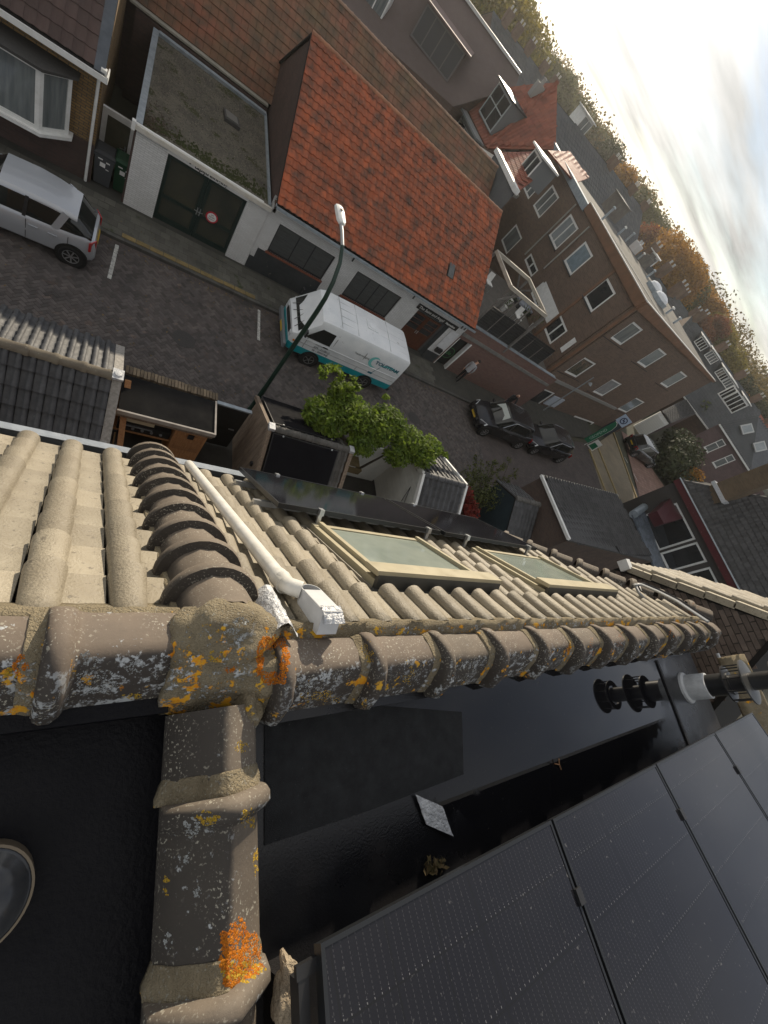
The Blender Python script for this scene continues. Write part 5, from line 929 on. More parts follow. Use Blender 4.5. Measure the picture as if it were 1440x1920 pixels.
mb = MB(); mb.bx(.6, 1.83, 6.6, 7.35, .95, 1.0); mb.bx(.6, 1.83, 7.3, 7.36, 0, 1.9); mb.build('worktop', WOODN, ok, kind='stuff')
bq = empty('barbecue', (1.15, 6.85, 1.0), 'built-in black barbecue with cream hood and row of silver knobs', 'barbecue')
mb = MB(); mb.bx(.68, 1.8, 6.62, 7.2, 1.0, 1.28); mb.build('body', BLACKM, bq)
mb = MB(); mb.prism([(.7, 6.68, 1.28), (.7, 7.15, 1.28), (.7, 7.0, 1.55), (.7, 6.8, 1.55)], (.72, 0, 0)); mb.build('hood', M('cream_enamel', (.55, .50, .36), rough=.35), bq)
for k in range(5): mb = MB(); mb.lathe([(.035, 0), (.03, .03), (0, .03)], (.8 + k * .2, 6.62, 1.13), (0, -1, 0), 10); mb.build('knob', ALU, bq)
mb = MB(); mb.bx(.72, 1.4, 6.6, 6.62, 1.2, 1.225); mb.build('rail', ALU, bq)
mb = MB(); mb.bar((.70, 7.2, 2.1), (.86, 5.4, .4), .12, .05); mb.build('timber_brace', WOODN, label='loose orange timber plank leaning between shed and outdoor kitchen', cat='plank')
mb = MB(); mb.lathe([(0, 0), (.3, .02), (.38, .25), (.3, .45), (.1, .52), (0, .5)], (1.75, 5.95, 0), seg=14); mb.build('covered_bag', M('black_bag', (.02, .02, .021), rough=.5), smooth=True, label='lumpy black bag on the ground before the timber cabinet', cat='bag')
mb = MB()
for k in range(3): mb.tube([(.55 + .08 * k, 6.2, .05), (.5 + .08 * k, 6.35, 1.2)], .018, 6)
mb.build('garden_tools', M('tool_handle', (.3, .2, .1), rough=.6), label='bundle of tool handles standing beside the grey tiled shed', cat='garden tools', kind='stuff')
# black gate and fence
gt = empty('garden_gate', (3.15, 7.5, 0), 'black sheet garden gate between brick wall and timber shed', 'gate')
mb = MB(); mb.bx(2.72, 3.58, 7.48, 7.52, .05, 1.88); mb.build('leaf', M('black_sheet', (.02, .021, .021), (.03, .031, .03), 2, .5), gt)
mb = MB(); mb.bx(2.7, 3.62, 7.44, 7.54, 1.88, 1.93); mb.build('top_rail', ZINC, gt)
mb = MB(); mb.bar((3.3, 7.44, 1.0), (3.45, 7.44, 1.0), .03, .03); mb.build('handle', ALU, gt)
# timber shed with solar panels
s2 = empty('timber_shed', (5, 6.6, 0), 'weathered timber shed carrying black panels on both roof slopes', 'shed')
tb = tile_mesh('tile', MOSST, .20, .30, roll=.6, h=.05)
r0, so_, lo, si, li = gable_shed(s2, 3.82, 6.15, 6.55, 2.68, 8.0, 1.95, 5.4, 1.55, tb, GRT, .21, .30, MOSST, None, skip=(lambda a, b: 1 - (a > 2.0), lambda a, b: 1 - (a > 1.95)), capr=.10, capl=.19)
for k in range(12):
    ya, yb = 5.45 + k * .205, 5.45 + (k + 1) * .205 - .012; ht = lambda y: 2.62 - (abs(y - 6.55) * (.5 if y > 6.55 else .98)); mb = MB(); mb.prism([(3.76, ya, 0), (3.76, ya, ht(ya)), (3.76, yb, ht(yb)), (3.76, yb, 0)], (.035, 0, 0)); mb.build('plank', WOODG, s2)
for d, l_ in ((so_, lo), (si, li)): mb = MB(); mb.bar(Vector((3.77, 6.55, 2.66)) + d * .02, Vector((3.77, 6.55, 2.66)) + d * (l_ + .1), .1, .12); mb.bar(Vector((6.25, 6.55, 2.66)) + d * .02, Vector((6.25, 6.55, 2.66)) + d * (l_ + .1), .12, .12); mb.build('barge_board', WOODG, s2, kind='stuff')
for x in (3.8, 6.22): mb = MB(); mb.box((x, 6.55, 2.72), (.16, .2, .1)); mb.build('lead_cap', LEAD, s2)
mb = MB(); mb.bx(6.1, 6.16, 5.5, 7.9, 0, 1.6); mb.bx(3.8, 6.1, 7.85, 7.9, 0, 1.95); mb.bx(3.8, 6.1, 5.5, 5.55, 0, 1.55); mb.build('wall', WOODG, s2)
mb = MB(); mb.box((3.73, 6.1, 1.55), (.06, .1, .1)); mb.build('wall_lamp', BLACKM, s2)
for d, l_, lb in ((so_, lo, 'black solar panel on the street slope of the timber shed'), (si, li, 'black solar panel on the garden slope of the timber shed')):
    ax = (UX, d, UX.cross(d) if UX.cross(d).z > 0 else -UX.cross(d)); c = Vector((4.83, 6.55, 2.68)) + d * (.12 + (l_ - .1) / 2) + ax[2] * .09
    e = empty('solar_panel', c, lb, 'solar panel', 'panels on the timber shed'); mb = MB(); mb.box(c, (1.94, l_ - .06, .035), ax); mb.build('frame', BLACKM, e); mb = MB(); mb.box(c + ax[2] * .016, (1.9, l_ - .1, .008), ax); mb.build('cells', M('matt_cells', (.008, .008, .010), (.012, .012, .014), 3, .8, spec=.03), e)
    for s_ in (-.7, .75): mb = MB(); mb.box(c + UX * s_ - d * (l_ / 2 - .05) + ax[2] * .01, (.04, .04, .05), ax); mb.build('clamp', ALU, e)
# passage with timber beams beyond it
mb = MB(); mb.bx(6.3, 7.6, 6.9, 6.98, 1.1, 1.35); mb.bx(6.3, 7.5, 7.0, 7.4, 1.36, 1.4); mb.build('timber_beam', M('mossy_timber', (.14, .10, .045), (.08, .06, .025), 3, .8, stretch=(1, 8, 8)), label='mossy timber beam between the timber shed and white shed', cat='beam')
mb = MB(); mb.bx(6.25, 8.9, 4.6, 5.6, 0, .45); mb.build('log_pile', M('log_brown', (.13, .075, .045), (.07, .045, .03), 6, .9, 1, 20), label='low brown stack of split logs beside the white shed', cat='log pile')
# white shed
w3 = empty('white_shed', (10.2, 6.6, 0), 'white boarded shed with grey tiles and white verges', 'shed')
tw3 = tile_mesh('tile', GRT, .24, .32, roll=.55, h=.05)
r0, so_, lo, si, li = gable_shed(w3, 9.2, 11.2, 6.5, 2.6, 8.0, 1.9, 5.2, 1.62, tw3, GRT, .24, .32, None, None, capr=.11)
PL = M('white_board', (.60, .61, .57), (.50, .51, .48), 2, .5, .1, 30, .05)
for k in range(16):
    z0 = .1 + k * .15; z1 = z0 + .142; yo = 8.0 - max(0, (z1 - 1.9)) * 2.14; yi = 5.2 + max(0, (z1 - 1.62)) * 1.32
    if yo - yi > .1: mb = MB(); mb.bx(9.14, 9.18, yi, yo, z0, z1); mb.build('plank', PL, w3)
mb = MB(); mb.bx(9.2, 11.2, 5.28, 5.32, 0, 1.6); mb.bx(9.2, 11.2, 7.86, 7.9, 0, 1.9); mb.bx(11.1, 11.14, 5.3, 7.9, 0, 1.6); mb.build('wall', PL, w3)
for x in (9.13, 11.27):
    for d, l_ in ((so_, lo), (si, li)): mb = MB(); a = Vector((x, 6.5, 2.63)); mb.bar(a, a + d * (l_ + .05), .1, .14); mb.build('verge_board', WHITE, w3)
mb = MB(); mb.bx(7.35, 9.1, 7.55, 7.62, 0, 1.95); mb.build('garden_screen', PL, label='plain white garden screen half covered by the green climber', cat='screen')
mb = MB(); mb.tube([(9.1, 5.7, 1.3), (9.08, 6.3, 2.0), (9.08, 5.9, 1.2)], .012, 5); mb.build('garden_cable', BLACKM, label='thin black cable slung across the white boards', cat='cable')
# dark blue shed farther along
s4 = empty('blue_shed', (15.7, 6.6, 0), 'small dark blue shed with grey tiles beyond the red shrub', 'shed')
BLUE = M('dark_blue_board', (.012, .025, .035), (.018, .035, .045), 2, .55)
gable_shed(s4, 14.75, 16.5, 6.75, 2.4, 7.9, 1.75, 5.3, 1.35, tw3, MOSST, .24, .32, None, BLUE, capr=.12, capl=.2)
mb = MB(); mb.bx(14.0, 14.7, 4.6, 5.9, 0, 1.15); mb.build('blue_cover', BLUE, label='dark blue covered store in front of the blue shed', cat='cover')
# long tiled garage roof with white verge
s5 = empty('tiled_outbuilding', (20, 6.5, 0), 'brick outbuilding with dark tiles, white verge and pale ridge', 'outbuilding')
A5, B5, C5 = gz(1015, 893, 2.5), gz(1157, 929, 2.5), gz(1066, 1012, 3.3); D5 = gz(1225, 1052, 3.3); u5 = (B5 - A5); W5 = u5.length; u5.normalize(); d5 = (C5 - A5); L5 = d5.length; d5.normalize(); n5 = u5.cross(d5).normalized(); n5 = n5 if n5.z > 0 else -n5
DKG = M('dark_grey_tile', (.055, .054, .054), (.036, .036, .037), 6, .6, .2, 60, .25, spec=.3)
t5 = tile_mesh('tile', DKG, .26, .33, 'wave', h=.035); tiled(s5, [A5, B5, D5, C5], DKG, .27, .36, style='wave', hh=.07, lift=.05)
mb = MB(); mb.bar(A5 - u5 * .05 + n5 * .04, A5 + d5 * L5 - u5 * .05 + n5 * .04, .14, .12, n5); mb.build('verge_board', WHITE, s5)
ridge_caps(s5, A5, A5 + u5 * W5, UZ, .10, .45, M('pale_cap', (.40, .37, .31), (.3, .28, .23), 5, .7))
fl5 = lambda p: Vector((p.x, p.y, 0)); mb = MB(); dz5 = UZ * .1
for p, q in ((A5, C5), (C5, D5), (D5, B5), (B5, A5)): p, q = p + (Vector((.08, 0, 0)) if p is not B5 else Vector()), q + (Vector((.08, 0, 0)) if q is not B5 else Vector()); mb.quad(fl5(p), fl5(q), q - dz5, p - dz5)
mb.build('wall', BRICKB, s5)
# bitumen slate lean-to, dark house with maroon fascia
h6 = empty('dark_roof_house', (31, 6, 0), 'dark tiled house with flaking maroon fascia, white windows and brick chimney', 'house')
A6, B6, C6 = gz(1270, 900, 5), gz(1378, 1105, 5), gz(1440, 935, 8.0); u6 = (B6 - A6); W6 = u6.length + 2; u6.normalize(); n6 = u6.cross(C6 - A6).normalized(); n6 = n6 if n6.z > 0 else -n6; up6 = n6.cross(u6); up6 = up6 if up6.z > 0 else -up6
hx = (C6 - A6).dot(u6); hu = (C6 - A6).dot(up6); L6 = hu
t6 = tile_mesh('tile', DKG, .27, .34, 'wave', h=.045, lift=.03); tiles(h6, 'roof_tile', t6, DKG, A6 + up6 * L6 + n6 * .02, u6, -up6, W6, L6, .27, .34, clip=lambda a, b: a > hx * (L6 - b) / L6)
mb = MB(); mb.prism([A6, C6, C6 + u6 * (W6 - hx), A6 + u6 * W6], n6 * -.08); bk6 = Vector((6, 2.2, -3)); mb.prism([A6, C6, A6 + Vector((7.5, 1.5, 0))], (0, 0, -.05)); mb.build('roof_deck', DARK, h6)
ridge_caps(h6, A6, C6, n6, .10, .4, DKG)
mb = MB(); mb.bar(A6 - UX * .12 + UZ * .02, A6 + u6 * W6 - UX * .12 + UZ * .02, .05, .42, UZ); mb.build('fascia', M('flaking_maroon', (.10, .012, .018), (.075, .012, .016), 4, .5, c3=(.35, .28, .26), s3=14, t3=.66), h6)
mb = MB(); mb.bar(A6 - UX * .2 + UZ * .22, A6 + u6 * W6 - UX * .2 + UZ * .22, .1, .05, UZ); mb.build('gutter', ALUP, h6)
nw = u6.cross(UZ); nw = nw if nw.x < 0 else -nw
mb = MB(); O6 = A6 + Vector((.15, 0, 0)); O6.z = 0; wall(mb, O6, u6, UZ, W6, 4.8, [(1.2, 3.6, 2.3, 4.4), (3.75, 5.0, 2.3, 4.4), (5.3, 8.4, 1.0, 4.4)], .15, n=nw); mb.quad(O6, O6 + Vector((10, 2, 0)), O6 + Vector((10, 2, 4.8)), O6 + UZ * 4.8); mb.build('wall', M('dark_wall', (.05, .045, .042), rough=.8), h6)
for q in ((1.2, 3.6, 2.3, 4.4), (3.75, 5.0, 2.3, 4.4), (5.3, 8.4, 1.0, 4.4)): window(h6, O6, u6, UZ, q, WHITE, GLASSD, n=nw, depth=.08, fw=.12)
cp = [gz(1232, 958, 4.2), gz(1268, 925, 4.2), gz(1305, 965, 4.4), gz(1245, 982, 4.2)]; mb = MB(); mb.prism(cp, (0, 0, -.5)); mb.build('maroon_canopy', M('maroon_sheet', (.06, .010, .016), (.045, .009, .013), 2, .4), h6)
SLT = M('bitumen_slate', (.17, .20, .24), (.11, .13, .16), 4, .45, .4, 50, .22)
l6 = [gz(1186, 965, 2.6), gz(1215, 945, 2.6), gz(1300, 1090, 2.2), gz(1238, 1090, 2.2)]
mb = MB(); mb.prism(l6, (0, 0, -.08)); lt = empty('slate_canopy', tuple(sum(l6, Vector()) / 4), 'blue grey slate lean-to roof beside the maroon fascia house', 'lean-to roof'); mb.build('deck', SLT, lt)
ue = (l6[1] - l6[0]); du = (l6[3] - l6[0]); nn = ue.cross(du).normalized(); nn = nn if nn.z > 0 else -nn; wl, ll = ue.length, du.length; ue.normalize(); du.normalize()
ts = tile_mesh('slate', SLT, .3, .22, 'flat', h=.004, lift=.012); tiles(lt, 'slate', ts, SLT, l6[0] + nn * .01, ue, du, wl + .6, ll, .3, .22)
mb = MB(); mb.tube([l6[0] + nn * .05, l6[1] + nn * .05], .25, 10); mb.bar(l6[1] + UZ * .05, l6[2] + UZ * .05, .15, .12); mb.build('edge_roll', ZINC, lt)
ch = empty('chimney', gz(1350, 925, 6), 'long weathered brick chimney rising from the dark tiled roof', 'chimney')
p = gp(1352, 925, A6, n6); mb = MB(); mb.bx(p.x - .45, p.x + .45, p.y - .55, p.y + .55, p.z - .5, p.z + 3.4); mb.bx(p.x - .55, p.x + .55, p.y - .65, p.y + .65, p.z + 3.3, p.z + 3.5); mb.build('stack', brick('chimney_brick', (.13, .085, .05), (.17, .115, .07), (.11, .10, .075), grime=.4), ch)
mb = MB(); mb.bx(p.x - .6, p.x + .5, p.y - .7, p.y + .7, p.z - .1, p.z + .1); mb.build('lead_apron', LEAD, ch)
# ------------------------------------------------------------------ vehicles
TYRE = M('tyre', (.012, .012, .012), rough=.85); RIM = M('alloy', (.42, .43, .44), rough=.3, metal=.8); HUB = M('steel_wheel', (.16, .16, .16), rough=.5, metal=.4); PLY = M('yellow_plate', (.55, .36, .02), rough=.4); RED = M('tail_red', (.35, .008, .01), rough=.12, coat=.5); LAMP = M('headlamp', (.6, .62, .64), rough=.1, coat=.6); CHROME = M('chrome', (.7, .71, .72), rough=.12, metal=1); CARGL = M('car_glass', (.010, .012, .012), (.018, .02, .018), .9, .04, spec=.5, coat=.3)
def vehicle(e, T, secs, gsecs, wheels, wr, paint, W, rimmat, roofpaint=True, archs=True, roof=None):
    """lower body and glasshouse as lofts of cross-sections along the local x axis; T maps local to world"""
    def half(x, pts): return [T @ Vector((x, y, z)) for y, z in pts] + [T @ Vector((x, -y, z)) for y, z in pts[::-1]]
    mb = MB(); mb.loft([half(x, [(w * .86, zb), (w * .98, zb + .10), (w, zb + (zt - zb) * .5), (w * .975, zt - .09), (w * .90, zt - .01), (w * .45, zt + .02)]) for x, w, zb, zt in secs]); mb.build('body', paint, e, smooth=True, ang=35)
    if gsecs:
        mb = MB(); mb.loft([half(x, [(wb, zb - .02), (wb * .985, zb + .05), (wr + .03, zr - .07), (wr - .05, zr - .01), (wr * .4, zr + .012)]) for x, wb, zb, wr, zr in gsecs]); mb.build('glasshouse', CARGL, e, smooth=True, ang=30)
        if roofpaint:
            mb = MB(); g = [[T @ Vector((x, y, z + .006)) for y, z in ((wr + .045, zr - .10), (wr + .03, zr - .06), (wr - .04, zr), (0, zr + .028), (-wr + .04, zr), (-wr - .03, zr - .06), (-wr - .045, zr - .10))] for x, wb, zb, wr, zr in gsecs[1:-1]]; mb.loft(g, caps=False); mb.build('roof', roof or paint, e, smooth=True, ang=35)
    for x, side in wheels:
        y = side * (W - .10); c = T @ Vector((x, y, wr)); a = (T.to_3x3() @ Vector((0, side, 0))).normalized()
        if archs: mb = MB(); mb.lathe([(0, .112), (wr + .07, .108), (wr + .07, -.05)], c, a, 24); mb.build('wheel_arch', M('arch_black', (.006, .006, .006), rough=.9), e)
        mb = MB(); mb.lathe([(wr * .62, .115), (wr * .9, .125), (wr, .1), (wr, -.1), (wr * .6, -.1)], c, a, 24); tw_ = mb.build('wheel', TYRE, e, smooth=True)
        mb = MB(); mb.lathe([(wr * .66, .122), (wr * .60, .118), (wr * .56, .075), (0, .075)], c, a, 24)
        X = a.orthogonal().normalized(); Y = a.cross(X)
        for k in range(7 if rimmat is RIM else 5): t = k * 2 * math.pi / (7 if rimmat is RIM else 5); d = X * math.cos(t) + Y * math.sin(t); mb.bar(c + a * .10 + d * wr * .08, c + a * .112 + d * wr * .6, wr * .11, .02, a)
        mb.lathe([(wr * .16, .12), (0, .122)], c, a, 10); mb.build('rim', rimmat, tw_, smooth=False)
def patch(e, nm, mat, T, pts, d=(0, 0, 0), par=None): mb = MB(); mb.prism([T @ Vector(p) for p in pts], T.to_3x3() @ Vector(d)); return mb.build(nm, mat, par or e)
def car(loc, ang, L, W, Hh, paint, label, kind='suv', rimmat=None):
    T = Matrix.Translation(loc) @ Matrix.Rotation(ang, 4, 'Z'); e = empty('parked_car', loc, label, 'car'); w = W / 2; f = L / 2
    hatch = kind == 'hatch'; bz = .88 if hatch else .95
    secs = [(f, w * .62, .32, .52), (f - .06, w * .80, .24, .66), (f - .35, w * .94, .2, .78), (f - .95, w, .2, bz - .02), (.3, w, .2, bz + .02), (-f + .7, w, .2, bz + .06), (-f + .25, w * .95, .22, bz + .08), (-f + .05, w * .86, .28, bz), (-f, w * .74, .34, .62)]
    gs = [(f - (.85 if hatch else 1.05), w * .82, bz - .02, w * .72, bz + .01), (f - (1.45 if hatch else 1.75), w * .89, bz, w * .70, Hh - .03), (f - 2.1, w * .91, bz, w * .73, Hh), (-f + 1.0, w * .90, bz + .02, w * .71, Hh - .02), (-f + (.48 if hatch else .55), w * .86, bz + .05, w * .66, Hh - .10), (-f + .12, w * .78, bz + .06, w * .64, bz + .10)]
    wb = (f - .72, -f + (.52 if hatch else .68)); wr = .30 if hatch else .35
    vehicle(e, T, secs, gs, [(x, s) for x in wb for s in (1, -1)], wr, paint, w, rimmat or RIM)
    for s in (1, -1):
        # pillars, mirrors, lamps, handles
        for xa, xb in ((f - 2.15 if not hatch else f - 1.95, f - 2.2 if not hatch else f - 2.0),): mb = MB(); mb.bar(T @ Vector((xa, s * w * .925, bz)), T @ Vector((xb, s * w * .775, Hh - .07)), .07, .02, T.to_3x3() @ Vector((0, s, 0))); mb.build('pillar', BLACKM, e)
        mb = MB(); mb.bar(T @ Vector((-f + .92, s * w * .915, bz + .02)), T @ Vector((-f + .72, s * w * .74, Hh - .1)), .16, .025, T.to_3x3() @ Vector((0, s, 0))); mb.build('rear_pillar', paint, e)
        mb = MB(); p = T @ Vector((f - 1.25 if hatch else f - 1.5, s * (w + .08), bz + .06)); mb.lathe([(0, -.1), (.07, -.08), (.09, 0), (.06, .1), (0, .12)], p, T.to_3x3() @ Vector((0, 1, 0)), 10); mb.build('mirror', paint, e, smooth=True)
        patch(e, 'tail_lamp', RED, T, [(-f + .02, s * w * .62, bz - .28), (-f + .02, s * w * .62, bz + .02), (-f + .16, s * w * .93, bz + .04), (-f + .16, s * w * .95, bz - .22)], (-.02, s * .02, 0))
        patch(e, 'headlamp', LAMP, T, [(f - .10, s * w * .52, .62), (f - .16, s * w * .55, .72), (f - .50, s * w * .90, .80), (f - .36, s * w * .93, .66)], (.03, s * .015, .02))
        for x in (f - 2.55 if not hatch else f - 2.25, -f + 1.15 if not hatch else -f + .85): mb = MB(); mb.bar(T @ Vector((x, s * (w + .01), bz - .14)), T @ Vector((x + .2, s * (w + .01), bz - .14)), .03, .03); mb.build('door_handle', paint if hatch else CHROME, e)
        for x in (f - 1.2, f - 2.2, -f + .75) if not hatch else (f - 1.05, f - 2.0, -f + .62): mb = MB(); mb.bar(T @ Vector((x, s * (w + .001), .32)), T @ Vector((x, s * (w * .985), bz - .02)), .012, .006, T.to_3x3() @ Vector((0, s, 0))); mb.build('door_gap', DARK, e)
        if not hatch:
            mb = MB(); mb.tube([T @ Vector(p) for p in ((f - 1.5, s * w * .93, bz + .05), (f - 2.1, s * w * .80, Hh - .10), (0, s * w * .80, Hh - .07), (-f + 1.1, s * w * .79, Hh - .09), (-f + .6, s * w * .88, bz + .12), (-f + .9, s * w * .935, bz + .05), (f - 1.5, s * w * .94, bz + .04))], .014, 6); mb.build('window_trim', CHROME, e)
    patch(e, 'number_plate', PLY, T, [(f + .005, -.26, .42), (f + .005, .26, .42), (f - .01, .26, .53), (f - .01, -.26, .53)], (.012, 0, 0)); patch(e, 'number_plate', PLY, T, [(-f - .005, -.26, .62), (-f - .005, .26, .62), (-f + .01, .26, .73), (-f + .01, -.26, .73)], (-.012, 0, 0))
    patch(e, 'grille', BLACKM, T, [(f + .0, -w * .5, .50), (f + .0, w * .5, .50), (f - .05, w * .5, .64), (f - .05, -w * .5, .64)], (.01, 0, 0))
    return e, T
SILV = M('silver_paint', (.40, .42, .45), rough=.3, metal=.35, coat=.8); BLKP = M('black_paint', (.008, .008, .010), rough=.25, coat=.35, spec=.3)
car((-2.13, 13.22, 0), math.pi, 3.5, 1.66, 1.45, SILV, 'silver hatchback parked by the kerb with red tail lamp', 'hatch')
e, T = car((18.75, 13.15, 0), math.pi + .02, 4.55, 1.84, 1.62, BLKP, 'black car with pale sun screen parked nearest the pedestrians')
patch(e, 'sun_screen', M('sun_screen', (.42, .45, .42), rough=.5), T, [(.98, -.55, 1.13), (.98, .55, 1.13), (.60, .48, 1.52), (.60, -.48, 1.52)], (.02, 0, .02))
car((23.5, 13.3, 0), math.pi + .05, 4.4, 1.80, 1.58, BLKP, 'black car parked last in the row, by the green banner')
car((43.0, 18.0, 0), -.14, 4.6, 1.85, 1.75, M('dark_green_paint_car', (.012, .018, .018), rough=.25, coat=1), 'dark car parked in the sunny side street by the hedge')
# the old van
TEAL = M('teal_paint', (.0, .26, .30), (.0, .21, .25), 3, .35, coat=.4); VW = M('van_white', (.72, .74, .75), (.62, .65, .67), 2.2, .35, .0, coat=.3, c3=(.42, .44, .44), s3=5, t3=.66)
vl = Vector((7.92, 13.2, 0)); T = Matrix.Translation(vl) @ Matrix.Rotation(math.pi, 4, 'Z'); ve = empty('delivery_van', tuple(vl), 'old white and teal carpet cleaning van parked at the kerb', 'van'); w = 1.0; f = 2.42
def half(x, pts): return [T @ Vector((x, y, z)) for y, z in pts] + [T @ Vector((x, -y, z)) for y, z in pts[::-1]]
lowp = lambda x, k, zb, zt: half(x, [(w * .92 * k, zb), (w * k, zb + .08), (w * k, zt)])
mb = MB(); mb.loft([lowp(f, .90, .42, .70), lowp(f - .08, .96, .36, .72), lowp(f - .3, 1, .34, .72), lowp(-f + .1, 1, .34, .72), lowp(-f, .97, .38, .72)]); mb.build('lower_body', TEAL, ve, smooth=True, ang=35)
up = lambda x, k, kb, zt: half(x, [(w * k, .72), (w * k * 1.004, .98), (w * k, 1.30), (w * kb, zt - .12), (w * kb * .93, zt - .03), (w * kb * .5, zt)])
mb = MB(); mb.loft([half(f, [(w * .90, .72), (w * .90, .90), (w * .89, 1.02), (w * .86, 1.08), (w * .7, 1.1), (w * .4, 1.11)]), half(f - .14, [(w * .97, .72), (w * .97, .95), (w * .95, 1.10), (w * .93, 1.16), (w * .8, 1.19), (w * .4, 1.2)]), half(f - .75, [(w, .72), (w, .98), (w * .985, 1.3), (w * .90, 1.92), (w * .82, 2.03), (w * .4, 2.06)]), up(f - 1.0, 1, .93, 2.12), up(0, 1, .94, 2.15), up(-f + .12, 1, .94, 2.14), up(-f, .975, .92, 2.10)]); mb.build('upper_body', VW, ve, smooth=True, ang=35)
patch(ve, 'windscreen', CARGL, T, [(f - .17, -.84, 1.22), (f - .17, .84, 1.22), (f - .70, .76, 1.92), (f - .70, -.76, 1.92)], (.012, 0, .012))
for s in (1, -1):
    patch(ve, 'cab_window', CARGL, T, [(f - .42, s * 1.0, 1.26), (f - 1.42, s * 1.0, 1.26), (f - 1.42, s * .945, 1.80), (f - .88, s * .945, 1.80)], (0, s * .012, 0))
    for z0 in (1.22,): mb = MB(); mb.bar(T @ Vector((f - .2, s * 1.006, 1.16)), T @ Vector((-f + .06, s * 1.006, 1.16)), .03, .035); mb.build('rub_rail', VW, ve)
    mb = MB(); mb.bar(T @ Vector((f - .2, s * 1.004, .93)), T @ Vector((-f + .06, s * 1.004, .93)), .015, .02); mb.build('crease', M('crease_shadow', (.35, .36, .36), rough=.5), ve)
    for x in (f - .55, f - 1.55, f - 2.9): mb = MB(); mb.bar(T @ Vector((x, s * 1.003, .74)), T @ Vector((x - .0, s * (.985 if x < f - .6 else .99), 1.26 if x > f - 1 else 1.7)), .014, .01, T.to_3x3() @ Vector((0, s, 0))); mb.build('door_gap', M('gap_grey', (.16, .16, .16), rough=.7), ve)
    mb = MB(); mb.bar(T @ Vector((f - 1.22, s * 1.012, 1.14)), T @ Vector((f - 1.42, s * 1.012, 1.14)), .03, .05); mb.build('door_handle', BLACKM, ve)
    mb = MB(); mb.box(T @ Vector((f - .35, s * 1.1, 1.45)), (.06, .16, .26)); mb.build('mirror', BLACKM, ve)
    patch(ve, 'headlamp', LAMP, T, [(f + .0, s * .62, .82), (f + .0, s * .82, .82), (f - .0, s * .82, .98), (f - .0, s * .62, .98)], (.02, 0, 0)); patch(ve, 'indicator', M('amber', (.6, .2, .02), rough=.2), T, [(f - .1, s * .985, .84), (f - .22, s * .99, .84), (f - .22, s * .99, .92), (f - .1, s * .985, .92)], (0, s * .012, 0))
    patch(ve, 'tail_lamp', RED, T, [(-f, s * .82, .8), (-f, s * .94, .8), (-f, s * .94, 1.1), (-f, s * .82, 1.1)], (-.02, 0, 0))
    for k in (0, 1): mb = MB(); mb.bar(T @ Vector((f - .02 - .04, s * (.25 + .35 * k), 1.14)), T @ Vector((f - .32, s * (.1 + .35 * k), 1.44)), .015, .015); mb.build('wiper', BLACKM, ve)
patch(ve, 'grille', BLACKM, T, [(f + .005, -.6, .80), (f + .005, .6, .80), (f + .005, .6, 1.0), (f + .005, -.6, 1.0)], (.02, 0, 0))
mb = MB(); mb.loft([[T @ Vector((f + .02 + a, y, z)) for a, z in ((0, .36), (.1, .38), (.1, .56), (0, .58))] for y in (-.98, -.8, .8, .98)], closed=True); mb.build('front_bumper', M('grey_bumper', (.16, .17, .18), rough=.6), ve)
mb = MB(); mb.loft([[T @ Vector((-f - .02 - a, y, z)) for a, z in ((0, .36), (.08, .38), (.08, .5), (0, .52))] for y in (-.98, .98)], closed=True); mb.build('rear_bumper', BLACKM, ve)
patch(ve, 'number_plate', PLY, T, [(f + .12, -.26, .42), (f + .12, .26, .42), (f + .12, .26, .53), (f + .12, -.26, .53)], (.01, 0, 0))
SEAM = M('roof_seam', (.40, .42, .43), rough=.6)
for x in (f - 1.5, .2, -1.35): mb = MB(); mb.tube([T @ Vector((x, y, 2.13 + .022 - abs(y) * .03)) for y in (-.82, -.4, 0, .4, .82)], .011, 5); mb.build('roof_seam', SEAM, ve)
for y in (-.55, -.2, .2, .55): mb = MB(); mb.tube([T @ Vector((x, y, 2.147 - abs(y) * .03)) for x in (f - 1.5, -f + .2)], .007, 5); mb.build('roof_rib', SEAM, ve)
mb = MB(); mb.box(T @ Vector((-.55, -.1, 2.16)), (.5, .5, .03)); mb.lathe([(.2, .0), (.2, .02), (.14, .03), (0, .03)], T @ Vector((-.55, -.1, 2.17)), seg=14); mb.build('roof_vent', VW, ve)
vehicle(ve, T, [(f, .01, .5, .52), (-f, .01, .5, .52)], None, [(x, s) for x in (1.37, -1.19) for s in (1, -1)], .32, BLACKM, w + .0, HUB)
TLT = M('teal_letter', (.02, .13, .19), rough=.4); TLL = M('aqua_swoosh', (.16, .52, .50), rough=.4); GRL = M('grey_letter', (.12, .13, .14), rough=.5)
LO = lambda x, z, d=.011: T @ Vector((-(x - vl.x), 1.0 - max(0, z - 1.30) * .085 + d, z))      # street side of the van
text('TOLSTEAM', .24, LO(8.95, 1.42, .013), UX, UZ, TLT, 'lettering', ve, .001, bold=.006)
text('Tapijtreiniging', .125, LO(7.92, 1.47), UX, UZ, GRL, 'lettering', ve, .001)
text('TAPIJTREINIGING', .07, LO(6.42, 1.08), UX, UZ, GRL, 'lettering', ve, .001); text('079 - 5118612', .115, LO(6.42, .94), UX, UZ, GRL, 'lettering', ve, .001, bold=.002); text('06 - 20501866', .115, LO(6.42, .79), UX, UZ, GRL, 'lettering', ve, .001, bold=.002)
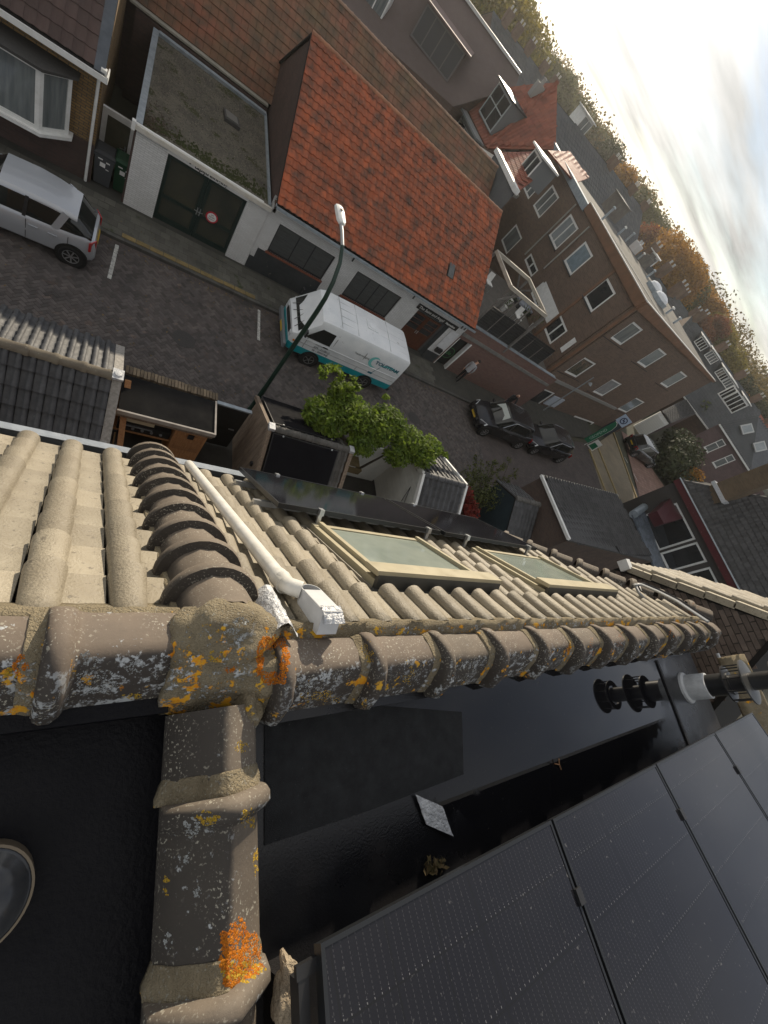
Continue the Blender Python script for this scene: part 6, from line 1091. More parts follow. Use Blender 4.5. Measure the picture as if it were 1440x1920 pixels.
mb = MB(); a_ = [math.radians(t) for t in range(60, 305, 12)]; mb.loft([[LO(8.98 + r * math.cos(t), 1.46 + r * 1.0 * math.sin(t), .012) for r in (.20 - .0, .20 + .13 * math.sin((t - 1.05) / 4.25 * math.pi))] for t in a_], caps=False); b_ = np.linspace(0, 1, 12); mb.loft([[LO(9.25 + 1.0 * t, 1.40 + .14 * math.sin(t * 2.6) - .12 * t + d, .0125) for d in (0, .10 * math.sin(math.pi * min(1, t * 1.1 + .05)) + .01)] for t in b_], caps=False); mb.build('swoosh', TLL, ve)
mb = MB(); mb.bar(LO(9.28, 1.36), LO(9.12, .95), .02, .004, (0, 1, 0)); mb.box(LO(9.06, .92), (.2, .006, .09)); mb.build('cleaner_emblem', TLT, ve)
# ------------------------------------------------------------------ street furniture
lp = empty('street_lamp', (4.25, 9.0, 0), 'dark green street lamp with curved grey arm and white LED head', 'street lamp'); GRN = M('lamp_green', (.010, .030, .022), (.014, .038, .028), 3, .35)
mb = MB(); mb.lathe([(.10, 0), (.10, .3), (.085, .35), (.075, 1.4), (.065, 1.45), (.06, 4.6)], (4.25, 9.0, 0), seg=14); mb.build('pole', GRN, lp, smooth=True)
cv = [(4.25, 9.0, 4.6), (4.25, 9.03, 5.0), (4.25, 9.16, 5.4), (4.25, 9.42, 5.75), (4.25, 9.8, 5.93)]; mb = MB(); mb.tube(cv, [.06, .056, .052, .048, .045], 12); mb.build('bend', GRN, lp, smooth=True)
mb = MB(); mb.tube([(4.25, 9.8, 5.93), (4.25, 10.25, 5.99), (4.25, 10.6, 6.0)], .045, 10); mb.build('arm', M('lamp_grey', (.36, .37, .37), rough=.4), lp, smooth=True)
mb = MB(); mb.loft([[Vector((4.25 + a * k, y, 6.0 + z * h)) for a, z in ((-.13, 0), (-.11, .07), (-.04, .1), (.04, .1), (.11, .07), (.13, 0), (.08, -.03), (-.08, -.03))] for y, k, h in ((10.5, .5, .8), (10.6, .95, 1), (11.0, 1.0, 1), (11.18, .9, .8), (11.24, .6, .4))], closed=True); mb.build('lamp_head', WHITE, lp, smooth=True)
mb = MB(); mb.lathe([(.035, 0), (.035, .03), (0, .03)], (4.25, 10.95, 6.1), seg=10); mb.build('sensor', BLACKM, lp)
def bin_(x, y, col, lb, lid):
    e = empty('wheeled_bin', (x, y, .1), lb, 'bin', 'bins by the alley gate'); mb = MB(); R_ = lambda a, b, z, o=0: [Vector((x + i * a, y + o + j * b, z)) for i, j in ((-1, -1), (1, -1), (1, 1), (-1, 1))]
    mb.loft([R_(.21, .24, .14), R_(.25, .30, 1.02), R_(.28, .33, 1.03), R_(.28, .33, 1.08)], closed=True); mb.build('body', col, e)
    mb = MB(); mb.loft([R_(.285, .345, 1.085), R_(.285, .345, 1.12), R_(.22, .25, 1.17)], closed=True); mb.tube([Vector((x - .22, y + .37, 1.08)), Vector((x + .22, y + .37, 1.08))], .02, 6); mb.build('lid', lid, e)
    for s in (-1, 1): mb = MB(); mb.lathe([(.09, -.03), (.09, .03), (0, .03)], (x + s * .22, y + .27, .19), UX, 12); mb.build('wheel', TYRE, e)
    for a, z, w_, h_ in ((-.1, .96, .12, .035), (.1, .92, .1, .04), (-.03, .80, .14, .13), (.1, .70, .08, .02)): mb = MB(); zz = z; mb.box((x + a, y - .245 - (zz - .14) * .066, zz), (w_, .006, h_)); mb.build('sticker', WHITE, e)
BG = M('bin_grey', (.055, .06, .065), rough=.5); BGR = M('bin_green', (.008, .05, .022), rough=.5)
bin_(-.62, 16.62, BG, 'grey wheeled bin with white stickers beside the downspout', M('bin_lid_dark', (.03, .033, .036), rough=.5)); bin_(-.02 - .08, 16.72, BGR, 'green wheeled bin next to the white garage corner', BGR)
# no parking board and green shop banner at the corner
nb = empty('folding_sign', gz(1130, 815), 'blue and white no parking board on dark folding stand', 'sign'); p = gz(1128, 812); fx = Vector((-.62, -.785, 0)); rx = Vector((.785, -.62, 0)); mb = MB(); mb.box(p + UZ * .75, (.9, .08, 1.5), (rx, fx, UZ)); mb.build('stand', M('navy_stand', (.03, .04, .055), rough=.6), nb)
mb = MB(); mb.box(p + UZ * 1.95, (.95, .05, .85), (rx, fx, UZ)); fc = mb.build('board', M('pale_blue_board', (.45, .55, .70), rough=.5), nb); mb = MB(); mb.lathe([(.22, 0), (.30, 0), (.30, .01), (.22, .01)], p + UZ * 1.95 + fx * .03, fx, 24); mb.bar(p + UZ * 2.15 + fx * .04 - rx * .2, p + UZ * 1.75 + fx * .04 + rx * .2, .06, .01, fx); mb.box(p + UZ * 1.95 + fx * .035, (.26, .01, .1), (rx, fx, UZ)); mb.build('symbol', M('navy_print', (.03, .05, .12), rough=.5), fc)
gb = empty('banner_sign', gz(1090, 830), 'green curved shop banner with white lettering at the corner', 'banner'); p = gz(1092, 830); K_ = .74; mb = MB(); pr = [(a * K_ * .9, z * K_) for a, z in [(-.35, .4), (.35, .4), (.38, 2.0), (.36, 3.0), (.2, 3.5), (-.05, 3.7), (-.3, 3.72), (-.35, 3.0)]]; mb.prism([p + rx * a + UZ * z for a, z in pr], fx * .03); mb.build('flag', M('banner_green', (.01, .12, .06), (.012, .15, .075), 2, .5), gb)
mb = MB(); mb.tube([p + rx * a * K_ * .9 + UZ * z * K_ for a, z in ((.37, 0), (.38, 2), (.37, 3.0), (.21, 3.52), (-.05, 3.73), (-.3, 3.74))], .025, 6); mb.build('pole', WHITE, gb); text('GEOPEND', .30, p + fx * .035 + rx * .09 + UZ * .6, UZ, -rx, M('banner_print', (.35, .5, .42), rough=.5), 'lettering', gb, .002)
p = gz(1105, 840); mb = MB(); mb.prism([p + rx * a + UZ * z for a, z in ((-.35, 0), (.35, 0), (.3, .9), (-.3, .9))], fx * .04); fo = mb.build('pavement_sign', WHITE, label='small white and green pavement sign below the green banner', cat='sign'); mb = MB(); mb.prism([p + fx * .045 + rx * a + UZ * z for a, z in ((-.25, .1), (.25, .1), (.22, .6), (-.22, .6))], fx * .006); mb.build('poster', MATS['banner_green'], fo)
# terrace furniture
def tchair(px, py, lb):
    p = gz(px, py, 3.05); e = empty('garden_chair', (p.x, p.y, 2.6), lb, 'chair'); mb = MB(); mb.box((p.x, p.y, 3.05), (.46, .46, .05)); mb.build('seat', WHITE, e); mb = MB(); mb.prism([Vector((p.x - .24, p.y + .22, 3.05)), Vector((p.x + .24, p.y + .22, 3.05)), Vector((p.x + .2, p.y + .3, 3.5)), Vector((p.x - .2, p.y + .3, 3.5))], (0, .03, 0)); mb.build('backrest', WHITE, e)
    for i in (-1, 1):
        for j in (-1, 1): mb = MB(); mb.tube([(p.x + i * .2, p.y + j * .2, 3.03), (p.x + i * .23, p.y + j * .23, 2.6)], .02, 6); mb.build('leg', ALU, e)
tchair(917, 530, 'white garden chair on the terrace beside the orange roof verge'); tchair(972, 594, 'white garden chair behind the black terrace screen')
LF = M('terrace_leaves', (.07, .11, .03), (.05, .075, .02), 9, .8, transl=.3); POT = M('white_pot', (.6, .6, .58), rough=.5)
for k, (px, py, lb) in enumerate(((955, 568, 'small potted plant on the terrace nearest the pergola corner'), (966, 556, 'white lantern pot in the middle of the terrace'), (987, 585, 'pot plant beside the dark terrace sofa'), (1008, 604, 'tall leafy pot plant by the white rendered wall'))):
    p = gz(px, py, 3.2); e = empty('potted_plant', (p.x, p.y, 2.6), lb, 'plant'); mb = MB(); mb.lathe([(.12, 2.6), (.17, 2.95), (.15, 2.95), (0, 2.9)], (p.x, p.y, 0), seg=12); mb.build('pot', POT, e, smooth=True); mb = MB()
    for _ in range(60): d = Vector((random.gauss(0, 1), random.gauss(0, 1), random.gauss(.6, .7))).normalized() * random.uniform(.1, .35 + .1 * k); c = Vector((p.x, p.y, 3.0)) + d; t = d.cross(UZ).normalized() * .04; mb.quad(c - d * .15, c + t, c + d * .25, c - t)
    mb.build('foliage', LF, e)
p = gz(985, 575, 2.85); sf = empty('sofa', (p.x, p.y, 2.6), 'dark outdoor sofa with pale cushions under the pergola', 'sofa'); mb = MB(); mb.bx(p.x - .9, p.x + .9, p.y - .4, p.y + .4, 2.6, 2.85); mb.bx(p.x - .9, p.x + .9, p.y + .3, p.y + .4, 2.85, 3.3); mb.build('frame', M('sofa_dark', (.03, .032, .036), rough=.8), sf); mb = MB(); mb.bx(p.x - .85, p.x + .85, p.y - .38, p.y + .28, 2.86, 2.98); mb.build('cushion', M('cushion_grey', (.26, .28, .32), rough=.9), sf)
# ------------------------------------------------------------------ people
def skin(chains, mat, name, parent, sub=2):
    """one continuous surface grown over joint chains; chains share joints by name"""
    bm = bmesh.new(); me = bpy.data.meshes.new(name); idx = {}; vs = []; es = []
    for ch in chains:
        prev = None
        for nm, co, r in ch:
            if nm not in idx: idx[nm] = len(vs); vs.append((co, r))
            if prev is not None: es.append((prev, idx[nm]))
            prev = idx[nm]
    me.from_pydata([v[0] for v in vs], es, []); o = bpy.data.objects.new(name, me); COL.objects.link(o); m_ = o.modifiers.new('skin', 'SKIN'); m_.use_smooth_shade = True
    for k, v in enumerate(vs): r = v[1]; me.skin_vertices[0].data[k].radius = (r, r) if not isinstance(r, tuple) else r
    me.skin_vertices[0].data[0].use_root = True; s_ = o.modifiers.new('sub', 'SUBSURF'); s_.levels = sub; s_.render_levels = sub
    dg = bpy.context.evaluated_depsgraph_get(); out = bpy.data.meshes.new_from_object(o.evaluated_get(dg)); bpy.data.objects.remove(o); out.materials.clear(); out.materials.append(mat); out.polygons.foreach_set('use_smooth', [True] * len(out.polygons))
    q = bpy.data.objects.new(name, out); COL.objects.link(q); q.parent = parent; WL[q.name] = WL[parent.name]; return q
def person(loc, ang, lb, shirt, trousers, skin_, hairm, lean=.0, headdrop=0, stride=.12, scale=1.0, arms=((.1, -.1), (.05, .1)), bald=False):
    e = empty('person', loc, lb, 'person'); e.rotation_euler = (0, 0, ang); e.scale = (scale,) * 3
    L = lambda y, z: (lean * max(0, z - .95) ** 1.3)           # forward lean along local x
    P = lambda x, y, z: (x + L(y, z), y, z)
    ch = [[('pel', P(0, 0, .95), (.155, .115)), ('sp', P(0, 0, 1.12), (.14, .105)), ('ch', P(0, 0, 1.32), (.17, .115)), ('nk', P(.01, 0, 1.48), .055), ('hd', P(.03 + headdrop, 0, 1.58 - headdrop * .6), (.078, .09)), ('tp', P(.03 + headdrop * 1.5, 0, 1.70 - headdrop), (.075, .085))]]
    for s, k in ((1, 0), (-1, 1)):
        st = stride * s; ch.append([('pel', None, 0), ('hip%d' % k, P(0, s * .09, .90), .10), ('kn%d' % k, (st * .6 + .03, s * .10, .50), .065), ('an%d' % k, (st, s * .10, .09), .042), ('to%d' % k, (st + .17, s * .12, .04), .035)])
        a, b = arms[k]; ch.append([('ch', None, 0), ('sh%d' % k, P(0, s * .19, 1.40), .062), ('el%d' % k, P(a, s * .25, 1.13), .047), ('wr%d' % k, P(a + b, s * .21, .92), .03), ('pm%d' % k, P(a + b * 1.25, s * .20, .85), (.036, .02))])
        for j in range(4): q = (j - 1.5) * .02; ch.append([('pm%d' % k, None, 0), ('f%d%d' % (k, j), P(a + b * 1.35 + q, s * .195, .79), .010), ('g%d%d' % (k, j), P(a + b * 1.4 + q * 1.1, s * .185, .755 + abs(j - 1) * .006), .009)])
        ch.append([('wr%d' % k, None, 0), ('th%d' % k, P(a + b * 1.2 + .045, s * .19, .85), .011)])
    body = skin(ch, trousers, 'body', e); body.data.materials.append(shirt); body.data.materials.append(skin_); body.data.materials.append(BLACKM)
    for p in body.data.polygons:
        c = p.center; y = abs(c.y); p.material_index = 3 if c.z < .1 else 2 if (c.z > 1.49 - headdrop * .3 and y < .12) or (y > .15 and c.z < .93 and c.z > .7 and y > .165) else 1 if c.z > .93 else 0
    hp = Vector(P(.02 + headdrop * 1.3, 0, 1.68 - headdrop)); mb = MB()
    if not bald: bm2 = bmesh.new(); bmesh.ops.create_uvsphere(bm2, u_segments=14, v_segments=9, radius=.098); bmesh.ops.delete(bm2, geom=[v for v in bm2.verts if v.co.z < -.05 or (v.co.x > .05 and v.co.z < .03)], context='VERTS'); me = bpy.data.meshes.new('hair'); bm2.to_mesh(me); bm2.free(); me.materials.append(hairm); o = bpy.data.objects.new('hair', me); COL.objects.link(o); o.parent = e; o.location = hp; smooth_(me, 80)
    hd = Vector(P(.03 + headdrop, 0, 1.60 - headdrop * .6))
    for nm, mt_, off, r in (('nose', skin_, (.095, 0, .01), .017), ('ear', skin_, (-.01, .088, .02), .022), ('ear', skin_, (-.01, -.088, .02), .022), ('eye', BLACKM, (.085, .032, .035), .010), ('eye', BLACKM, (.085, -.032, .035), .010), ('mouth', M('lips', (.3, .1, .08), rough=.6), (.086, 0, -.035), .014)):
        bm2 = bmesh.new(); bmesh.ops.create_icosphere(bm2, subdivisions=1, radius=r); me = bpy.data.meshes.new(nm); bm2.to_mesh(me); bm2.free(); me.materials.append(mt_); o = bpy.data.objects.new(nm, me); COL.objects.link(o); o.parent = e; o.location = hd + Vector(off)
    return e
SK = M('skin', (.45, .26, .18), rough=.6)
person((16.15, 15.5, .1), math.radians(35), 'person in grey shirt and black trousers walking along the plum brick wall', M('grey_shirt', (.36, .36, .37), (.28, .28, .29), 9, .9), M('black_trousers', (.012, .012, .014), rough=.9), SK, M('dark_hair', (.02, .015, .012), rough=.7), lean=.45, headdrop=.06, scale=.97)
person((19.6, 14.75, .1), math.radians(-110), 'bald person in dark jacket standing at the far side of the black car', M('dark_jacket', (.014, .014, .017), rough=.8), M('blue_jeans', (.05, .07, .12), rough=.9), SK, None, lean=.25, headdrop=.03, bald=True, arms=((.25, .1), (.2, .1)))
# ------------------------------------------------------------------ plants
def leafcloud(mb, cs, n, size, up=.5, seed=1, elong=1.8, fold=.0, droop=0.):
    """n leaf-sized faces spread through a set of ellipsoid lobes (centre, radii)"""
    r = np.random.default_rng(seed); w = np.array([c[1][0] * c[1][1] * c[1][2] for c in cs]) ** .7; w /= w.sum(); k = r.choice(len(cs), n, p=w)
    C = np.array([tuple(c[0]) for c in cs])[k]; Rr = np.array([c[1] for c in cs])[k]; d = r.normal(size=(n, 3)); d /= np.linalg.norm(d, axis=1)[:, None]; rad = r.random(n) ** (1 / 2.2)
    rad = np.minimum(rad * (1 + .06 * r.normal(size=n)), 1.03); P = C + d * Rr * rad[:, None]; nrm = d * .6 + r.normal(size=(n, 3)) * .55 + np.array([0, 0, up]); nrm /= np.linalg.norm(nrm, axis=1)[:, None]
    t = np.cross(nrm, r.normal(size=(n, 3))); t /= np.linalg.norm(t, axis=1)[:, None]; t[:, 2] -= droop; b = np.cross(nrm, t); s = size * r.uniform(.6, 1.4, n)[:, None]
    V = np.stack([P - t * s * elong * .5, P + b * s * .5 + nrm * s * fold, P + t * s * elong * .5, P - b * s * .5 + nrm * s * fold], 1).reshape(-1, 3); o = len(mb.v)
    mb.v += [tuple(q) for q in V.tolist()]; mb.f += [(o + 4 * i, o + 4 * i + 1, o + 4 * i + 2, o + 4 * i + 3) for i in range(n)]; mb.m += [0] * n
    mb.r += np.repeat(r.random(n), 4).tolist() if len(mb.r) == o else np.repeat(r.random(n), 4).tolist(); return mb
def build_leaves(mb, name, mat, parent, **tags):
    base = Vector(WL[parent.name]); me = bpy.data.meshes.new(name); v = np.array(mb.v) - np.array(base); me.from_pydata(v.tolist(), [], mb.f); me.materials.append(mat)
    r = mb.r; r = r if len(r) == len(mb.v) else (r + [0] * len(mb.v))[:len(mb.v)]
    a = me.attributes.new('rnd', 'FLOAT', 'POINT'); a.data.foreach_set('value', r); o = bpy.data.objects.new(name, me); COL.objects.link(o); o.parent = parent; WL[o.name] = tuple(base); tag(o, **tags); return o
def LM(n, a, b, sc=3, tr=.35, rnd=.35): return M(n, a, b, sc, .7, rnd=rnd, transl=tr, spec=.25)
BARK = M('bark', (.06, .048, .036), (.04, .032, .025), 9, .95, .6, 40)
def plant(name, lb, cat, base, lobes, n, size, mat, stems=(), group=None, sname='stem', seed=1, **k):
    e = empty(name, base, lb, cat, group); 
    for a, b, r in stems: mb = MB(); a = Vector(a); b = Vector(b); m_ = (a + b) / 2 + Vector((random.uniform(-.1, .1), random.uniform(-.1, .1), 0)) * (b - a).length; mb.tube([a, m_, b], [r, r * .75, r * .4], 7); mb.build(sname, BARK, e, smooth=True)
    build_leaves(leafcloud(MB(), lobes, n, size, seed=seed, **k), 'foliage', mat, e); return e
# climber over the pergola beams, lit from behind by the sun
G1 = LM('climber_leaf', (.19, .26, .028), (.075, .13, .02), 3.5, .5)
cl = [((x, y + random.uniform(-.15, .15), z), (rx_, ry_, rz_)) for x, y, z, rx_, ry_, rz_ in ((5.5, 7.5, 2.75, .6, .75, .38), (6.3, 7.75, 2.9, .75, .75, .45), (5.95, 8.35, 2.95, .45, .5, .35), (7.1, 7.4, 2.9, .7, .65, .45), (7.6, 7.95, 3.0, .7, .55, .42), (8.4, 7.5, 2.9, .75, .6, .42), (9.0, 7.25, 2.85, .6, .6, .4), (9.5, 7.45, 2.8, .5, .45, .35), (8.0, 6.75, 2.7, .5, .35, .35), (9.9, 7.6, 2.7, .35, .3, .25), (6.6, 6.9, 2.75, .5, .35, .3), (5.0, 7.3, 2.75, .3, .35, .25))]
e = plant('climbing_shrub', 'bright green leafy climber spilling over the sheds to the street', 'shrub', (7.3, 7.4, 0), cl, 17000, .058, G1, [((6.9, 7.3, 0), (6.6, 7.4, 2.7), .07), ((6.95, 7.3, 0), (8.3, 7.3, 2.7), .06), ((6.9, 7.25, .5), (5.6, 7.5, 2.6), .045)], seed=3, elong=2.6, up=.7)
mb = MB(); sp = [((x, y, z), (.12, .12, .12)) for x, y, z in [(5.55 + random.uniform(-.5, .8), 8.5 + random.uniform(-.3, .6), 3.0 + random.uniform(-.1, .5)) for _ in range(16)] + [(10.3, 7.6, 2.7), (10.5, 7.55, 2.65), (7.4, 8.5, 3.3), (4.8, 7.5, 3.0)]]; build_leaves(leafcloud(mb, sp, 420, .08, seed=5, elong=2.6), 'sprig', G1, e)
plant('bush', 'fresh green bush in front of the white shed roof', 'bush', (11.2, 5.3, 0), [((10.6, 5.35, 1.25), (.5, .4, .4)), ((11.2, 5.4, 1.35), (.55, .45, .45)), ((11.75, 5.5, 1.2), (.5, .4, .4))], 1900, .085, LM('bush_leaf', (.07, .15, .03), (.04, .10, .02), 3), [((11.2, 5.35, 0), (11.2, 5.4, 1.2), .06)], seed=8)
plant('red_shrub', 'deep red leaved shrub between white shed and thin bush', 'shrub', (12.7, 6.3, 0), [((12.55, 6.9, 1.45), (.4, .5, .45)), ((12.75, 6.3, 1.35), (.45, .5, .5)), ((12.95, 5.85, 1.1), (.4, .45, .4))], 2200, .075, LM('red_leaf', (.22, .028, .018), (.13, .018, .014), 4), [((12.7, 6.3, 0), (12.7, 6.4, 1.3), .05)], seed=9)
TH = LM('thin_leaf', (.10, .11, .03), (.06, .075, .025), 2); br_ = []
for k in range(13):
    a = Vector((13.9 + random.uniform(-.5, .8), 7.2 + random.uniform(-.4, .4), .6)); br_.append((a, a + Vector((random.uniform(-.4, 1.9), random.uniform(.3, 2.0), random.uniform(.9, 1.9))), .018))
plant('sparse_shrub', 'sparse yellowing shrub with long bare shoots reaching over the road', 'shrub', (14, 7.2, 0), [((13.6, 7.3, 1.2), (.8, .7, .6)), ((14.4, 7.3, 1.3), (.8, .7, .7)), ((13.9, 8.1, 1.3), (.9, .6, .6))] + [(tuple(a + (b - a) * t), (.16, .16, .14)) for a, b, r in br_ for t in (.6, .8, .95)], 3000, .055, TH, br_, seed=11)
HB = LM('hedge_leaf', (.035, .05, .022), (.05, .055, .02), .9, .2)
p = gz(1275, 850, 2); plant('hedge', 'big dark bush beside the parked dark car in the side street', 'hedge', (p.x, p.y, 0), [((p.x - 2.4, p.y - 1.6, 1.5), (2.2, 1.8, 1.6)), ((p.x, p.y - .2, 2.0), (2.6, 2.2, 2.2)), ((p.x + 1.6, p.y + 1.6, 1.8), (2.2, 2.0, 1.8)), ((p.x - 1.0, p.y - 3.4, 1.3), (2.0, 1.6, 1.4)), ((p.x + 1.4, p.y - 3, 1.2), (1.6, 1.6, 1.3))], 6500, .2, HB, [((p.x, p.y, 0), (p.x, p.y, 2), .12)], seed=12)
p = gz(1300, 893, 2.2); plant('orange_shrub', 'orange and yellow autumn shrub in front of the purple brick house', 'shrub', (p.x, p.y, 0), [((p.x, p.y, 1.9), (1.3, 1.1, 1.2)), ((p.x + 1.1, p.y + .3, 1.5), (.9, .9, .9))], 2000, .16, LM('orange_leaf', (.34, .13, .02), (.26, .17, .03), 1.2), [((p.x, p.y, 0), (p.x, p.y, 1.8), .07)], seed=13)
p = gz(1345, 785, 3); plant('yellow_bush', 'vivid yellow green bush behind the dark garage roof', 'bush', (p.x, p.y, 0), [((p.x, p.y, 2.2), (1.9, 1.6, 1.6)), ((p.x + 1.6, p.y + 1.4, 2.3), (1.8, 1.5, 1.5)), ((p.x - 1, p.y - 1.5, 1.6), (1.3, 1.2, 1.1))], 2600, .22, LM('yellow_leaf', (.26, .26, .02), (.15, .19, .02), .8, .45), [((p.x, p.y, 0), (p.x, p.y, 2), .1)], seed=14)
for k, (px, py, lb) in enumerate(((1325, 745, 'grey green garden tree below the white dormer terrace'), (1312, 765, 'low green shrubs by the tiled garage roof end'))): p = gz(px, py, 3.5); plant('garden_tree', lb, 'tree', (p.x, p.y, 0), [((p.x, p.y, 3), (2.2, 2.0, 2.0)), ((p.x + 1.8, p.y + 1.0, 2.6), (1.6, 1.5, 1.6))], 1600, .28, LM('garden_leaf', (.08, .11, .035), (.12, .13, .04), .6), [((p.x, p.y, 0), (p.x, p.y, 3), .12)], sname='trunk', seed=20 + k)
# ------------------------------------------------------------------ houses farther off
RT = M('red_far_tile', (.27, .085, .05), (.19, .06, .04), 1.2, .75, .3, 30, .22); DST = M('dark_slate', (.055, .062, .068), (.04, .045, .05), .5, .6, .2, 12, .15); GRYW = M('grey_wall', (.13, .14, .145), (.10, .105, .11), 1, .8); BRF = brick('far_brick', (.10, .06, .048), (.13, .08, .06), (.10, .08, .07), .5, .15, .02, .85, .4)
def dormer(e, P, ux, out, w, h, dep, fm, pm, rm, mull=(.5,), side=None, over=.15, front_t=()):
    """box dormer: face at P (bottom middle) looking along out"""
    ux = Vector(ux).normalized(); out = Vector(out); out.z = 0; out.normalize(); P = Vector(P); ax = (ux, out, UZ); mb = MB(); mb.box(P + UZ * h / 2 - out * (dep / 2 + .05), (w, dep, h), ax); o = mb.build('dormer', side or fm, e)
    n = ux.cross(UZ); n = n if n.dot(out) > 0 else -n
    window(e, P - ux * w / 2 + out * .0, ux, UZ, (.02, w - .02, .05, h - .08), fm, pm, n=out, depth=.03, fw=.09, mull=mull, trans=front_t)
    mb = MB(); mb.box(P + UZ * (h + .05) - out * (dep / 2 - .1), (w + over * 2, dep + .35, .1), ax); mb.build('dormer_roof', rm, e); return o
def post_wall(e, pts, z0, mat, nm='wall'):
    mb = MB()
    for a, b in zip(pts, pts[1:]): mb.quad(Vector((a.x, a.y, z0)), Vector((b.x, b.y, z0)), b, a)
    return mb.build(nm, mat, e)
# red roofed house left of the block
r1 = empty('red_roof_house', (22, 38, 0), 'house with tall red hipped roof and grey dormer behind the mossy roof', 'house')
A = gz(861, 174, 5.0); Cc = gz(912, 277, 5.0); AP_ = gz(1045, 154, 10.1); nQ = (AP_ - A).cross(Cc - A); TL = gp(1000, 157, A, nQ); R2 = gz(1042, 279, 8.2)
tiled(r1, [A, TL, AP_, Cc], RT, .32, .38); tiled(r1, [Cc, AP_, R2], RT, .32, .38)
ridge_caps(r1, Cc, AP_, UZ, .14, .45, RT, limit=25)
dv = (Cc - A).normalized(); dn = Vector((dv.y, -dv.x, 0)); dn = dn if dn.dot(Vector(C0) - A) > 0 else -dn
mb = MB(); q0 = A + dn * .3; q1 = Cc + dn * .3; mb.prism([q0, q1, q1 + dn * .9, q0 + dn * .9], (0, 0, -.12)); mb.build('flat_canopy', M('sheet_lead', (.22, .24, .25), (.15, .165, .17), 1.2, .5, stretch=(.4, .4, 2)), r1)
LW = (Cc - A).length; mb = MB(); O = A + dn * .5; O.z = 0; wall(mb, O, dv, UZ, LW, 4.8, [(.5 + k * LW / 6, .4 + (k + 1) * LW / 6, 2.2, 4.5) for k in range(6)], .15, n=dn); mb.build('wall', GRYW, r1)
for k in range(6): window(r1, O, dv, UZ, (.5 + k * LW / 6, .4 + (k + 1) * LW / 6, 2.2, 4.5), M('grey_frame', (.36, .37, .36), rough=.5), GLASSC if k % 2 else GLASSD, n=dn, depth=.08, fw=.08, trans=(.5,) if k == 0 else ())
nR = (TL - A).cross(Cc - A).normalized(); nR = nR if nR.z > 0 else -nR
dp = gp(914, 232, A, nR); dormer(r1, dp + dn * .35 - UZ * .1, dv, dn, 2.7, 2.1, 3.0, M('dormer_frame', (.40, .42, .42), rough=.5), GLASSD, M('dormer_felt', (.04, .045, .048), rough=.5), (.5,), M('dormer_side', (.15, .16, .165), rough=.6), front_t=(.55,))
p = gp(895, 185, A, nR); mb = MB(); mb.tube([p, p + UZ * .9], .09, 8); mb.build('vent_pipe', BLACKM, r1)
p = gp(1000, 178, A, nR); mb = MB(); mb.box(p + UZ * .25, (.7, .5, .9)); mb.lathe([(.12, .6), (.15, .7), (.12, 1.0), (.16, 1.05), (0, 1.1)], p, seg=10); mb.build('chimney', M('pale_stack', (.3, .29, .27), rough=.8), r1)
# lower front wing with white bay and the second dormer
r2 = empty('dormer_house', (24, 33, 0), 'narrow house with red tiles and white dormer against the block', 'house')
a, b, d = gd(931, 285, 33), gd(1020, 283, 38), gd(967, 361, 29)
tiled(r2, [a, b, gp(1026, 318, a, (b - a).cross(d - a)), d], RT, .32, .38); mb = MB(); mb.bar(a + UZ * .05, d + UZ * .05, .35, .25); mb.build('gutter', WHITE, r2)
post_wall(r2, [a - UZ * .1, d - UZ * .1], 0, GRYW); nd = (d - a).normalized(); no_ = Vector((nd.y, -nd.x, 0)); no_ = no_ if no_.dot(Vector(C0) - a) > 0 else -no_
nR = (b - a).cross(d - a).normalized(); nR = nR if nR.z > 0 else -nR; p = gp(985, 322, a, nR); dormer(r2, p + no_ * .1 - UZ * .2, nd, no_, 1.5, 1.25, 1.3, WHITE, GLASSD, WHITE, (.5,), MATS['dormer_side'])
tiled(r2, [gd(1028, 281, 37), gd(1070, 284, 42), gd(1104, 333, 42), gd(1080, 342, 37)], RT, .32, .38, lift=.005)
r3 = empty('white_bay', (20, 31, 0), 'cream framed first floor bay with flat roof below the red tiled house', 'bay window')
pa, pb, pc = gz(893, 270, 5.2), gz(915, 320, 5.2), gz(944, 350, 5.2); mb = MB(); mb.prism([pa, pb, pc, pc + Vector((2.5, 1.5, 0)), pa + Vector((3, 2, 0))], (0, 0, -.25)); mb.build('bay_roof', M('cream_board', (.45, .44, .40), rough=.6), r3)
for k, (s_, t_) in enumerate(((pa, pb), (pb, pc))): v = t_ - s_; nn_ = Vector((v.y, -v.x, 0)).normalized(); nn_ = nn_ if nn_.dot(Vector(C0) - s_) > 0 else -nn_; window(r3, Vector((s_.x, s_.y, 2.6)) - nn_ * .1, v, UZ, (.05, v.length - .05, 0, 2.3), MATS['cream_board'], GLASSC, n=nn_, depth=.02, fw=.14, mull=(.35, .68) if k == 0 else (.5,)); mb = MB(); mb.quad(Vector((s_.x, s_.y, 0)), Vector((t_.x, t_.y, 0)), Vector((t_.x, t_.y, 2.6)), Vector((s_.x, s_.y, 2.6))); mb.build('wall', GRYW, r3)
p = gz(912, 345, 3.5); plant('terrace_plant', 'dark evergreen in a pot below the cream bay window', 'plant', (p.x, p.y, 0), [((p.x, p.y, 3.6), (.6, .6, .8))], 350, .12, LM('pot_leaf', (.06, .09, .03), (.04, .06, .02), 2), [((p.x, p.y, 0), (p.x, p.y, 3.4), .06)], seed=31)
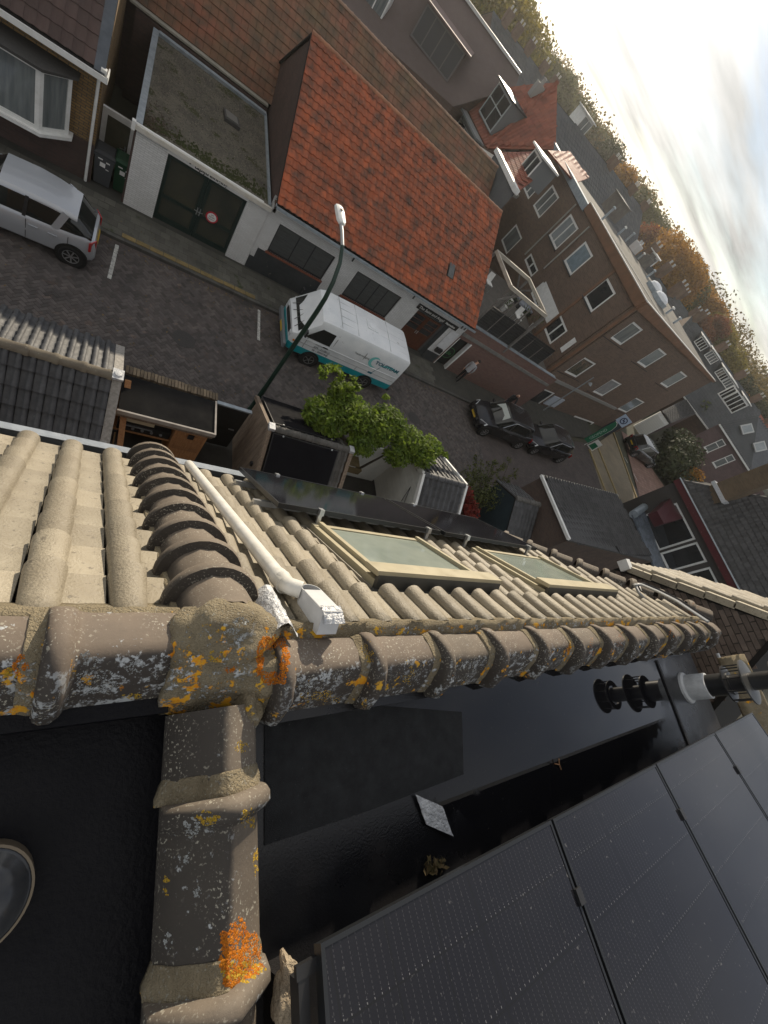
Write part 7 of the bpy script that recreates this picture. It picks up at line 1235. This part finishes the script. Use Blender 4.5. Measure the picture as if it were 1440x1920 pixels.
# great dark hall roof in the glare
hl = empty('hall', (20, 48, 0), 'huge plain dark hall roof with a lone roof box in the glare', 'hall')
h0_, h1 = gd(640, -320, 50), gd(974, 141, 48); hb0, hb1 = gd(560, -60, 42), gd(850, 200, 42); HM = M('hall_roof', (.115, .085, .078), (.09, .068, .064), .3, .8, .15, 6)
poly_roof(hl, [h0_, h1, gp(966, 165, h0_, (h1 - h0_).cross(hb1 - h0_)), hb1, hb0], HM); mb = MB(); mb.bar(h0_ + UZ * .1, h1 + UZ * .1, .3, .18); mb.build('ridge_flashing', M('pale_flashing', (.5, .5, .48), rough=.5), hl); post_wall(hl, [hb0, hb1, h1], 0, BRF)
nH = (h1 - h0_).cross(hb1 - h0_).normalized(); nH = nH if nH.z > 0 else -nH; p = gp(818, 92, h0_, nH); hu = (h1 - h0_); hu.z = 0; hu.normalize(); ho = Vector((hu.y, -hu.x, 0)); ho = ho if ho.y < 0 else -ho
dormer(hl, p + ho * 1.0 - UZ * .6, hu, ho, 3.6, 1.9, 3, M('dim_frame', (.14, .13, .13), rough=.6), M('dim_glass', (.07, .07, .072), rough=.3), M('box_roof', (.16, .11, .10), rough=.7), (.25, .5, .75), M('box_side', (.12, .085, .08), rough=.8), over=.4)
p = gp(700, 10, h0_, nH); dormer(hl, p - UZ * .6, hu, ho, 1.6, 2.2, 1.0, WHITE, GLASSC, WHITE, (.5,))
# slate roofed rows beyond
def row(nm, lb, a, b, ra, rb_, drop, back, mat, ends=BRF, chim=()):
    """terrace: ridge a-b (photo points at ridge height), near slope dropping towards the camera"""
    A, B = gd(*a, ra), gd(*b, rb_); m0 = (A + B) / 2; e = empty(nm, (m0.x, m0.y, 0), lb, 'houses', None); v = B - A; v.z = 0; L = v.length; v.normalize(); o = Vector((v.y, -v.x, 0)); o = o if o.dot(Vector(C0) - A) > 0 else -o
    e1 = [A, B, B + o * back - UZ * drop, A + o * back - UZ * drop]; tiled(e, e1, mat, .5, .45, limit=60, style='flat', lift=.02); poly_roof(e, [A, B, B - o * back - UZ * drop, A - o * back - UZ * drop], DARK, 'rear_roof', .1)
    mb = MB(); f0, f1 = e1[3] - o * .4, e1[2] - o * .4; wall(mb, Vector((f0.x, f0.y, 0)), v, UZ, L, f0.z, [], n=o); mb.prism([Vector((f1.x, f1.y, 0)), f1, B - UZ * .1, B - o * (back - .4) - UZ * drop, Vector(((B - o * (back - .4)).x, (B - o * (back - .4)).y, 0))], v * -.1); mb.prism([Vector((f0.x, f0.y, 0)), f0, A - UZ * .1, A - o * (back - .4) - UZ * drop, Vector(((A - o * (back - .4)).x, (A - o * (back - .4)).y, 0))], v * .1); mb.build('wall', ends, e)
    mb = MB(); mb.bar(e1[3] + o * .1, e1[2] + o * .1, .18, .16); mb.build('gutter', WHITE, e)
    for t in chim:
        p = A + v * (L * t); mb = MB(); mb.box(p + UZ * .5, (.9, .7, 1.6)); mb.build('chimney', brick('stack_brick', (.17, .10, .07), (.2, .13, .09), (.13, .11, .09)), e)
        for s_ in (-.25, .25): mb = MB(); mb.lathe([(.11, 1.3), (.13, 1.6), (.09, 1.65), (0, 1.65)], p + v * s_, seg=8); mb.build('chimney_pot', M('pot_white', (.5, .48, .44), rough=.7), e)
    return e, A, B, v, o
e, A, B, v, o = row('terraced_row', 'long dark slate roof with small white dormer behind the red hipped roof', (1030, 172), (1207, 392), 56, 74, 3.4, 5.0, DST, chim=(.55, .8, .98))
p = gp(1090, 243, A, o * 3.4 + UZ * 5); dormer(e, p - UZ * .4, v, o, 1.7, 1.4, 1.6, WHITE, GLASSC, WHITE, (.5,), WHITE)
e, A, B, v, o = row('terraced_row', 'dark roofed row with chimneys right behind the block parapet', (1205, 470), (1262, 560), 62, 62, 3.0, 5, DST, chim=(.1, .5, .9))
p = gp(1213, 490, A, o * 3.0 + UZ * 5); dormer(e, p - UZ * .4, v, o, 1.5, 1.3, 1.6, WHITE, GLASSC, WHITE, (.5,))
e, A, B, v, o = row('terraced_row', 'dark roofed row with five white dormers near the treeline at right', (1298, 592), (1428, 775), 74, 80, 5.0, 7.5, DST, chim=(.04, .34, .62, .86))
for k, (px, py) in enumerate(((1311, 643), (1330, 668), (1349, 700), (1362, 718), (1386, 752))): p = gp(px, py, A, (o * 5.0 + UZ * 7.5)); dormer(e, p + o * .9 - UZ * .4, v, o, 1.7, 1.15, 1.5, WHITE, GLASSC if k % 2 else GLASSD, WHITE, (.25, .5, .75), DST)
for k, (px, py, w_) in enumerate(((1352, 748, 1.8), (1362, 762, 2.4))): p = gd(px, py, 70); window(e, p - v * w_ / 2, v, UZ, (0, w_, 0, 1.8), WHITE, GLASSD, n=o, depth=-.05, fw=.14, mull=(.25, .5, .75))
e, A, B, v, o = row('terraced_row', 'grey roofed houses under the big yellow tree left of the hall ridge', (925, 20), (1040, 165), 75, 82, 3.0, 5, DST, chim=(.15, .3, .5, .75, .95))
e, A, B, v, o = row('terraced_row', 'bright red tiled roof at the far right below the hillside', (1412, 755), (1500, 880), 85, 85, 3.2, 5, RT, chim=(.3, .7))
e, A, B, v, o = row('terraced_row', 'small gabled dark roofs between block and autumn trees', (1262, 545), (1310, 610), 84, 84, 3.0, 5, DST, chim=(.2, .7))
# purple brick house with ribbed roof at the right
ph = empty('ribbed_roof_house', (50, 17, 0), 'purple brick house with ribbed dark roof and two white windows', 'house')
pA, pB = gz(1350, 795, 5.4), gz(1408, 885, 5.4); pC, pD = gz(1422, 780, 8.4), gz(1500, 890, 8.4); pv = (pB - pA); pv.z = 0; pv.normalize(); po = Vector((pv.y, -pv.x, 0)); po = po if po.dot(Vector(C0) - pA) > 0 else -po
RIB = M('ribbed_roof', (.055, .062, .066), (.04, .045, .05), 1, .5, rnd=.1); poly_roof(ph, [pA, pB, pD, pC], RIB); N_ = 26
nP = (pB - pA).cross(pC - pA).normalized(); nP = nP if nP.z > 0 else -nP
for k in range(N_): t = k / (N_ - 1); mb = MB(); mb.bar(pA.lerp(pB, t) + nP * .06, pC.lerp(pD, t) + nP * .06, .14, .12, nP); mb.build('roof_rib', RIB, ph)
mb = MB(); mb.bar(pA - UZ * .05 + po * .15, pB + (pB - pA) * .02 - UZ * .05 + po * .15, .16, .16); mb.build('gutter', WHITE, ph)
for px, py in ((1398, 805), (1422, 838)): p = gp(px, py, pA, nP); ru = (pC - pA).normalized(); ss = nP.cross(ru); mb = MB(); mb.box(p + nP * .16, (1.5, 1.1, .12), (ru, ss, nP)); o_ = mb.build('roof_window', M('pale_frame', (.4, .41, .40), rough=.5), ph); mb = MB(); mb.box(p + nP * .225, (1.2, .8, .01), (ru, ss, nP)); mb.build('pane', GLASSG, o_)
PW_ = brick('purple_brick', (.12, .078, .08), (.15, .098, .098), (.13, .10, .10), .3, .09, .012, .85, .3); mb = MB(); O = Vector((pA.x, pA.y, 0)) - po * .15; rw = [rect(q, O, pv, po) for q in ([(1355, 822), (1361, 834), (1328, 850), (1320, 838)], [(1372, 850), (1379, 862), (1344, 878), (1336, 868)])]
wall(mb, O, pv, UZ, (pB - pA).length + 3, 5.35, rw, .12, n=po); g2 = pC - po * 0; mb.quad(O, Vector((pC.x, pC.y, 0)), pC, O + UZ * 5.3); mb.build('wall', PW_, ph)
for q in rw: window(ph, O, pv, UZ, q, WHITE, GLASSC, n=po, depth=.05, fw=.1, trans=(.62,), sill=WHITE)
q = rect([(1415, 893), (1420, 900), (1395, 912), (1388, 905)], O, pv, po)
# white garage with dark tiled roof in the side street
wg = empty('side_garage', (44, 21, 0), 'low garage with white door and dark tiled roof behind the block', 'garage')
ga0, ga1, ga2, ga3 = gz(1242, 770, 2.9), gz(1258, 793, 2.9), gz(1316, 772, 2.9 + .3), gz(1300, 740, 3.2); tiled(wg, [ga0, ga1, ga2, ga3], DKG, .34, .36)
w0, w1_ = gz(1203, 795, 0), gz(1215, 815, 0); vv = (ga1 - ga0); vv.z = 0; vl_ = vv.length; vv.normalize(); vo = Vector((vv.y, -vv.x, 0)); vo = vo if vo.dot(Vector(C0) - ga0) > 0 else -vo; O = Vector((ga0.x, ga0.y, 0)); mb = MB(); mb.box(O + vv * vl_ / 2 + UZ * 1.35 - vo * .12, (vl_, .2, 2.7), (vv, vo, UZ)); mb.build('wall', WHITE, wg)
for k in range(12): mb = MB(); mb.box(O + vv * vl_ / 2 + UZ * (.2 + k * .19) - vo * .0, (vl_ * .8, .05, .17), (vv, vo, UZ)); mb.build('door_slat', M('white_slat', (.62, .62, .58), rough=.5), wg)
post_wall(wg, [ga1 - UZ * .1, ga2 - UZ * .1], 0, PW_)
# ------------------------------------------------------------------ trees on the skyline
def tree(px, py, r, zt, w, mats_, lb, seed, n=1500, size=.5, grp=None, thin=.0):
    n = int(n * 3.6); size *= .5
    """crown top seen at photo point (px, py) at distance r"""
    rr = random.Random(seed); T_ = gd(px, py, r); x, y = T_.x, T_.y; top = T_.z; e = empty('tree', (x, y, 0), lb, 'tree', grp); h = top; mb = MB(); lean = Vector((rr.uniform(-.4, .4), rr.uniform(-.4, .4), 0))
    mb.tube([(x, y, 0), (x + lean.x * .4, y + lean.y * .4, h * .3), (x + lean.x, y + lean.y, h * .75)], [w * .07, w * .05, w * .02], 7); mb.build('trunk', BARK, e, smooth=True); lob = []
    for k in range(11):
        a = rr.uniform(0, 6.28); q = rr.random(); z = h * (.42 + .5 * q); rad = w * .5 * (1 - .75 * abs(q - .35)) * rr.uniform(.35, .95); s = w * rr.uniform(.16, .27); c = Vector((x + math.cos(a) * rad, y + math.sin(a) * rad, min(z, h - s * .8))); lob.append((tuple(c), (s, s, s * .85)))
        mb = MB(); mb.tube([(x + lean.x * .5, y + lean.y * .5, h * rr.uniform(.25, .5)), tuple(c)], [w * .022, w * .006], 5); mb.build('limb', BARK, e)
    lob.append(((x, y, h * .9 - w * .08), (w * .2, w * .2, w * .12)))
    build_leaves(leafcloud(MB(), lob, n, size, seed=seed, up=.3, elong=1.5), 'crown', mats_, e); return e
YG = LM('leaf_yellow_green', (.24, .18, .03), (.13, .125, .03), .25, .4); OY = LM('leaf_orange_yellow', (.36, .19, .022), (.25, .12, .025), .25, .4); OG = LM('leaf_olive', (.12, .115, .04), (.085, .09, .035), .25, .3); RO = LM('leaf_rust', (.24, .075, .022), (.15, .055, .025), .25, .35); DG = LM('leaf_dark', (.05, .06, .028), (.038, .045, .022), .25, .25)
tree(985, -25, 95, 0, 26, YG, 'huge yellow green tree against the glare at the top of the frame', 41, 9000, .7)
tree(925, -90, 110, 0, 24, YG, 'golden tree at the top edge left of the huge tree', 42, 5000, .8)
tree(1062, 125, 120, 0, 15, OG, 'thin brownish tree just right of the huge golden tree', 43, 3500, .7)
tree(1098, 172, 130, 0, 14, OG, 'olive tree over the slate roof dormer', 44, 3500, .7)
tree(1142, 245, 135, 0, 16, OG, 'olive tree with ragged top right of the white dormer', 45, 3500, .7)
tree(1172, 278, 120, 0, 14, DG, 'dark green round tree over the slate roof end', 46, 3500, .65)
tree(1130, 300, 85, 0, 7, LM('leaf_lime', (.14, .17, .03), (.10, .13, .03), .4), 'small lime green tree above the slate roof', 47, 1600, .45)
tree(1196, 325, 110, 0, 11, OY, 'orange tipped tree behind the last slate roof', 48, 3000, .6)
tree(1240, 385, 125, 0, 15, OG, 'grey olive tree behind the block rooftop vents', 49, 3500, .7)
tree(1300, 458, 105, 0, 17, OY, 'big orange yellow tree behind the domed skylights', 50, 6500, .6)
tree(1328, 505, 120, 0, 12, OG, 'feathery olive tree right of the big orange tree', 51, 3000, .65)
tree(1268, 445, 110, 0, 11, RO, 'rust tinted tree left of the big orange tree', 52, 3000, .6)
tree(1352, 560, 125, 0, 15, OY, 'golden brown tree above the first white dormers', 53, 4500, .65)
tree(1368, 600, 115, 0, 8, RO, 'small rust red tree in the middle of the hillside', 54, 2200, .55)
tree(1385, 625, 120, 0, 12, YG, 'yellow green tree above the five dormers', 55, 3500, .6)
tree(1405, 668, 118, 0, 12, YG, 'pale yellow tree near the right edge treeline', 56, 3500, .6)
tree(1400, 735, 100, 0, 9, OY, 'golden tree beside the last white dormer', 57, 2600, .5)
tree(1432, 740, 115, 0, 13, DG, 'dark brown green tree at the right frame edge', 58, 3500, .6)
# the wooded hillside beyond them reads as one mass
wd = MB(); rr = random.Random(4); lob = []
for k in range(210): az = math.radians(rr.uniform(14, 74)); r = rr.uniform(130, 240); s = rr.uniform(5, 9); zt = 10.8 + r * math.tan(math.radians(rr.uniform(-.6, .45))); lob.append(((r * math.sin(az), r * math.cos(az), zt - s * .8), (s * 1.2, s * 1.2, s)))
for k in range(150): az = math.radians(rr.uniform(14, 74)); r = rr.uniform(125, 200); s = rr.uniform(5, 8); lob.append(((r * math.sin(az), r * math.cos(az), rr.uniform(1, 7)), (s * 1.3, s * 1.3, s)))
leafcloud(wd, lob, 230000, .5, seed=99, up=.3, elong=1.4); me_ = bpy.data.objects.new('tmp', None); WL['tmp'] = (0, 0, 0)
me = bpy.data.meshes.new('woodland'); me.from_pydata(wd.v, [], wd.f); me.materials.append(M('woodland_leaf', (.10, .095, .038), (.22, .13, .035), .035, .8, rnd=.4, transl=.3, spec=.2)); a = me.attributes.new('rnd', 'FLOAT', 'POINT'); a.data.foreach_set('value', wd.r); o = bpy.data.objects.new('woodland', me); COL.objects.link(o); o['kind'] = 'stuff'; bpy.data.objects.remove(me_)

# ------------------------------------------------------------------ thick lichen crusts growing on the ridge
from mathutils.bvhtree import BVHTree
bpy.context.view_layer.update(); bv, bf = [], []
for o in list(own.children) + list(nbr.children):
    if o.type == 'MESH' and o.name.split('.')[0] in ('ridge_tile', 'mortar', 'junction_mortar', 'mortar_bed', 'hip_tile'):
        n0 = len(bv); bv += [o.matrix_world @ v.co for v in o.data.vertices]; bf += [tuple(i + n0 for i in p.vertices) for p in o.data.polygons]
BVH_ = BVHTree.FromPolygons(bv, bf)
CO = M('lichen_orange', (.62, .21, .008), (.50, .13, .006), 60, .95, .8, 200, .25); CY = M('lichen_yellow', (.60, .36, .02), (.44, .30, .04), 60, .95, .8, 200, .25); CWT = M('lichen_pale', (.46, .48, .48), (.34, .36, .36), 60, .95, .8, 200, .2)
from mathutils import noise as mn
def crust(cx, cy, rx_, ry_, mat, n, size, seed, hole=0.0, thresh=-.1):
    r = random.Random(seed); mb = MB(); k = 0
    for _ in range(n * 5):
        if k >= n: break
        a, q = r.uniform(0, 6.283), math.sqrt(r.random()); lim = 1 + .38 * mn.noise(Vector((math.cos(a) * 1.4 + seed, math.sin(a) * 1.4, 0))) + .2 * mn.noise(Vector((math.cos(a) * 4 + seed, math.sin(a) * 4, 3)))
        px, py = cx + math.cos(a) * q * lim * rx_, cy + math.sin(a) * q * lim * ry_
        if q < hole * (1 + .5 * mn.noise(Vector((a, seed, 1)))) or mn.noise(Vector((px * .09, py * .09, seed))) < thresh: continue
        loc, nrm, _i, _d = BVH_.ray_cast(Vector(C0), Vector(ray(px, py)).normalized(), 8)
        if loc is None: continue
        if nrm.dot(Vector(C0) - loc) < 0: nrm = -nrm
        t = nrm.orthogonal().normalized(); b = nrm.cross(t); s = size * r.uniform(.5, 1.3); h = s * r.uniform(.25, .6); w = r.uniform(0, 6.3); mb.rv = r.random(); k += 1
        ring = [loc - nrm * .001 + (t * math.cos(w + j * 1.2566) + b * math.sin(w + j * 1.2566)) * s * r.uniform(.7, 1.2) for j in range(5)]; mb.add(ring + [loc + nrm * h + t * r.uniform(-.3, .3) * s], [(j, (j + 1) % 5, 5) for j in range(5)])
    if mb.v: mb.build('lichen_patch', mat, own, smooth=True, ang=70, kind='stuff')
crust(448, 1790, 42, 58, CO, 1700, .0042, 1, thresh=-.42); crust(455, 1822, 34, 22, CY, 420, .004, 2)
crust(510, 1238, 36, 46, CO, 1300, .0046, 3, hole=.55, thresh=-.5)
for k, (x, y, a, b, m_, n) in enumerate(((600, 1308, 34, 14, CY, 220), (690, 1225, 12, 22, CY, 130), (766, 1265, 12, 20, CY, 110), (1112, 1215, 8, 20, CO, 90), (1162, 1203, 7, 16, CO, 70), (1065, 1213, 6, 12, CO, 50), (1260, 1190, 5, 12, CO, 45), (1300, 1140, 14, 10, CO, 90), (1365, 1175, 12, 22, CY, 130), (38, 1245, 16, 20, CO, 150), (20, 1262, 14, 10, CY, 90), (388, 1534, 24, 14, CY, 190), (466, 1535, 16, 20, CY, 170), (312, 1660, 6, 18, CY, 70), (484, 1615, 9, 24, CY, 130), (405, 1230, 16, 12, CY, 110), (430, 1255, 14, 8, CO, 80), (250, 1305, 20, 5, CY, 80), (452, 1400, 14, 10, CY, 90))): crust(x, y, a, b, m_, n, .0034, 10 + k)
for k, (x, y, a, b, n) in enumerate(((180, 1280, 40, 26, 380), (165, 1235, 22, 14, 120), (252, 1250, 18, 12, 90), (575, 1290, 22, 16, 150), (770, 1272, 12, 14, 70), (358, 1552, 16, 20, 170), (350, 1612, 6, 9, 50), (369, 1673, 8, 10, 60), (315, 1765, 8, 16, 80), (440, 1190, 22, 12, 130), (450, 1165, 16, 8, 80))): crust(x, y, a, b, CWT, n, .0032, 60 + k)
# ------------------------------------------------------------------ autumn haze
hz = MB(); hz.bx(-2600, 2600, -2600, 2600, -1.2, 17.5); ho_ = hz.build('haze', bpy.data.materials.new('haze_air'), kind='stuff'); hm = bpy.data.materials['haze_air']; hm.use_nodes = True; hn = hm.node_tree; hn.nodes.remove(hn.nodes['Principled BSDF']); vp = hn.nodes.new('ShaderNodeVolumePrincipled'); vp.inputs['Color'].default_value = (.95, .95, .93, 1); vp.inputs['Density'].default_value = .00034; vp.inputs['Anisotropy'].default_value = .55; hn.links.new(vp.outputs[0], hn.nodes['Material Output'].inputs['Volume'])
